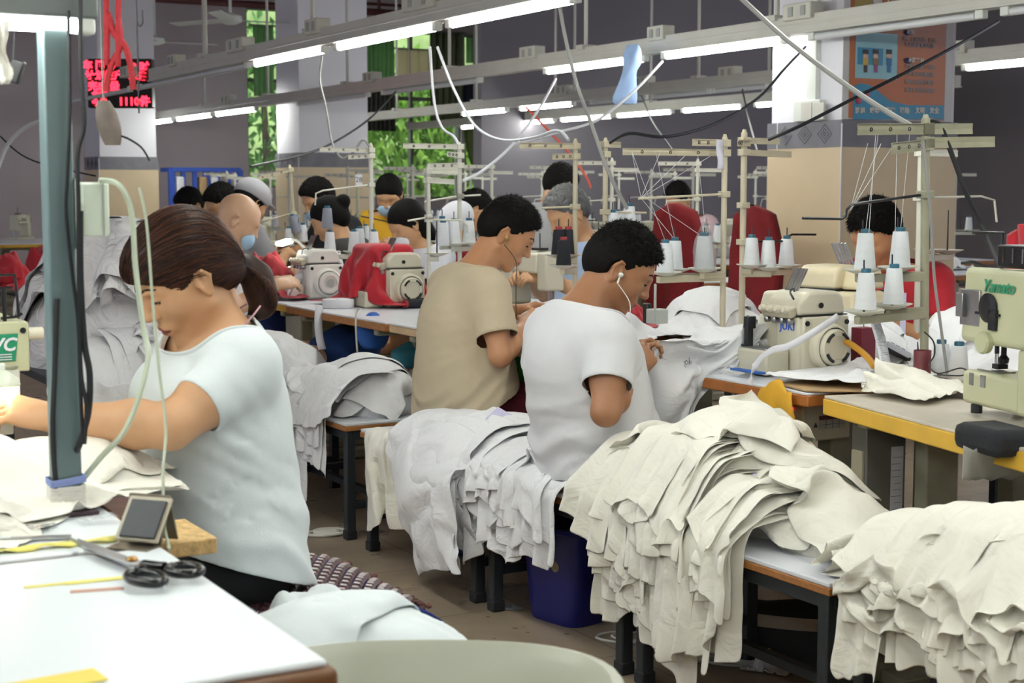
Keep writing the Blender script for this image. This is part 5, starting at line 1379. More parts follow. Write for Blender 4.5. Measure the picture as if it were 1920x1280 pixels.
cones_at(B5, [(-.09, 0, .322, 'white thread cone, back left of the group left of the man in beige'), (-.105, -.04, .305, 'white thread cone, front left of the group left of the man in beige'), (-.045, -.03, .312, 'white thread cone, front right of the group left of the man in beige'), (.06, .02, .312, 'white thread cone behind the neck of the man in beige')])
B5b = on_t(804, 3.0)
thread_stand('thread_stand', 'slim white thread stand left of the green window view', B5b, .66, arms=((.64, 0, .15, 0), (.60, .1, .14, -.05)), rods=((.43, [(.16, 0, .425), (.19, 0, .40), (.19, 0, .37)]), (.44, [(-.10, 0, .425)])), plates=((.04, 0, .28),), m=M_STAND, r=.009)
B6 = on_t(697, 3.35)
thread_stand('thread_stand', 'white thread stand right of the red covered machine', B6, .79, arms=((.765, PI, .29, 0), (.735, PI + .1, .14, -.06)), rods=((.585, [(-.27, 0, .555), (-.31, 0, .54), (-.315, 0, .48)]),), plates=((-.235, 0, .235), (-.10, 0, .235), (-.055, .03, .25), (-.005, -.04, .235)), m=M_STAND, r=.0115)
cones_at(B6, [(-.235, 0, .237, 'white thread cone above the white tape, left tray of the white stand'), (-.10, 0, .237, 'white thread cone, short one left of the white pole'), (-.055, .03, .252, 'white thread cone, tallest beside the white pole'), (-.005, -.04, .237, 'white thread cone in front of the white pole')])
cones_at(B6, [(-.24, .02, .36, 'grey topped thread cone stacked behind the left cone of the white stand')], 'grey')
B7 = on_t(672, 3.9)
st7 = thread_stand('thread_stand', 'grey stand with a card numbered 28 behind the white stand', B7, .62, rods=((.40, [(.2, 0, .36)]),), plates=((.04, 0, .22),), m=M_OLIVE, r=.010, extra=M_DMETAL)
k = obj('number_card', MB().box((0, -.02, .62), (.045, .002, .07)), M_PAPER, st7); text_part('numerals', '28', .045, M_INK, k, (0, -.0215, .62))
cones_at(B7, [(.06, .02, .23, 'white thread cone at the foot of the stand numbered 28'), (-.02, -.02, .23, 'white thread cone behind the pole of the stand numbered 28')])
B8 = on_t(560, 3.5)
thread_stand('thread_stand', 'leaning tan stand in front of the second pillar', B8, .70, arms=((.68, PI + .2, .25, -.15),), rods=((.42, [(-.22, 0, .38)]),), plates=((-.06, 0, .22), (.03, 0, .24)), m=M_STANDT).rotation_euler = (0, R(-4), PSI)
cones_at(B8, [(-.06, 0, .222, 'white thread cone right of the bald man'), (.03, 0, .242, 'white thread cone at the pole of the leaning tan stand')])
o = cone(B8 + M4 @ Vector((-.02, -.03, .30)), 'dark grey thread cone tilted against the leaning tan stand', 'grey', tilt=-.25)

# machines of the front side of the middle line
q = at_z(1497, 704, .765)
overlock('cream overlock sewing machine with blue lettering and a slotted hand wheel', q, PSI, M_CREAM, 'JUKI', sc=1.08)
q = at_z(577, 562, ZT)
overlock('white overlock machine with a plain round wheel and a lit lamp, by the bald man', q, PSI, mat('white_enamel', '#e3e1db', .35, var=.03), None, 'plain', lamp=True, sc=1.1)
q = at_z(727, 577, ZT)
overlock('white overlock machine half hidden under a red cloth', q, PSI, M_CREAM, None, 'slots', sc=1.12)
o = obj('machine_cover', cloth_mesh(REDC), M_RED2, smooth=True, auto=False, solid=.002, sub=1); o.location = W(0, 0, ZT) + Vector((q.x, q.y, 0)) + MROW @ Vector((-.02, .04, .008)); o.rotation_euler = (0, 0, PSI); o.scale = (1.12,) * 3
tag(o, 'dusty red cloth thrown over a white sewing machine', 'cloth')
flatbed('cream machine seen from behind, in front of the man in beige', on_t(1000, 3.62), PSI + PI, M_CREAM)
overlock('old cream machine at the back of the table, seen from its far side', on_t(1560, 3.72) + Vector((0, 0, .02)), PSI + PI + .2, mat('aged_cream_enamel', '#d6c9aa', .4, var=.08), None, 'plain', sc=1.2)

# the tall cream machine at the right edge
def coverstitch(label, loc, rz):
    o = thing('coverstitch_machine', label, 'sewing machine', loc, rz)
    G = M_CREAMG
    k = MB(); k.prism([(-.09, .10), (.11, .10), (.11, .36), (-.09, .36)], -.30, .05, 'y') if False else k.prism([(-.07, .16), (.10, .14), (.11, .335), (-.06, .345)], -.34, .06, 'y'); hd = obj('head', k, G, o, bevel=.014, seg=3)
    k = MB(); k.prism([(-.06, 0), (.10, 0), (.10, .16), (-.06, .16)], -.34, -.17, 'y'); obj('column', k, G, o, bevel=.010)
    k = MB(); k.prism([(-.05, .0), (.07, .0), (.07, .085), (-.05, .085)], -.2, .075, 'y'); obj('cylinder_bed', k, G, o, bevel=.012)
    k = MB(); k.box((.0, .0, .087), (.05, .09, .004)); k.box((-.051, .03, .065), (.003, .016, .03)); k.box((-.051, -.02, .065), (.003, .02, .03)); obj('needle_plate', k, M_METAL, o)
    k = MB()
    for y in (-.006, .0, .006): k.cyl((.0, .0 + y, .09), (.0, y, .15), .0012, n=6)
    k.cyl((0, 0, .13), (0, 0, .18), .006); k.cyl((.02, 0, .11), (.02, 0, .18), .007); k.box((.01, 0, .098), (.03, .025, .012)); k.lathe([(.012, 0), (.014, .012), (.008, .02)], (.02, 0, .105), 12); obj('presser_foot', k, M_DMETAL, o, bevel=.001)
    k = MB(); k.box((-.066, .02, .245), (.006, .085, .09)); k.box((-.074, .05, .25), (.012, .03, .06)); obj('take_up_cover', k, M_METAL, o, bevel=.002)
    k = MB(); k.lathe([(.035, 0), (.036, .006), (.02, .009)], (-.066, -.06, .25), 24, (-1, 0, 0)); k.box((-.07, -.06, .235), (.006, .10, .006)); k.box((-.071, -.085, .222), (.008, .03, .05)); ly = obj('looper_cover', k, M_DMETAL, o)
    k = MB(); k.lathe([(.026, 0), (.028, .014), (.024, .02)], (-.068, -.06, .165), 20, (-1, 0, 0)); obj('dial', k, M_CREAMG, o, smooth=True)
    k = MB(); k.box((.02, -.12, .375), (.11, .16, .055)); obj('tension_unit', k, M_DMETAL, o, bevel=.004)
    k = MB()
    for i in range(3): k.box((-.037, -.07 - .04 * i, .378), (.004, .006, .035))
    obj('thread_slot', k, M_CHROME, o)
    k = MB(); k.tube([(.02, .02, .34), (.02, .02, .43), (-.03, .02, .43), (-.06, .03, .43)], .004, 8); k.tube(spline([(.0, .05, .34), (-.03, .07, .355), (-.06, .075, .352)]), .004, 8); obj('thread_guide_wire', k, M_DMETAL, o, smooth=True)
    text_part('brand_lettering', 'Yamato', .042, mat('green_lettering', '#2f8f68', .5), o, (-.0665, -.095, .302), (PI / 2, 0, -PI / 2), bold=.001, font_shear=.35)
    k = MB(); k.lathe([(.06, 0), (.075, .01), (.075, .04), (.06, .05)], (.02, -.34, .25), 28, (0, -1, 0)); obj('hand_wheel', k, M_GPL, o, smooth=True)
    for x in (-.04, .08):
        for y in (-.3, .02): obj('rubber_foot', MB().cyl((x, y, -.02), (x, y, .002), .014, n=10), M_BLACKR, o)
    return o
qy = at_t(1868, 700, 2.93); coverstitch('greenish cream cylinder bed machine with green lettering at the right edge', Vector((qy.x, qy.y, .785)), PSI - R(13))
# ---------------------------------------------------------------- cloth on the tables
o = obj('work_garment', cloth_mesh(WORK), M_FABC, smooth=True, auto=False, solid=.0022, sub=1); o.rotation_euler = (0, 0, PSI)
tag(o, 'white garment held out by the man in white, with a scribble on it', 'garment')
_c = Matrix.Rotation(TH, 3, 'X'); best = None
for p_ in WORK[0]:
    q_ = MROW @ Vector(p_) - Vector((0, 0, H)); f_ = q_.y * math.cos(TH) - q_.z * math.sin(TH); u_ = q_.y * math.sin(TH) + q_.z * math.cos(TH); px_, py_ = 960 + FPX * q_.x / f_, 640 - FPX * u_ / f_
    if abs(px_ - 1285) < 9 and abs(py_ - 682) < 9 and (best is None or f_ < best[0]): best = (f_, Vector(p_))
if best:
    m = MB(); b_ = best[1] + Vector((-.006, -.004, 0))
    for dx, pts in ((0, [(0, .012), (.004, -.012)]), (.010, [(0, .012), (.004, -.012)]), (.024, [(0, .006), (.006, .009), (.006, 0), (-.002, -.009), (.010, -.008)]), (.038, [(0, .008), (.006, .002), (.0, -.008), (-.006, 0), (0, .008)]), (.052, [(0, .012), (0, -.01), (.003, .003), (.008, .002), (.006, -.008)])):
        m.tube([b_ + Vector((x * .3, .03 - dx - x, z + dx * .35)) for x, z in pts], .0009, 4)
    obj('pen_scribble', m, M_INK, o)
lump(1, 4.15, 3.3, ZT, .5, (.9, 1.0, .9), 'heap of white cloth on the table behind the hands of the man in white')
lump(0, 3.85, 3.42, ZT, 1.2, (.8, .9, 1.15), 'white cloth heap by the overlock machine with blue lettering')
lump(0, 5.05, 3.12, ZT, .2, (.9, 1.1, .95), 'white cloth gathered in front of the man in beige')
lump(2, 5.0, 3.75, ZT, .8, (.8, .9, .8), 'white cloth heap across the table from the man in beige')
lump(2, 3.25, 3.86, ZT, 2.0, (1.0, 1.15, 1.1), 'heap of white cloth around the man in red')
lump(0, 3.75, 3.9, ZT, 1.0, (.7, .8, 1.2), 'white cloth piled left of the man in red behind the overlock machine')
lump(2, 3.35, 4.75, .5, .4, (1.1, 1.3, 2.2), 'tall white cloth heap at the right behind the man in red')
lump(2, 4.75, 6.75, .4, .9, (1.6, 1.7, 3.9), 'big rounded sack of white cloth at the right edge of the picture, far back')
lump(1, 3.0, .42, ZA, .2, (1.0, .95, 1.5), 'white cloth under the hands of the woman', m=M_FAB)
lump(0, 3.0, .68, ZA, 2.6, (.6, .62, .6), 'white garments lying between the post and the woman', m=M_FAB)
lump(2, 2.66, .40, ZA, 2.3, (.48, .48, .40), 'white garment at the left edge of the front table', m=M_FAB)
def cloth_thing(name, vf, m, loc, rz, label, cat, sc=(1, 1, 1), grp=None):
    o = obj(name, cloth_mesh(vf), m, smooth=True, auto=False, solid=.0022, sub=1); o.location = loc; o.rotation_euler = (0, 0, rz); o.scale = sc; return tag(o, label, cat, grp)
cloth_thing('cut_panel', FLATC, M_FABC, at_z(1598, 708, ZT + .012), PSI, 'white cut panel lying flat in front of the overlock machine', 'cloth', (1.25, 1.0, 1.6))
cloth_thing('cut_panel', FLATC2, M_FAB, at_z(1728, 738, ZT + .004), PSI - .2, 'rumpled white panel on the yellow edged table', 'cloth')
cloth_thing('hanging_bag', YBAG, mat('mustard_cloth', '#cf9d2c', .85, var=.1), at_t(1466, 708, 2.80), PSI, 'mustard yellow cloth bag hanging over the orange table edge', 'bag', (1, 1, 1))
# ---------------------------------------------------------------- small things on and under the middle line
def small(name, label, cat, loc, rz=PSI, group=None): return thing(name, label, cat, loc, rz, group)
# cardboard on the yellow edged table, its torn corner over the edge
q = at_z(1560, 725, ZT); o = small('cardboard_sheet', 'brown cardboard sheet lying between the two tables at the right', 'cardboard', q)
obj('sheet', MB().add([(-.14, -.05, .003), (.10, -.22, .003), (.42, -.16, .003), (.40, .06, .003), (.10, .16, .003), (-.10, .12, .002)], [tuple(range(6))]), M_CARD, o, solid=.004)
# keypad with a till slip hanging over it
q = at_z(1672, 690, ZT); o = small('card_terminal', 'grey keypad terminal propped up beside the slip of paper', 'terminal', q)
rt = rotm(R(-8), R(28), R(-30))
m = MB(); m.box((0, 0, .055), (.085, .135, .022), rt); b = obj('case', m, mat('silver_plastic', '#b9bbc4', .35), o, bevel=.004)
m = MB(); m.box((0, 0, .046), (.087, .137, .010), rt); obj('case_side', m, M_BLACK, o, bevel=.002)
for i in range(3):
    for j in range(3):
        m = MB(); c = Vector((0, 0, .055)) + rt @ Vector((-.022 + .019 * i, -.045 + .022 * j, .0125)); m.box(c, (.014, .016, .004), rt); obj('key', m, mat('navy_key', '#30365e', .5), b, bevel=.001)
m = MB(); m.box(Vector((0, 0, .055)) + rt @ Vector((.0, .042, .0115)), (.055, .03, .002), rt); obj('screen', m, mat('yellowish_screen', '#d8dcae', .3), b)
m = MB(); m.bar((.02, -.02, .04), (.03, -.05, .002), .03, .006); obj('prop', m, M_OLIVE, o)
def ribbon(name, label, cat, pts, w, m, wdir=None, lines=0):
    P = [Vector(p) for p in pts]; b = P[-1].copy(); A = []
    sp = spline([p - b for p in P], 6)
    for i, p in enumerate(sp):
        d = sp[min(i + 1, len(sp) - 1)] - sp[max(i - 1, 0)]; wd = Vector(wdir) if wdir else d.cross(Vector((0, 1, 0))); wd = wd - d * (wd.dot(d) / max(d.length_squared, 1e-9)); wd.normalize()
        A.append([tuple(p - wd * w / 2), tuple(p), tuple(p + wd * w / 2)])
    o = obj(name, MB().grid(A), m, smooth=True, auto=False, solid=.0006); o.location = b; tag(o, label, cat)
    if lines:
        k = MB(); rn = random.Random(3)
        for i in range(1, len(A) - 1):
            a = Vector(A[i][0]); c = Vector(A[i][2]); n = (Vector(A[i + 1][1]) - Vector(A[i][1])).cross(c - a).normalized()
            if n.y > 0: n = -n
            for j in range(lines):
                f0 = rn.uniform(.1, .3); f1 = rn.uniform(.4, .9); u = (Vector(A[i + 1][1]) - Vector(A[i][1])) * (j / lines)
                k.bar(a.lerp(c, f0) + n * .0012 + u, a.lerp(c, f1) + n * .0012 + u, .0012, .0004, up=tuple(n))
        obj('print', k, mat('grey_print', '#8a8c99', .7), o)
    return o
ribbon('paper_slip', 'printed paper slip hanging from the tray bar of the olive stand', 'paper', [at_t(1632, 572, 3.2), at_t(1640, 600, 3.19), at_t(1652, 640, 3.17), at_t(1662, 690, 3.14)], .034, M_PAPER, (1, .3, 0), lines=3)
ribbon('white_tape', 'white tape sagging across the front of the overlock machine with blue lettering', 'tape', [at_t(1572, 592, 3.05), at_t(1530, 620, 2.98), at_t(1480, 648, 2.9), at_t(1450, 655, 2.87), at_t(1428, 670, 2.86), at_t(1412, 692, 2.84), at_t(1408, 700, 2.80), at_t(1406, 722, 2.79)], .020, M_PAPER, (.2, .2, 1))
ribbon('white_tape', 'white tape slanting from the machine by the bald man to the table edge', 'tape', [at_t(612, 482, 3.1), at_t(580, 508, 3.0), at_t(552, 528, 2.9), at_t(540, 555, 2.85)], .05, M_PAPER, (.2, .3, 1))
ribbon('white_tape', 'broad white tape running down beside the white thread stand', 'tape', [at_t(630, 470, 3.25), at_t(640, 510, 3.2), at_t(650, 545, 3.1), at_t(655, 556, 3.05)], .045, M_PAPER, (1, .3, 0))
ribbon('white_tape', 'white tape hanging down over the brown table edge', 'tape', [at_t(600, 572, 2.74), at_t(597, 590, 2.725), at_t(598, 625, 2.72), at_t(604, 655, 2.72)], .036, M_PAPER, (1, .3, 0))
ribbon('white_tape', 'thin white tape hanging over the table edge below the red cover', 'tape', [at_t(676, 578, 2.74), at_t(669, 586, 2.73), at_t(667, 610, 2.725), at_t(670, 660, 2.72)], .008, M_CORDW, (1, .3, 0))
ribbon('striped_ribbon', 'striped ribbon hanging at the top of the tan stand', 'ribbon', [at_t(1350, 262, 3.35), at_t(1349, 280, 3.35), at_t(1352, 300, 3.35), at_t(1351, 318, 3.35)], .026, mat('striped_ribbon', '#c9c8d6', .7), (1, .3, 0), lines=0)
o = small('tape_roll', 'flat roll of white tape on the brown edged table by the red cover', 'roll', at_z(634, 576, ZT)); m = MB(); m.lathe([(.02, 0), (.075, 0), (.076, .002), (.076, .038), (.075, .04), (.02, .04), (.02, .0)], n=32, cap=False); obj('roll', m, M_PAPER, o, smooth=True)
o = small('thread_cone_lying', 'black thread cone with a red end lying on its side behind the man in beige', 'thread cone', at_z(762, 578, ZT) + Vector((0, 0, .022))); m = MB(); m.lathe([(.0, 0), (.020, .0), (.0215, .004), (.024, .10), (.023, .104), (0, .105)], (0, 0, 0), 18, (1, .2, 0)); obj('thread', m, M_BTHREAD, o, smooth=True); m = MB(); m.lathe([(0, -.014), (.019, -.013), (.0195, 0), (.0, .001)], (0, 0, 0), 18, (1, .2, 0)); obj('cone_core', m, M_RCAP, o, smooth=True)
def boxy(name, label, cat, px, py, t, w, d, h, m, rz=0.0, bev=.004):
    q = at_t(px, py, t); o = tag(obj(name, MB().box((0, 0, h / 2), (w, d, h)), m, bevel=bev), label, cat); o.location = (q.x, q.y, q.z); o.rotation_euler = (0, 0, PSI + rz); return o
q = at_t(1618, 672, 3.25); o = thing('maroon_box', 'tall maroon carton hanging under the tray bar of the olive stand', 'box', Vector((q.x, q.y, ZT)), PSI)
m = MB(); m.box((0, 0, .075), (.055, .05, .13)); obj('carton', m, M_MAROON, o, bevel=.002); m = MB(); m.tube([(0, 0, .14), (.0, 0, .165), (.01, 0, .17)], .002, 6); obj('hook', m, M_METAL, o, smooth=True)
q = at_t(1729, 690, 3.2); o = thing('pen_cup', 'dark red worn tin holding a pen beside the olive pole', 'cup', Vector((q.x, q.y, ZT)), PSI)
m = MB(); m.lathe([(.023, 0), (.024, .003), (.0255, .098), (.024, .1), (.022, .098), (.021, .006), (0, .006)], n=22, cap=False); obj('tin', m, mat('worn_dark_red_tin', '#6f2e34', .5, var=.35, scale=18), o, smooth=True); m = MB(); m.cyl((-.012, -.004, .01), (-.02, .0, .125), .005, .0015, 8); obj('pen', m, M_BLACK, o)
for px, py, lab in ((1764, 700, 'white thread cone standing on the table right of the red tin'), (1797, 700, 'white thread cone standing on the table, second right of the red tin')):
    q = at_t(px, py, 3.35); cone(Vector((q.x, q.y, ZT)), lab)
hang('hanging_cable', 'dark grey cord hanging from the olive stand down to the table', 'cord', [(1730, 262), (1738, 330), (1746, 420), (1752, 520), (1765, 620), (1776, 700)], 4.35, .0042, M_CORDG)
hang('curled_cable', 'thin black cord curling round the red tin', 'cord', [(1733, 622, 4.3), (1750, 640, 4.3), (1752, 665, 4.3), (1742, 685, 4.28), (1760, 700, 4.2), (1800, 690, 4.2), (1815, 698, 4.15), (1800, 704, 4.15), (1757, 702, 4.15)], 4.3, .0022, M_BLACK)
hang('black_hose', 'thick black hose slanting from the top right down behind the machine at the right edge', 'hose', [(1730, 226, 4.6), (1760, 232, 4.6), (1785, 290, 4.6), (1815, 370, 4.6), (1850, 440, 4.6), (1878, 505, 4.3)], 4.5, .0075, M_BLACKR)
o = small('hose', 'amber plastic tube curving between the overlock machine and the terminal', 'tube', at_z(1610, 680, ZT)); P = [at_t(1578, 636, 3.15), at_t(1600, 648, 3.15), at_t(1625, 668, 3.14), at_t(1640, 688, 3.12)]; b = Vector(o.location)
m = MB(); m.tube([Matrix.Rotation(-PSI, 4, 'Z') @ (p - b) for p in spline(P)], .010, 10); obj('tube', m, mat('amber_plastic', '#c98f2e', .25), o, smooth=True)
boxy('ruler', 'pale plastic ruler hanging behind the tray bar of the olive stand', 'ruler', 1692, 640, 3.6, .024, .003, .16, M_LILAC)
lump(0, 2.85, 3.75, ZT, .8, (.45, .6, .9), 'dark red and black garment beside the machine at the right edge', m=M_RED)
lump(1, 5.35, 3.5, ZT, .5, (.55, .5, 1.4), 'red cloth behind the hands of the man in beige', m=M_RED2)
boxy('guide_box', 'grey steel box under the face of the man in white', 'box', 1232, 606, 3.05, .06, .05, .05, M_GPL)
o = boxy('guide_clip', 'black clip beside the grey steel box', 'clip', 1213, 606, 3.05, .02, .03, .07, M_BLACK)
o = boxy('guide_rod', 'grey rod standing in front of the face of the man in white', 'rod', 1228, 606, 3.0, .009, .009, .135, M_GPL)
boxy('blue_ruler', 'blue plastic strip on the orange edged table by the overlock machine', 'strip', 1402, 697, 2.88, .03, .14, .006, M_BLUEC)
# --- under the tables
q = at_t(1507, 755, 2.86); o = thing('control_box', 'dull cream motor control box with red lights under the table at the right', 'control box', q - Vector((0, 0, .115)), PSI)
m = MB(); m.box((.0875, .06, .075), (.175, .12, .15)); b = obj('case', m, M_CREAMD, o, bevel=.006)
m = MB(); m.box((.05, -.0015, .125), (.03, .004, .014)); obj('power_switch', m, mat('lit_red_switch', '#ff3a1c', .4, var=0, emit='#ff2a10', estr=2.5), b, bevel=.001)
m = MB(); m.box((-.0015, .055, .09), (.004, .02, .012)); obj('digit_display', m, mat('lit_red_digits', '#ff4a5c', .4, var=0, emit='#ff3850', estr=2.5), b)
m = MB(); m.box((.105, -.001, .067), (.095, .002, .012)); obj('label_stripe', m, mat('dark_red_print', '#5d2226', .6), b)
m = MB(); m.box((.105, -.001, .047), (.095, .002, .026)); lb = obj('label', m, mat('grey_label', '#a9a69c', .6), b)
m = MB()
for i in range(3): m.box((.082 + .024 * i, -.0022, .047), (.001, .001, .026))
m.box((.105, -.0022, .047), (.095, .001, .001)); obj('print', m, M_INK, lb)
m = MB(); m.prism([(-.008, -.007), (.008, -.007), (0, .008)], -.0022, -.001, 'y'); m.v = [(x + .044, y, z + .048) for x, y, z in m.v]; obj('warning_triangle', m, M_INK, b)

q = at_t(1648, 830, 2.95); o = thing('table_stand', 'grey steel stand under the yellow edged table with a paper strip on it', 'stand', Vector((q.x, q.y, 0)), PSI - R(7))
m = MB(); m.box((0, 0, .34), (.13, .07, .68)); c = obj('column', m, mat('dull_grey_enamel', '#6f6e66', .5, var=.1), o, bevel=.004); m = MB(); m.box((-.067, .0, .36), (.012, .05, .5)); obj('slide_rail', m, M_CREAMD, o, bevel=.002)
m = MB(); m.box((.035, -.0365, .37), (.040, .001, .50)); pa = obj('paper_strip', m, M_PAPER, c); m = MB(); rn = random.Random(8)
for i in range(26): m.box((.035 + rn.uniform(-.004, .004), -.0372, .14 + .018 * i), (rn.uniform(.015, .034), .0004, .0016))
obj('print', m, mat('grey_print', '#8a8c99', .7), pa)
m = MB(); m.box((0, 0, .02), (.16, .5, .04)); obj('foot', m, M_OLIVE, o, bevel=.006)
o = thing('hanging_cloth', 'grey cloth bag slung under the right end of the yellow edged table', 'bag', at_t(1900, 905, 2.66), PSI - R(13))
A = [[((u / 10 - .5) * .26, .05 * math.sin(PI * u / 10) * (1 - v / 8), .085 * v / 8 + .04 * abs(u / 10 - .5) ** 1.5 * (1 - v / 8) + .006 * math.sin(u * 3 + v)) for u in range(11)] for v in range(9)]
obj('cloth', MB().grid(A), mat('grey_cloth', '#a3a29c', .85), o, smooth=True, solid=.003)
o = boxy('black_pad', 'black padded cloth wrapped round the yellow table edge at the right', 'pad', 1866, 848, 2.625, .12, .17, .062, mat('black_cloth', '#1d1e24', .85, bump=.2), R(-13), .02)
def sack(name, label, px, py, t, r, h, m, seed=0):
    q = at_t(px, py, t); o = thing(name, label, 'bag', q, PSI); A = []
    for i in range(12):
        v = i / 11; rr = (math.sin(PI * min(1, .12 + v * .80)) ** .6) * (1 - .5 * max(0, v - .7) / .3)
        A.append([(r * rr * (1 + .08 * math.sin(3 * k + i + seed)) * math.cos(2 * PI * k / 20), r * .7 * rr * (1 + .08 * math.sin(2 * k + i * 1.3)) * math.sin(2 * PI * k / 20), h * v) for k in range(20)])
    g = MB().grid(A, closed=True); g.add(A[0], [tuple(range(19, -1, -1))]); g.add(A[-1], [tuple(range(20))]); obj('sack', g, m, o, smooth=True, sub=1); return o
sack('cloth_bag', 'dark blue sack under the brown edged table', 648, 692, 2.95, .19, .22, mat('deep_blue_cloth', '#1e3f78', .85, var=.1))
sack('cloth_bag', 'bright blue bag hanging under the table right of the dark blue sack', 700, 655, 2.85, .08, .17, M_BLUEC, 2)
sack('cloth_bag', 'blue bag under the table of the bald man', 520, 640, 2.95, .16, .2, mat('navy_blue_cloth', '#22397a', .85), 3)
sack('plastic_bag', 'bright green plastic bag in front of the knees of the man in beige', 972, 735, 2.95, .09, .22, M_GREENC, 4)
sack('cloth_bag', 'teal bag with a black strap under the table left of the man in beige', 772, 690, 2.95, .1, .12, mat('teal_cloth', '#2f6f80', .8), 5)
sack('cloth_bag', 'red bag under the table by the lap of the man in white', 1215, 800, 2.95, .08, .2, M_RED, 6)
sack('plastic_bag', 'blue bag under the orange edged table', 1402, 800, 3.0, .05, .17, M_BLUEC, 7)
sack('plastic_bag', 'dark blue bag on the floor behind the biggest white pile', 1580, 905, 3.2, .09, .25, mat('royal_blue_bag', '#1c2f9a', .5), 8)
boxy('motor', 'grey motor housing with a blue label under the brown edged table', 'motor', 580, 640, 3.0, .18, .22, .16, M_CREAMD, 0, .012)
# paper notes on the piles
for px, py, t, lab in ((938, 790, 2.42, 'lilac paper note lying on the long low pile'), (1436, 908, 2.45, 'lilac paper note on the right side of the biggest pile')):
    q = at_t(px, py, t); o = tag(obj('paper_note', MB().box((0, 0, 0), (.075, .07, .001), rotm(R(28), R(-25), .4)), M_LILAC), lab, 'paper'); o.location = (q.x, q.y, q.z + .012); o.rotation_euler = (0, 0, PSI)
# phone beside the man in beige
o = boxy('card_case', 'teal card case lying on the bench beside the man in beige', 'case', 795, 806, 2.42, .07, .12, .022, mat('teal_glass', '#7ea79b', .2), .2, .004)
# wooden seat board of the man in white
q = at_z(1068, 905, .45); o = tag(obj('seat_board', MB().box((0, 0, .0125), (.30, .30, .022)), M_WOOD, bevel=.004), 'raw wooden seat board under the man in white', 'board'); o.location = W(3.77, 2.44, .4505); o.rotation_euler = (0, 0, PSI + .05)
# ---------------------------------------------------------------- floor, bins, the tub and the heap in front
o = thing('plastic_tub', 'pale grey green plastic tub at the bottom of the picture', 'tub', Vector((-.125, 2.10, .452)))
def ring(rx, ry, z, n=40): return [(rx * abs(math.cos(t)) ** .75 * (1 if math.cos(t) > 0 else -1), ry * abs(math.sin(t)) ** .75 * (1 if math.sin(t) > 0 else -1), z) for t in [2 * PI * k / n for k in range(n)]]
A = [ring(.26 * .84, .18, 0), ring(.285 * .84, .20, .02), ring(.315 * .84, .225, .16), ring(.335 * .84, .245, .168), ring(.337 * .84, .247, .160), ring(.340 * .84, .250, .172), ring(.318 * .84, .228, .178), ring(.30 * .84, .212, .16), ring(.27 * .84, .19, .022), ring(.2 * .84, .13, .02)]
k = MB().grid(A, closed=True); k.add(A[0], [tuple(range(39, -1, -1))]); k.add(A[-1], [tuple(range(40))]); tb_ = obj('tub', k, mat('grey_green_plastic', '#aeb0a2', .35, var=.04), o, smooth=True)
k = MB(); k.box((-.03, .2495, .150), (.018, .002, .016)); st_ = obj('sticker', MB().box((-.06, .214, .135), (.016, .003, .014), rotm(.2, .3, 0)), M_PAPER, tb_)
lump(2, 2.40, 1.0, .452, -PSI + .15, (.84, .72, .84), 'white garment in thin film heaped on the bench below the woman', m=M_FABW)
lump(1, 2.72, 1.12, .452, .6, (.5, .5, .9), 'white cloth tucked between the front table and the seat mat', m=M_FABW)
# beaded seat mat
o = thing('seat_mat', 'dark brown tiled seat mat with fringed edge on the bench of the woman', 'mat', W(3.16, 1.20, .454), PSI)
def mz(x): return .006 - max(0, x - .13) ** 2 * 3.0
k = MB()
for i in range(13):
    for j in range(16):
        x = -.19 + .032 * i + (.016 if j % 2 else 0); y = -.22 + .0275 * j
        if x > .235: continue
        z = mz(x); k.add([(x - .0155, y, z), (x, y - .0255, z), (x + .0155, y, z), (x, y + .0255, z), (x - .008, y, z + .007), (x, y - .013, z + .007), (x + .008, y, z + .007), (x, y + .013, z + .007)], [(0, 1, 5, 4), (1, 2, 6, 5), (2, 3, 7, 6), (3, 0, 4, 7), (4, 5, 6, 7)])
obj('tiles', k, mat('dark_brown_bead', '#54393f', .22, var=.25, scale=30), o)
k = MB(); rn = random.Random(6)
for y in np.linspace(-.24, .24, 44): k.ball((.232 + rn.uniform(-.008, .012), y, mz(.235) + rn.uniform(-.003, .006)), .009 * rn.uniform(.7, 1.2), (1, 1, .7), 7, 5)
obj('fringe', k, mat('mottled_fringe', '#5e3c33', .9, var=.6, scale=70), o)
k = MB(); A = [[(x, y, mz(x) - .012) for y in (-.25, 0, .25)] for x in np.linspace(-.2, .27, 14)]; obj('backing', k.grid(A), mat('royal_blue_cloth', '#24327c', .85), o, smooth=True, solid=.012)
# blue bin
o = thing('waste_bin', 'dark blue plastic bin with a round sticker beside the bench of the man in white', 'bin', W(4.0, 2.46, 0), PSI + R(12))
def rr(w, d, z, n=28): return [(w * abs(math.cos(t)) ** .45 * (1 if math.cos(t) > 0 else -1), d * abs(math.sin(t)) ** .45 * (1 if math.sin(t) > 0 else -1), z) for t in [2 * PI * k / n for k in range(n)]]
A = [rr(.085, .105, .0), rr(.09, .11, .012), rr(.11, .135, .285), rr(.12, .145, .292), rr(.12, .145, .305), rr(.112, .137, .305), rr(.105, .13, .28), rr(.085, .105, .015), rr(.04, .05, .012)]
k = MB().grid(A, closed=True); k.add(A[0], [tuple(range(27, -1, -1))]); k.add(A[-1], [tuple(range(28))]); bb = obj('bin', k, M_BLUEP, o, smooth=True)
k = MB(); k.lathe([(.017, 0), (.017, .0015)], (-.101, -.04, .185), 20, (-1, 0, -.08)); obj('sticker', k, mat('tan_sticker', '#a08f6f', .6, var=.3, scale=60), bb)
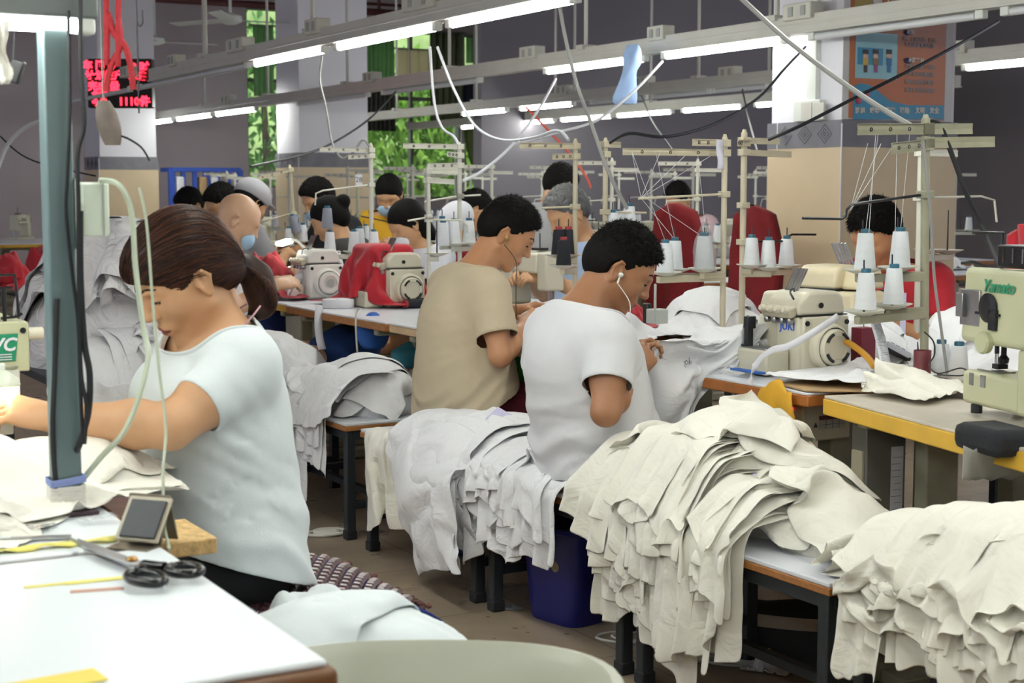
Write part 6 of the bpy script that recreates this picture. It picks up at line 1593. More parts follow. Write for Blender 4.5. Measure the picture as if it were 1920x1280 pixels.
# odds and ends on the floor
o = thing('plastic_bottle', 'small clear bottle with a white and blue label on the floor under the benches', 'bottle', at_z(812, 1030, 0))
k = MB(); k.lathe([(.02, 0), (.022, .005), (.022, .055), (.015, .07), (.009, .078), (.009, .09)], n=18); obj('bottle', k, M_CLEAR, o, smooth=True); k = MB(); k.lathe([(.0225, .015), (.0225, .055)], n=18, cap=False); obj('label', k, M_PAPER, o, smooth=True); k = MB(); k.lathe([(.0226, .056), (.0226, .068), (.012, .078)], n=18, cap=False); obj('blue_band', k, mat('blue_print', '#3d4f86', .5), o, smooth=True)
o = thing('slipper', 'dark blue slipper lying under the bench of the man in beige', 'shoe', at_z(858, 1040, 0), PSI - .9)
A = []
for i in range(9):
    v = i / 8; w = .036 * math.sin(PI * (.12 + .8 * v)) ** .6; A.append([(.2 * (v - .5), w * math.cos(t), .014 + .014 * math.sin(t)) for t in [2 * PI * k / 12 for k in range(12)]])
k = MB().grid(A, closed=True); k.add(A[0], [tuple(range(12))]); k.add(A[-1], [tuple(range(12))]); obj('sole', k, mat('dark_blue_rubber', '#27304f', .5), o, smooth=True); k = MB(); k.tube([(.04, .034 * math.cos(t), .02 + .035 * math.sin(t)) for t in np.linspace(0, PI, 9)], .009, 6); obj('strap', k, MATS['dark_blue_rubber'], o, smooth=True)
for i, (px, py, sx, lab) in enumerate(((838, 1050, .07, 'crumpled clear film beside the blue slipper'), (970, 1110, .10, 'crumpled clear film on the floor left of the blue bin'), (960, 1140, .035, 'grey lint scrap on the floor by the blue bin'), (866, 1118, .03, 'tiny film scrap on the floor left of the dark bench leg'), (830, 1006, .05, 'crinkled clear film behind the bottle on the floor'), (700, 1000, .06, 'film scraps on the floor between two bench legs'))):
    o = thing('film_scrap', lab, 'scrap', at_z(px, py, .001)); rn = random.Random(i + 30)
    A = [[(sx * (a - 4) / 4, sx * .7 * (b - 4) / 4, .002 + sx * .35 * rn.random() * math.sin(PI * a / 8) * math.sin(PI * b / 8)) for b in range(9)] for a in range(9)]
    obj('film', MB().grid(A), M_CLEAR if i != 2 else mat('grey_lint', '#8b8c92', .9), o, smooth=True)
o = tag(obj('stick', MB().box((0, 0, .002), (.032, .004, .003)), M_PAPER), 'thin white stick on the floor beyond the tub', 'stick'); o.location = at_z(803, 1178, 0)
def coil(name, lab, px, py, r, n, m, seed, rad=.004):
    q = at_z(px, py, rad); rn = random.Random(seed); pts = []
    for i in range(n * 10): a = i / 10 * 2 * PI; rr_ = r * (1 + .25 * math.sin(i * .37) + rn.uniform(-.05, .05)); pts.append(Vector((rr_ * 1.6 * math.cos(a) + .01 * i / 10, rr_ * math.sin(a), .001 + .0045 * (i // 10))))
    o = tag(obj(name, MB().tube(spline(pts, 2), rad, 6), m, smooth=True), lab, 'cord'); o.location = q
coil('cord_tangle', 'white cord coiled on the floor between the woman and the benches', 605, 1000, .035, 3, M_CORDW, 1, .006)
coil('cord_tangle', 'tangle of white cord on the floor under the biggest pile', 1310, 1225, .07, 5, M_CORDW, 2)
coil('cord_tangle', 'tangle of white cord on the floor right of the bench leg', 1395, 1235, .06, 5, M_CORDW, 4)
coil('cord_tangle', 'short white cord loop on the floor left under the biggest pile', 1180, 1195, .05, 2, M_CORDW, 5)
lump(1, ST(at_z(1440, 1255, 0))[0], ST(at_z(1440, 1255, 0))[1], .001, .3, (.14, .16, .5), 'small white rag on the floor under the right bench')
o = thing('sneaker', 'large dark shoe with a pale sole resting under the right bench', 'shoe', at_z(1445, 1160, .12) , PSI + 2.2)
A = []
for i in range(12):
    v = i / 11; w = .042 * math.sin(PI * (.12 + .8 * v)) ** .5; h = .05 + .05 * max(0, .55 - v); A.append([(.29 * (v - .5), w * math.cos(t), h * .5 + h * .5 * math.sin(t)) for t in [2 * PI * k / 14 for k in range(14)]])
k = MB().grid(A, closed=True); k.add(A[0], [tuple(range(14))]); k.add(A[-1], [tuple(range(14))]); obj('upper', k, mat('dark_shoe_mesh', '#232427', .8), o, smooth=True)
A2 = [[(p[0] * 1.05, p[1] * 1.12, -.012 + .034 * (j % 14 in (1, 2, 3, 4, 5, 6)) + .01 * max(0, abs(p[0]) - .1)) for j, p in enumerate(row)] for row in A]; k = MB().grid(A2, closed=True); k.add(A2[0], [tuple(range(14))]); k.add(A2[-1], [tuple(range(14))]); obj('sole', k, mat('pale_shoe_sole', '#b7aea1', .7), o, smooth=True)
obj('foot_bar', MB().box((0, 0, -.065), (.3, .05, .10)), M_BLACKST, o)
for i, px in enumerate((1473, 1497)):
    o = tag(obj('hook', MB().tube(spline([(-.022, 0, .12), (-.012, 0, .132), (0, 0, .125), (.004, 0, .09), (.003, 0, .0)]), .0028, 6), M_CORDW, smooth=True), ['white wire hook standing under the right bench, left one', 'white wire hook standing under the right bench, right one'][i], 'hook'); o.location = at_z(px, 1228, .0)
# brown folded mat and dark clutter under the tables stay in shade
tag(obj('storage_crate', MB().box((0, 0, .16), (.3, .3, .32)), mat('navy_crate', '#151a45', .6), bevel=.02), 'dark navy crate under the pile at the right edge', 'crate').location = W(2.25, 2.95, 0)
# ---------------------------------------------------------------- people
M_SK_A = mat('light_skin', '#c99c76', .5, var=.06, scale=14, bump=.05, bscale=180, sss=.08)
M_SK_B = mat('tan_skin', '#a37353', .5, var=.07, scale=14, bump=.05, bscale=180, sss=.08)
M_SK_C = mat('warm_skin', '#b98560', .5, var=.06, scale=14, bump=.05, bscale=180, sss=.08)
M_LIP = mat('lip_skin', '#8e4a44', .45, var=.05)
M_HAIRK = mat('black_hair', '#0d0b0a', .75, var=.25, scale=60, spec=.16)
M_HAIRB = mat('dark_brown_hair', '#2f1b15', .5, var=.3, scale=40, spec=.3)
M_HAIRB2 = mat('warm_brown_hair', '#54301f', .45, var=.25, scale=40, spec=.3)
M_HAIRG = mat('grey_hair', '#5d5d5e', .6, var=.3, scale=50)
M_BEIGE = mat('beige_cotton', '#c4b59c', .92, var=.06, scale=6, bump=.06, bscale=240, spec=.1)
M_PANT = mat('black_trouser_cloth', '#15161a', .85, var=.15)
M_SHOE = mat('grey_shoe_canvas', '#77746f', .8, var=.1)

def bm_cut(bm, co, no, center=None, rad=None):
    fs = bm.faces[:]
    if center is not None:
        c = Vector(center); fs = [f for f in fs if (f.calc_center_median() - c).length < rad]
    geom = set(fs)
    for f in fs: geom.update(f.edges); geom.update(f.verts)
    bmesh.ops.bisect_plane(bm, geom=list(geom), plane_co=co, plane_no=no, clear_outer=True, dist=1e-5)

def make_shirt(key, J, fit=.021, sleeve=.62, sl_r=(.072, .088), hem=None, neck_no=(.35, 0, 1), neck_off=.0, wide=1.0, fem=False, h=.011, loose=.03, hem_tilt=0.0):
    """a T-shirt: a loose skin round the body, opened at neck, cuffs and hem, then let fall"""
    pel, wai, che, upp, nb = [np.array(J[k], float) for k in ('pelvis', 'waist', 'chest', 'upper', 'neck')]
    S = body(J, hands=False, infl=fit, wide=wide, fem=fem, legs=False, head=False, arms=False)
    dn = (pel - wai); dn /= np.linalg.norm(dn); dn = dn * .35 + np.array([0, 0, -.65])
    for s in (-.55, 0, .55): S.rc(lerp(che, wai, .3) + np.array([.01, s * .12, 0]), pel + dn * .10 + np.array([.01, s * .155, 0]), .105 + fit, .118 + fit + loose * .6, .08)
    S.rc(nb, nb + np.array([.03, 0, .10]), .062, .058, .03)
    cuts = []; T_ = Sdf(); T_.pr = list(S.pr)
    for s, sd in ((1, 'L'), (-1, 'R')):
        sh = np.array(J['sh' + sd], float); el = np.array(J['el' + sd], float); e = lerp(sh, el, sleeve); d = (e - sh) / np.linalg.norm(e - sh)
        S.rc(sh, lerp(sh, e, .45), sl_r[0], lerp(sl_r[0], sl_r[1], .45), .035); S.rc(lerp(sh, e, .45), e, lerp(sl_r[0], sl_r[1], .45), sl_r[1], .006, 2); cuts.append((e, d))
    V, F = S.mesh(h, 1)
    bm = bmesh.new(); me = np_mesh(V, F); bm.from_mesh(me); bpy.data.meshes.remove(me)
    for e, d in cuts:
        c = Vector(e); dv = Vector(d)
        fs = [f for f in bm.faces if -.03 < (f.calc_center_median() - c).dot(dv) < .03 and ((f.calc_center_median() - c) - dv * (f.calc_center_median() - c).dot(dv)).length < sl_r[1] * 1.25 + .01]
        far = T_.ev(np.array([f.calc_center_median() for f in fs])) > .006
        fs = [f for f, k in zip(fs, far) if k]; geom = set(fs)
        for f in fs: geom.update(f.edges); geom.update(f.verts)
        bmesh.ops.bisect_plane(bm, geom=list(geom), plane_co=c, plane_no=dv, clear_outer=True, dist=1e-5)
    no = Vector(neck_no).normalized()
    bm_cut(bm, Vector(nb) + no * (.012 + neck_off), no, nb + np.array([.02, 0, .07]), .15)
    z = hem if hem is not None else pel[2] - .05
    bm_cut(bm, Vector((pel[0], 0, z)), Vector((hem_tilt, 0, -1)).normalized())
    bmesh.ops.dissolve_degenerate(bm, dist=.002, edges=bm.edges[:])
    bmesh.ops.triangulate(bm, faces=[f for f in bm.faces if len(f.verts) > 4])
    seen = set(); best = []
    for v0 in bm.verts:
        if v0 in seen: continue
        st = [v0]; seen.add(v0); isl = []
        while st:
            v = st.pop(); isl.append(v)
            for e_ in v.link_edges:
                o = e_.other_vert(v)
                if o not in seen: seen.add(o); st.append(o)
        if len(isl) > len(best): best = isl
    keep = set(best); bmesh.ops.delete(bm, geom=[v for v in bm.verts if v not in keep], context='VERTS')
    for _ in range(14):
        nw = {}
        for v in bm.verts:
            b_ = [e_.other_vert(v) for e_ in v.link_edges if e_.is_boundary]
            if len(b_) == 2: nw[v] = v.co * .5 + (b_[0].co + b_[1].co) * .25
        for v, c_ in nw.items(): v.co = c_
    bmesh.ops.remove_doubles(bm, verts=bm.verts[:], dist=.0035)
    bm.verts.index_update()
    V = [tuple(v.co) for v in bm.verts]; F = [tuple(v.index for v in f.verts) for f in bm.faces]; bm.free()
    return folds(V, F, J, key)

def folds(V, F, J, key, amp=.014):
    """creases of a worn shirt: shallow on the back, deeper towards the waist, hem and armpits"""
    me = mesh_from(V, F); N = [v.normal.copy() for v in me.vertices]; bpy.data.meshes.remove(me)
    pz = J['pelvis'][2]; cz = J['chest'][2]; k = hash_(key) * 1.3; out = []
    for p, n in zip(V, N):
        p = Vector(p); w = min(1, max(0, (cz + .03 - p.z) / (cz + .03 - pz)))
        wob = noise.noise(p * 5 + Vector((k, 0, 0))) * .05
        a = (p.z * .80 - p.x * .60 + wob) ; b = p.y
        r1 = 1 - abs(noise.noise(Vector((a * 13, b * 3.0, p.x * 2.5 + k)))) * 2
        r2 = 1 - abs(noise.noise(Vector((a * 24 + 9, b * 5.0, p.x * 5 + k)))) * 2
        side = abs(p.y) / .16; arm = max(0, 1 - (Vector((p.x, abs(p.y), p.z)) - Vector((J['shR'][0] + .03, abs(J['shR'][1]), J['shR'][2] - .10))).length / .13)
        d = amp * ((.12 + 1.0 * w ** 1.4) * (r1 * .8 + r2 * .35 - .25) + arm * .5 * r2)
        out.append(tuple(p + n * d))
    return out, F

def strands(mb, pts, r0, r1, n=3):
    m = len(pts); mb.tube(pts, [r0 + (r1 - r0) * i / (m - 1) for i in range(m)], n)

def hair_short(J, seed=1, length=.018, h=.0035, count=2600, top=.018, back=.006, fade=True, flow=(.3, 0, -.1), noisy=.006, side=0.0):
    """cropped hair: a cap on the skull with a rough surface of short locks"""
    c = np.array(J['head'], float); Rm = J['headR']; sc = J.get('hsc', 1.0)
    S = Sdf()
    def el(x, y, z, r, k=.015, op=1): S.el(c + Rm @ (np.array([x, y, z]) * sc), np.array(r) * sc, Rm, k, op)
    el(-.012, 0, .040, (.098 + back, .079 + back * .7, .086 + top))
    el(.028, 0, .078, (.066, .062, .038 + top * .5), .03)
    el(-.030, 0, .0, (.083 + back * .6, .075, .075), .03)
    el(.114, 0, -.002, (.078, .12, .088), .010, -1)
    el(.045, 0, -.072, (.10, .2, .075), .012, -1)
    el(.034 + side, 0, -.045, (.045, .2, .066), .01, -1)
    for s_ in (-1, 1): el(-.008, s_ * .088, -.010, (.026, .026, .034), .008, -1)
    S.rc(c + Rm @ (np.array([-.10, 0, -.165]) * sc), c + Rm @ (np.array([.03, 0, -.165]) * sc), .10 * sc, .10 * sc, .01, -1)
    V, F = S.mesh(h, 1); V, F = keep_biggest(V, F)
    me = np_mesh(V, F); N = np.empty(len(V) * 3, np.float32); me.vertices.foreach_get('normal', N); N = N.reshape(-1, 3)
    rn = random.Random(seed); Vn = V.copy()
    q = (V - c) @ Rm / sc                                       # head frame
    amp = np.clip((q[:, 2] + .02) / .10, .08, 1) * noisy
    for i in range(len(V)):
        Vn[i] = V[i] + N[i] * amp[i] * noise.noise(Vector(q[i]) * 95 + Vector((seed, 0, 0))) * 1.2
    me.vertices.foreach_set('co', Vn.astype(np.float32).ravel()); me.update()
    mb = MB(); fl = Rm @ np.array(flow); ids = np.nonzero(q[:, 2] > -.01)[0]
    for _ in range(count):
        i = rn.choice(ids); w = min(1, max(.15, (q[i, 2] + .01) / .09)); L = length * w * rn.uniform(.5, 1.15)
        d = N[i] * .55 + fl + np.array([rn.gauss(0, .22), rn.gauss(0, .22), rn.gauss(0, .22)]); d /= np.linalg.norm(d)
        p0 = Vn[i] - N[i] * .002; t = np.cross(d, N[i]); t /= max(np.linalg.norm(t), 1e-6); w_ = .0011
        p1 = p0 + d * L
        mb.add([p0 - t * w_, p0 + t * w_, p1, p0 + N[i] * w_ * 1.6], [(0, 1, 2), (1, 3, 2), (3, 0, 2)])
    b = len(me.vertices)
    allv = [tuple(v) for v in Vn] + mb.v; allf = [tuple(int(x) for x in f) for f in F] + [tuple(i + b for i in f) for f in mb.f]
    bpy.data.meshes.remove(me)
    me = mesh_from(allv, allf, 'hair'); me.polygons.foreach_set('use_smooth', [True] * len(me.polygons)); return me

def face_bits(S, J, p, root, brow=M_HAIRK, lash=True, body_obj=None):
    """eyebrows and lashes laid on the face"""
    def proj(x, y, z):
        xs = np.linspace(.135, .03, 120); P = np.array([p(a, y, z) for a in xs]); d = S.ev(P); i = np.argmax(d < 0)
        return P[max(i - 1, 0)]
    mb = MB(); rn = random.Random(4)
    for s in (-1, 1):
        for k in range(70):
            t = rn.random(); y = s * (.013 + .036 * t); z = .0325 + .007 * math.sin(PI * (t * .8 + .1)) + rn.uniform(-.0025, .0025) * (1 - .5 * t)
            a = proj(0, y, z); b = proj(0, y + s * .007, z + .001 * (1 - 2 * t))
            strands(mb, [Vector(a), Vector(b)], .0008, .0003)
        if lash:
            pts = [proj(0, s * (.017 + .029 * t), .0042 + .0018 * math.sin(PI * t) - .001 * t) for t in np.linspace(0, 1, 11)]
            mb.tube([Vector(q) + Vector(J['headR'] @ np.array([.003, 0, 0])) for q in pts], .0017, 5)
    return obj('eyebrows', mb, brow, root)

def lips_on(me, p, Rm, sc, slot):
    c = p(.097, 0, -.0632); co = np.empty(len(me.vertices) * 3, np.float32); me.vertices.foreach_get('co', co); co = co.reshape(-1, 3)
    q = (co - c) @ Rm / sc
    inside = (q[:, 0] / .018) ** 2 + (q[:, 1] / .0235) ** 2 + (q[:, 2] / .0125) ** 2 < 1
    lv = np.empty(len(me.loops), np.int32); me.loops.foreach_get('vertex_index', lv)
    f = inside[lv.reshape(-1, 4)].all(1) if len(lv) == 4 * len(me.polygons) else None
    if f is not None: me.polygons.foreach_set('material_index', np.where(f, slot, 0).astype(np.int32))

def trousers(J, m, root, infl=.006, h=.012, wide=1.0, low=.12):
    S = Sdf(); pel = np.array(J['pelvis'], float); g = infl
    S.el(pel, np.array([.115, .165 * wide, .11]) + g, None, .04); S.el(lerp(pel, J['waist'], .5), np.array([.108, .142 * wide, .10]) + g, None, .05)
    for s, sd in ((1, 'L'), (-1, 'R')):
        hp = pel + np.array([.02, s * .085, -.03]); kn = np.array(J['kn' + sd], float); an = np.array(J['an' + sd], float)
        S.rc(hp, kn, .088 + g, .062 + g, .05); S.rc(kn, an, .064 + g, .055 + g, .03); S.el(hp + np.array([-.05, 0, 0]), np.array([.085, .085, .085]) + g, None, .04)
    V, F = S.mesh(h, 1)
    bm = bmesh.new(); me = np_mesh(V, F); bm.from_mesh(me)
    wv = Vector(J['waist']) - Vector(J['pelvis']); bm_cut(bm, Vector(J['pelvis']) + wv * .6, wv.normalized(), J['waist'], .19)
    for sd in 'LR': bm_cut(bm, Vector(J['an' + sd]) + Vector((0, 0, .02)), Vector((0, 0, -1)), J['an' + sd], .16)
    for v in bm.verts: v.co += Vector((noise.noise(v.co * 9), noise.noise(v.co * 9 + Vector((7, 0, 0))), 0)) * .006
    bm.to_mesh(me); bm.free(); me.polygons.foreach_set('use_smooth', [True] * len(me.polygons))
    return obj('trousers', me, m, root, auto=False, solid=.002)

def shoes(J, m, root):
    for sd in 'LR':
        a = Vector(J['an' + sd]); mb = MB()
        prof = [(-.06, .03, .045), (-.03, .034, .05), (.04, .036, .045), (.11, .042, .034), (.16, .036, .024), (.185, .015, .012)]
        A = []
        for x, w, hh in prof: A.append([(a.x + x, a.y + w * math.cos(q), max(.006, a.z - .06 + hh * math.sin(q) * (1.5 if math.sin(q) > 0 else .9))) for q in [2 * PI * i / 14 for i in range(14)]])
        mb.grid(A, closed=True); obj('shoe', mb, m, root, smooth=True, sub=1)

def cloth_obj(name, vf, m, root, solid=.0025, sub=1):
    return obj(name, cloth_mesh(vf, name), m, root, smooth=True, auto=False, solid=solid, sub=sub)

def collar(vf, J, m, root, r=.0042):
    """the ribbed neckband, laid along the neck opening of a settled shirt"""
    V, F = vf; V = np.array(V); cnt = {}
    for f in F:
        for i in range(len(f)):
            e = (min(f[i], f[i - 1]), max(f[i], f[i - 1])); cnt[e] = cnt.get(e, 0) + 1
    adj = {}
    for (a, b), c in cnt.items():
        if c == 1: adj.setdefault(a, []).append(b); adj.setdefault(b, []).append(a)
    nb = np.array(J['neck']) + np.array([.02, 0, .02]); seen = set(); best = None
    for s in adj:
        if s in seen: continue
        lp = [s]; seen.add(s); cur = s
        while True:
            nx = [x for x in adj[cur] if x not in seen]
            if not nx: break
            cur = nx[0]; seen.add(cur); lp.append(cur)
        if len(lp) > 8:
            d = np.linalg.norm(V[lp].mean(0) - nb)
            if best is None or d < best[0]: best = (d, lp)
    P = V[best[1]]
    for _ in range(8): P = P * .5 + (np.roll(P, 1, 0) + np.roll(P, -1, 0)) * .25
    c = P.mean(0); up = np.array(J['head']) - np.array(J['neck']); up /= np.linalg.norm(up)
    mb = MB(); rows = []
    for k, (o, z) in enumerate(((.0015, -.010), (.0035, -.006), (.0030, .006), (.0005, .0085), (-.002, .006), (-.0012, -.006), (.0005, -.010))):
        rows.append([tuple(p + (p - c) / np.linalg.norm(p - c) * o + up * z) for p in P])
    mb.grid(rows, closed=True)
    return obj('neckband', mb, m, root, smooth=True)
def place(s, t, face): return W(s, t, 0), PSI + (0 if face > 0 else PI)
BASE = dict(knL=(.46, .11, .50), knR=(.46, -.11, .50), anL=(.40, .12, .09), anR=(.40, -.12, .09), seat=.462)
J = dict(BASE, pelvis=(.045, 0, .565), waist=(.0, 0, .70), chest=(-.015, 0, .84), upper=(-.015, 0, .895), neck=(-.025, 0, .962),
         shL=(-.02, .18, .89), shR=(-.035, -.185, .888), elL=(.0, .27, .71), elR=(-.105, -.272, .712), wrL=(.17, .07, .80), wrR=(.115, -.085, .795),
         head=(.112, 0, 1.088), headR=Rz(R(-28)) @ Ry(R(34)), nr=.053)
J['hdR'] = ((.75, .30, .52), (.1, -.85, .45), (.55, .65, .7, .75), .55)
J['hdL'] = ((.75, -.25, .45), (.0, .85, .5), (.6, .65, .65, .7), .5)
JW = J
def build_person(key, J, loc, rz, label='', skin=None, h=.003, fem=False, wide=1.0, brow=M_HAIRK, lips=True):
    root = thing('person', label, 'person', loc, rz)
    S = body(J, fem=fem, wide=wide); V, F = S.mesh(h); V, F = keep_biggest(V, F)
    me = np_mesh(V, F, 'body')
    if lips: lips_on(me, S.hp, J['headR'], J.get('hsc', 1), 1)
    o = obj('body', me, [skin, M_LIP] if lips else skin, root, auto=False)
    face_bits(S, J, S.hp, root, brow)
    return root, S
loc, rz = place(3.82, 2.40, 1)
MANW, SW_ = build_person('w', J, loc, rz, wide=.93, label='man in a white T-shirt with white earphones, seated and bent over his work', skin=M_SK_B)
sh_ = make_shirt('w', J, wide=.93, sleeve=.60, sl_r=(.066, .070), hem=.555, hem_tilt=.42); M_WCOT = mat('white_cotton', '#dcdce0', .92, var=.03, scale=5, bump=.06, bscale=240, spec=.1)
collar(sh_, J, M_WCOT, cloth_obj('t_shirt', sh_, M_WCOT, MANW))
obj('hair', hair_short(J, 3, top=.020, back=.003, length=.015, noisy=.0035, count=4800), M_HAIRK, MANW, auto=False)
trousers(J, mat('navy_trouser_cloth', '#1d2233', .85), MANW, wide=.93); shoes(J, M_SHOE, MANW)
# ---------------------------------------------------------------- the woman at the front table
J = dict(BASE, pelvis=(.055, 0, .565), waist=(.085, 0, .70), chest=(.075, 0, .865), upper=(.062, 0, .955), neck=(.055, 0, 1.010), belly=1.05, nr=.05, armk=1.14,
         shL=(.07, .172, .958), shR=(.075, -.17, .958), elL=(.245, .235, .862), elR=(.19, -.215, .735), wrL=(.432, .085, .872), wrR=(.37, -.07, .795),
         head=(.136, 0, 1.136), headR=Rz(R(3)) @ Ry(R(34)) @ Rx(R(-3)), hsc=1.0)
J['hdL'] = ((.85, -.35, .22), (.25, .45, .85), (.75, .7, .65, .6), .55)
J['hdR'] = ((.9, .35, -.05), (.1, -.5, .85), (.6, .6, .6, .6), .5)
JF = J
def hair_bun(J, key=1):
    c = np.array(J['head'], float); Rm = J['headR']
    S = Sdf()
    def el(x, y, z, r, k=.015, op=1): S.el(c + Rm @ np.array([x, y, z]), np.array(r), Rm, k, op)
    el(-.016, 0, .046, (.112, .090, .102)); el(.036, 0, .070, (.070, .070, .052), .03); el(-.05, 0, .0, (.078, .078, .07), .03)
    el(-.080, 0, -.035, (.040, .045, .040), .04)
    el(.112, 0, -.020, (.070, .12, .078), .012, -1); el(.050, 0, -.075, (.10, .2, .075), .012, -1); el(.02, 0, -.055, (.045, .2, .062), .01, -1)
    for s_ in (-1, 1): el(.004, s_ * .092, -.008, (.028, .026, .034), .008, -1)
    S.rc(c + Rm @ np.array([-.12, 0, -.165]), c + Rm @ np.array([.03, 0, -.165]), .10, .10, .01, -1)
    V, F = S.mesh(.0032, 1); V, F = keep_biggest(V, F)
    me = np_mesh(V, F); mb = MB(); q = (V - c) @ Rm
    base = np.array([-.104, 0, -.048]); rn = random.Random(5)
    def surf(dirs):
        lo = np.full(len(dirs), .03); hi = np.full(len(dirs), .20)
        for _ in range(11):
            m = (lo + hi) / 2; d = S.ev(c + (dirs * m[:, None]) @ Rm.T); lo = np.where(d < 0, m, lo); hi = np.where(d < 0, hi, m)
        return lo
    ends = base / np.linalg.norm(base)
    mb2 = MB()
    for n in range(950):
        while True:
            i = rn.randrange(len(V)); p = q[i]
            if p[2] > -.045 and p[0] > -.085: break
        st = p / np.linalg.norm(p); m = 12; dirs = []
        wob = np.array([rn.gauss(0, .02) for _ in range(3)]); T0 = min(1, .35 + .65 * rn.random())
        for k in range(m):
            t = k / (m - 1) * T0; a = st * (1 - t) + (ends + np.array([0, p[1] * 2, .12 * (p[2])])) * t + np.array([0, 0, .35 * t * (1 - t)]) + wob * math.sin(PI * t)
            dirs.append(a / np.linalg.norm(a))
        dirs = np.array(dirs); r = surf(dirs) + .0012 * np.sin(np.linspace(0, PI, m)) + rn.uniform(-.0004, .0012)
        P = c + (dirs * r[:, None]) @ Rm.T
        strands(mb2 if rn.random() < .4 else mb, [Vector(x) for x in P], .0011, .0007)
    # the tail
    b = c + Rm @ base; tail = [b, b + np.array([-.026, .0, .000]), b + np.array([-.046, .004, -.022]), b + np.array([-.055, .006, -.055]), b + np.array([-.056, .004, -.088]), b + np.array([-.036, 0, -.112])]
    rad = [.017, .025, .031, .030, .022, .005]
    T = Sdf(); T.chain(tail, rad, .02); tv, tf = T.mesh(.004, 1)
    sp = spline(tail, 6); spr = np.interp(np.linspace(0, 5, len(sp)), range(6), rad)
    for n in range(520):
        a = rn.uniform(0, 2 * PI); e = rn.uniform(1.0, 1.16); pts = []
        for k, pc in enumerate(sp):
            aa = a + .25 * math.sin(k * .35 + n); pts.append(pc + Vector((math.cos(aa) * .9, math.sin(aa), .35 * math.cos(aa))) * (float(spr[k]) * e + .005))
        strands(mb2 if rn.random() < .3 else mb, pts[:rn.randint(18, len(pts))], .0012, .0004)
    bpy.data.meshes.remove(me)
    AV = [tuple(v) for v in V]; AF = [tuple(int(x) for x in f) for f in F]; mi = [0] * len(AF)
    for vv, ff, k in (([tuple(v) for v in tv], [tuple(int(x) for x in f) for f in tf], 0), (mb.v, mb.f, 0), (mb2.v, mb2.f, 1)):
        o = len(AV); AV += vv; AF += [tuple(i + o for i in f) for f in ff]; mi += [k] * len(ff)
    me = mesh_from(AV, AF, 'hair'); me.polygons.foreach_set('material_index', mi); me.polygons.foreach_set('use_smooth', [True] * len(AF))
    return me, b
loc, rz = place(3.16, 1.13, -1)
WOMAN, SF_ = build_person('f', J, loc, rz, 'woman in a white T-shirt with a brown ponytail, sewing at the front table', M_SK_A, fem=True, wide=.98, brow=M_HAIRB)
sh_ = make_shirt('f', J, wide=.98, fem=True, sleeve=.64, sl_r=(.065, .060), hem=.535, hem_tilt=.36, fit=.018, loose=.012)
collar(sh_, J, M_FABW, cloth_obj('t_shirt', sh_, M_FABW, WOMAN))
hm, hb = hair_bun(J); HAIRF = obj('hair', hm, [M_HAIRB, M_HAIRB2], WOMAN, auto=False)
m = MB(); rb = J['headR'] @ np.array([-1, 0, -.45]); m.lathe([(.023 + .009 * math.cos(a), .010 * math.sin(a)) for a in [2 * PI * i / 10 for i in range(11)]], hb + np.array([-.012, 0, 0]), 18, rb, cap=False)
obj('hair_tie', m, mat('navy_fabric_hair_tie', '#16182a', .8), HAIRF, smooth=True)
trousers(J, M_PANT, WOMAN, wide=.98); shoes(J, M_SHOE, WOMAN)
# pink earphone cord round the neck
pn = np.array(J['neck']); M_PINK = mat('pink_cord', '#c59aa6', .5, var=.05)
m = MB(); pts = [(-.012, .045, 1.075), (.02, .068, 1.05), (.07, .066, 1.005), (.125, .05, .965), (.165, .035, .925), (.205, .022, .85), (.222, .02, .75), (.215, .015, .69)]
m.tube(spline(pts), .0022, 6); m.tube(spline([(x, -y * .8, z) for x, y, z in pts]), .0022, 6)
cd = obj('earphone_cord', m, M_PINK, WOMAN, smooth=True)
m = MB()
for y in (.03, .008): m.lathe([(.004, -.01), (.008, -.006), (.0095, .004), (.006, .010)], (.222, y, .672), 12, (.7, .2, .3))
obj('earbud', m, mat('rose_metal', '#b98a92', .25, metal=.8), cd, smooth=True)
# ---------------------------------------------------------------- the man in beige
J = dict(BASE, pelvis=(.035, 0, .565), waist=(.022, 0, .70), chest=(.035, 0, .86), upper=(.055, 0, .95), neck=(.07, 0, 1.015), nr=.052,
         shL=(.06, .18, .95), shR=(.045, -.185, .952), elL=(.14, .27, .76), elR=(.038, -.275, .735), wrL=(.31, .10, .855), wrR=(.235, -.11, .82),
         head=(.215, 0, 1.157), headR=Rz(R(-27)) @ Ry(R(34)))
J['hdR'] = ((.85, .42, .40), (-.2, -.7, .6), (.6, .6, .55, .5), .6)
J['hdL'] = ((.8, -.3, .15), (.2, .5, .8), (.55, .6, .6, .6), .6)
loc, rz = place(5.04, 2.60, 1)
MANB, SB_ = build_person('b', J, loc, rz, 'man in a beige T-shirt with black earphones, seated at the sewing table', M_SK_C, wide=.93)
sh_ = make_shirt('b', J, wide=.93, sleeve=.68, sl_r=(.068, .073), hem=.54, hem_tilt=.42)
collar(sh_, J, M_BEIGE, cloth_obj('t_shirt', sh_, M_BEIGE, MANB))
obj('hair', hair_short(J, 8, top=.020, length=.016, noisy=.003), M_HAIRK, MANB, auto=False)
trousers(J, mat('maroon_trouser_cloth', '#5a1526', .85, var=.3, scale=30), MANB, wide=.93); shoes(J, M_SHOE, MANB)
JB = J
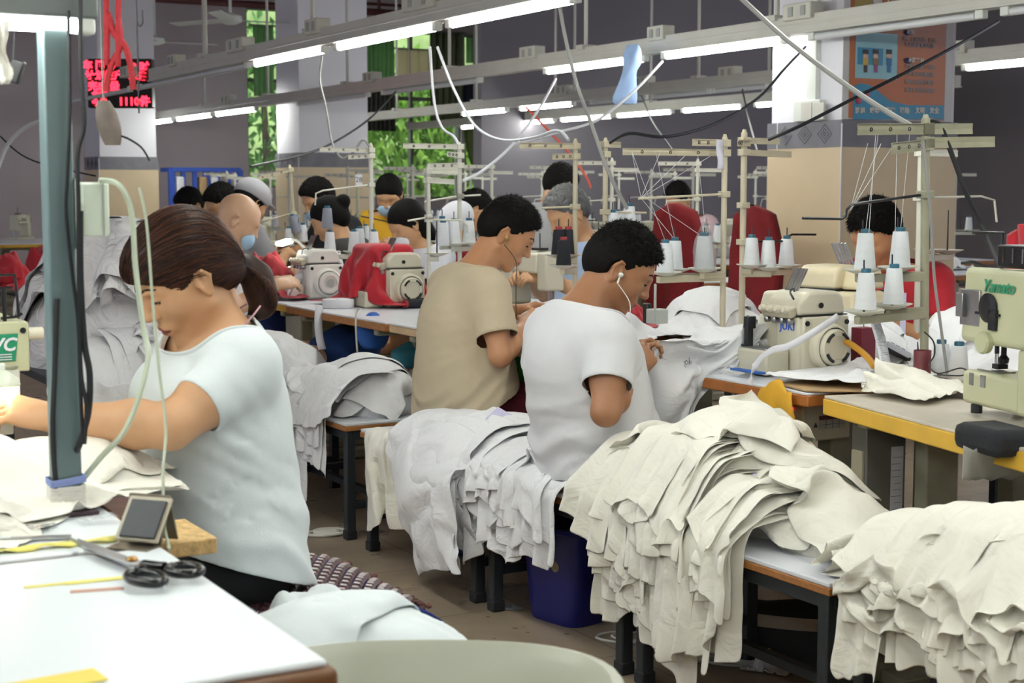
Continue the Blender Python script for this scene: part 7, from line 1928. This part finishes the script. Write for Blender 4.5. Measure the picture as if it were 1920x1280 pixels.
# earphones of the two men
def buds(man, J, m, m2, tail):
    c = np.array(J['head']); Rm = J['headR']
    e = c + Rm @ np.array([.006, -.083, -.010])
    k = MB(); k.lathe([(.003, -.004), (.007, 0), (.0075, .006), (.004, .010)], tuple(e), 12, tuple(Rm @ np.array([.3, -1, -.2]))); k.cyl(tuple(e), tuple(e + Rm @ np.array([.006, -.008, -.026])), .0028, n=8)
    b = obj('earphone', k, m, man, smooth=True)
    k = MB(); pts = [e + Rm @ np.array([.006, -.008, -.026])] + [np.array(p) for p in tail]; k.tube(spline([Vector(p) for p in pts]), .0014, 6); obj('cord', k, m2, b, smooth=True)
buds(MANW, JW, M_WPL, M_WPL, [(.085, -.10, 1.0), (.075, -.12, .955), (.09, -.10, .90), (.13, -.06, .78), (.16, -.02, .70), (.19, 0, .60)])
buds(MANB, JB, mat('gold_bud', '#b89a5a', .3, metal=.7), M_BLACK, [(.20, -.10, 1.06), (.195, -.11, 1.0), (.20, -.10, .92), (.21, -.08, .84), (.20, -.05, .74)])
# ---------------------------------------------------------------- the other workers
JT = dict(BASE, pelvis=(.0, 0, .565), waist=(-.02, 0, .70), chest=(-.02, 0, .86), upper=(.01, 0, .96), neck=(.04, 0, 1.02), nr=.052,
          shL=(.0, .18, .965), shR=(.0, -.18, .965), elL=(.10, .25, .75), elR=(.10, -.25, .75), wrL=(.30, .10, .85), wrR=(.30, -.10, .85), head=(.12, 0, 1.145), headR=Ry(R(32)))
JT['hdR'] = ((.85, .4, .1), (-.1, -.6, .7), (.6, .6, .55, .5), .6); JT['hdL'] = ((.85, -.4, .1), (-.1, .6, .7), (.6, .6, .55, .5), .6)
def far_tpl():
    S = body(JT, wide=.95); V, F = S.mesh(.0065); b = np_mesh(V, F, 'body'); V, F = make_shirt('t', JT, wide=.95, sleeve=.62, sl_r=(.068, .073), hem=.54, hem_tilt=.4, h=.016)
    sh = cloth_mesh((V, F)); sh.polygons.foreach_set('use_smooth', [True] * len(sh.polygons))
    c = np.array(JT['head']); Rm = JT['headR']
    def capm(parts, h=.006):
        S2 = Sdf()
        for x, y, z, r, k, op in parts: S2.el(c + Rm @ np.array([x, y, z]), np.array(r), Rm, k, op)
        v, f = S2.mesh(h, 1); v, f = keep_biggest(v, f); return np_mesh(v, f, 'x')
    long = capm(((-.014, 0, .044, (.108, .088, .098), .02, 1), (-.05, 0, -.03, (.072, .082, .11), .03, 1), (-.075, 0, -.11, (.045, .07, .08), .03, 1), (.115, 0, -.02, (.075, .10, .085), .012, -1), (.06, 0, -.09, (.09, .055, .09), .012, -1)))
    bun = capm(((-.014, 0, .044, (.106, .086, .098), .02, 1), (-.12, 0, .05, (.045, .045, .042), .01, 1), (-.05, 0, -.01, (.072, .078, .075), .03, 1), (.115, 0, -.02, (.075, .11, .085), .012, -1), (.05, 0, -.08, (.10, .2, .075), .012, -1)))
    capc = capm(((-.012, 0, .060, (.122, .100, .092), .02, 1), (.10, 0, .052, (.06, .065, .012), .02, 1), (-.01, 0, -.045, (.2, .2, .075), .006, -1)), .006)
    mask = capm(((.078, 0, -.058, (.045, .064, .05), .01, 1), (.05, 0, -.058, (.05, .058, .2), .004, -1)), .005)
    return dict(body=b, shirt=sh, short=hair_short(JT, 21, h=.0055, count=900, noisy=.006, length=.016), long=long, bun=bun, cap=capc, mask=mask)
FT = far_tpl()
def put(name, me, m, root):
    if not len(me.materials): me.materials.append(m)
    o = bpy.data.objects.new(name, me); COL.objects.link(o); o.parent = root; o.material_slots[0].link = 'OBJECT'; o.material_slots[0].material = m; return o
M_MASK = mat('pale_blue_mask', '#a9cbe8', .8); M_MASKG = mat('grey_mask', '#8f9094', .8)
TOPZ = 1.262
def worker(label, px, pytop, y, ang, hair, hm, shirt, skin=M_SK_A, mask=None, cap=None, dz=0.0, sc=1.0):
    top = at_y(px, pytop, y); a = ang; off = Vector((math.cos(a) * .14, math.sin(a) * .14, 0)) * sc
    o = thing('person', label, 'person', Vector((top.x - off.x, top.y - off.y, top.z - TOPZ * sc)), a); o.scale = (sc,) * 3
    put('body', FT['body'], skin, o); put('shirt', FT['shirt'], shirt, o)
    if hair: put('hair', FT[hair], hm, o)
    if mask: put('face_mask', FT['mask'], mask, o)
    if cap: put('cap', FT['cap'], cap, o)
    return o
V_, U_ = PSI, PSI + PI / 2          # facing right along t / facing away along s
LT = lambda n, c: mat(n, c, .9, var=.06)
worker('bald man with a blue mask at his chin, in a white shirt, behind the woman', 452, 366, 7.25, V_ - .35, None, None, LT('white_shirt', '#dfe0e4'), mat('pale_scalp_skin', '#d3a98a', .42, var=.06, sss=.08), M_MASK)
worker('worker in a grey cap behind the bald man', 474, 345, 9.2, V_ + .3, 'long', M_HAIRK, LT('grey_shirt', '#8e8d92'), cap=LT('grey_cap', '#b3b2b8'))
worker('masked worker with dark hair facing left, behind the head of the bald man', 412, 348, 9.6, V_ + PI, 'short', M_HAIRK, LT('pale_blue_shirt', '#a9bcd6'), mask=M_MASK)
worker('dark haired worker by the blue rack at the left', 352, 356, 11.0, V_ + PI + .4, 'short', M_HAIRK, LT('dark_shirt', '#3b3a44'))
worker('masked worker in black in front of the second pillar', 592, 338, 9.6, V_ + PI + .1, 'short', M_HAIRK, LT('black_shirt', '#1f1f24'), mask=M_MASK)
worker('worker with a black hair bun bent low, seen from behind', 612, 374, 8.8, V_ + PI - .7, 'bun', M_HAIRK, LT('dark_grey_shirt', '#3a3836'))
worker('worker in a yellow shirt with a pale mask, facing the camera', 728, 332, 10.0, V_ + PI + .9, 'long', M_HAIRK, LT('yellow_shirt', '#dba92a'), mask=M_MASK)
worker('worker with straight black hair bent down, left of the green window view', 758, 381, 8.5, V_ + PI, 'long', M_HAIRK, LT('white_blouse', '#cfd0d8'), mask=M_PAPER)
worker('dark haired worker in dark red behind the man in beige', 893, 360, 10.2, V_ - .2, 'short', M_HAIRK, LT('dark_red_shirt', '#7d1f2a'))
worker('worker in a white cap behind the cones left of the man in beige', 855, 389, 8.9, V_ + PI + .5, 'short', M_HAIRK, LT('red_shirt', '#9a2430'), cap=LT('white_cap', '#dcdbe2'))
worker('black haired worker seen from behind, above the grey haired man', 1054, 312, 9.0, V_ + .2, 'short', M_HAIRK, LT('pale_grey_shirt', '#a4a4a6'))
worker('grey haired man in a pale blue shirt with a grey mask, facing left', 1060, 354, 7.3, V_ + PI, 'short', M_HAIRG, LT('light_blue_shirt', '#b9cdf0'), mask=M_MASKG)
worker('dark haired worker in pale pink far behind the long tan arm', 1270, 345, 11.0, V_ + PI + .4, 'short', M_HAIRK, LT('pale_pink_shirt', '#d0b3ba'))
mr = worker('man in a red T-shirt bent low behind the white cones at the right', 1640, 381, 5.75, V_ + PI + .25, None, None, M_RED2, M_SK_C)
obj('hair', hair_short(JT, 31, h=.0045, count=3500, noisy=.005, length=.024, flow=(.5, 0, -.35), top=.024), M_HAIRK, mr, auto=False)
lump(1, 7.6, 2.85, ZT, .4, (.5, .6, 2.2), 'dark red cloth under the hands of the bald man', m=M_RED)
def backcover(px0, px1, py0, t, lab, m=M_RED):
    a = at_t(px0, py0, t); b = at_t(px1, py0, t); w = abs(ST(b)[0] - ST(a)[0]); o = thing('chair_back', lab, 'chair', W((ST(a)[0] + ST(b)[0]) / 2, t, 0), PSI); h = a.z
    A = [[(.05 * math.sin(v * 2.5) + .02 * math.cos(u * .7), (u / 12 - .5) * w * (1 - .25 * max(0, v - .7) / .3), h * (.45 + .55 * v) - .04 * h * abs(u / 12 - .5) ** 2 * 4 * v) for u in range(13)] for v in [i / 10 for i in range(11)]]
    obj('cover', MB().grid(A), m, o, smooth=True, solid=.05)
    for y in (-.4, .4): obj('leg', MB().box((0, w * y, h * .23), (.03, .03, h * .46)), M_BLACKST, o)
M_DRED = mat('deep_red_cloth', '#7a1219', .85, var=.12)
backcover(1215, 1300, 380, 5.2, 'deep red covered chair back behind the wrapped thread cone', M_DRED)
backcover(1362, 1446, 384, 5.0, 'deep red covered chair back left of the big pillar', M_DRED)
backcover(1872, 1960, 418, 4.4, 'bright red covered chair back at the right edge', M_RED2)
# ---------------------------------------------------------------- the rows of tables, machines and stands further back
def bgx(px, t): q = at_t(px, 400, t); return ST(q)[0]
rb_ = random.Random(41)
tb0 = make_table('sewing table among the blurred rows further back', 0, 1.18, 0, .56, M_EDGE, group='sewing tables in the rows further back')
spots = [(t, s) for t, s0 in ((4.95, 6.4), (5.55, 6.4), (7.15, 7.5), (7.75, 7.5), (9.0, 9.0)) for s in [s0 + 1.22 * i for i in range(9)] if s < 18.2]
_pil = [(TPA, ST(at_t(1578, 300, TPA))[0]), (5.6, ST(at_t(562, 300, 5.6))[0]), (ST(at_y(180, 300, 17))[1], ST(at_y(240, 300, 17))[0])]
spots = [(t, s) for t, s in spots if all(not (t < a + .95 and t + .6 > a - .1 and s < b + .75 and s + 1.25 > b - .1) for a, b in _pil) and not (t > 8 and s > 14.4)]
fm0 = None; st0 = None
LBLM = 'cream sewing machine among the blurred rows further back'; LBLS = 'pale thread stand among the blurred rows further back'; LBLC = 'white thread cone among the blurred rows further back'
tb0.location = W(spots[0][1], spots[0][0], 0); first = True
for t, s in spots:
    if not first: dup(tb0, W(s, t, 0))
    first = False
    side = -1 if t in (4.95, 7.15, 9.0) else 1
    ml = W(s + .5, t + .28, ZT)
    if rb_.random() < .75:
        if fm0 is None: fm0 = flatbed(LBLM, ml, PSI + (0 if side < 0 else PI), M_CREAM, 'sewing machines in the rows further back')
        else: dup(fm0, ml, PSI + (0 if side < 0 else PI))
    sl = W(s + rb_.uniform(.1, 1.0), t + .28 + rb_.uniform(-.1, .1), ZT)
    if st0 is None:
        st0 = thread_stand('thread_stand', LBLS, sl, .74, arms=((.72, PI, .26, 0), (.68, 0, .2, 0)), rods=((.5, [(-.2, 0, .49), (-.22, 0, .42)]),), plates=((-.14, 0, .22), (.07, .02, .23), (.16, -.02, .23)), m=M_STAND, group='thread stands in the rows further back')
    else: dup(st0, sl, PSI + rb_.uniform(-.3, .3) + (PI if rb_.random() < .3 else 0))
    for x in (-.14, .07, .16):
        if rb_.random() < .8: cone(sl + M4 @ Vector((x, 0, .232)), LBLC, 'white', 'thread cones in the rows further back')
    if rb_.random() < .35: lump(rb_.choice((0, 1, 2)), s + .6, t + .25, ZT, rb_.uniform(0, 6), (.6, .6, rb_.uniform(.7, 1.6)), 'white cloth lying on a table in the blurred rows further back', m=M_FABC, group='white cloth in the rows further back')
# at the far left, beyond the tall heap
for k, (px, py, y, m, lab) in enumerate(((15, 420, 8.6, M_RED2, 'red cloth on a machine at the far left edge'), (85, 425, 9.4, M_RED2, 'red cloth beside the grey post, far back'))):
    q = at_y(px, py, y); lump(1, ST(q)[0], ST(q)[1], ZT, .4 + k, (.5, .5, 2.0), lab, m=m)
q = at_z(20, 452, ZT); make_table('sewing table at the far left edge behind the tall heap', ST(q)[0] - .9, ST(q)[0] + .9, ST(q)[1] - .3, ST(q)[1] + .55, M_YEL)
flatbed('cream machine on the far left table', at_z(38, 448, ZT), PSI + 2.6, M_CREAM)
# the machine at the left edge on the front table
o = thing('sewing_machine', 'cream machine with a green badge and a lamp by the hands of the woman', 'sewing machine', W(3.15, .669, ZA), PSI)
m = MB(); m.prism([(-.16, .20), (.0, .20), (.0, .295), (-.005, .30), (-.16, .30)], 0, .30, 'y'); obj('arm', m, M_CREAMG, o, bevel=.008, seg=3)
m = MB(); m.prism([(-.13, .0), (-.02, .0), (-.02, .2), (-.13, .2)], .19, .30, 'y'); m.box((-.08, .08, .012), (.16, .34, .024)); obj('bed', m, M_CREAMG, o, bevel=.006)
m = MB(); m.box((-.07, .015, .165), (.10, .03, .10)); m.box((-.07, .01, .10), (.07, .02, .05)); obj('face_plate', m, mat('pale_face_plate', '#e4e2d8', .35), o, bevel=.003)
m = MB(); m.prism([(-.155, .222), (-.028, .222), (-.022, .276), (-.155, .276)], -.0022, -.0005, 'y'); bd = obj('badge', m, mat('green_badge', '#1f8a63', .4), o)
text_part('brand_lettering', 'VC', .036, M_PAPER, bd, (-.052, -.003, .254), (PI / 2, 0, 0), font_shear=.25, bold=.001)
m = MB()
for i in range(3): m.box((-.085, -.003, .2355 - .005 * i), (.10, .001, .0018))
obj('lines', m, M_PAPER, bd)
m = MB(); m.lathe([(.006, 0), (.006, .002)], (-.012, -.001, .282), 14, (0, -1, 0)); obj('oil_hole', m, M_BLACK, o)
m = MB(); m.lathe([(.0125, 0), (.0125, .028), (.010, .03)], (.0, .012, .274), 18, (1, 0, 0)); obj('tension_knob', m, M_CREAM, o, smooth=True)
m = MB(); m.box((-.065, .02, .345), (.018, .018, .095)); m.tube([(-.065, .02, .392), (-.02, .02, .392), (-.017, .02, .35), (-.015, .02, .312)], .003, 6); m.tube([(-.065, .02, .365), (-.025, .02, .366)], .0035, 6); m.tube([(-.05, .02, .306), (-.018, .02, .308), (-.008, .02, .314)], .003, 6); m.cyl((-.042, .02, .30), (-.042, .02, .365), .004); obj('thread_guide_wire', m, M_DMETAL, o, smooth=True)
m = MB(); m.lathe([(.005, .030), (.014, .028), (.034, .012), (.038, .0), (.036, -.002), (.0, .004)], (-.062, -.02, .178), 24); lp = obj('lamp_shade', m, mat('pale_green_enamel', '#d7dccb', .35), o, smooth=True)
m = MB(); m.lathe([(.006, 0), (.007, .01), (.004, .014)], (-.058, -.02, .207), 12); obj('lamp_switch', m, M_WPL, lp, smooth=True)
m = MB(); m.ball((-.062, -.02, .172), .016, (1, 1, .6), 12, 8); obj('bulb', m, mat('lit_bulb', '#fff6dc', .4, var=0, emit='#fff3d6', estr=28), lp, smooth=True)
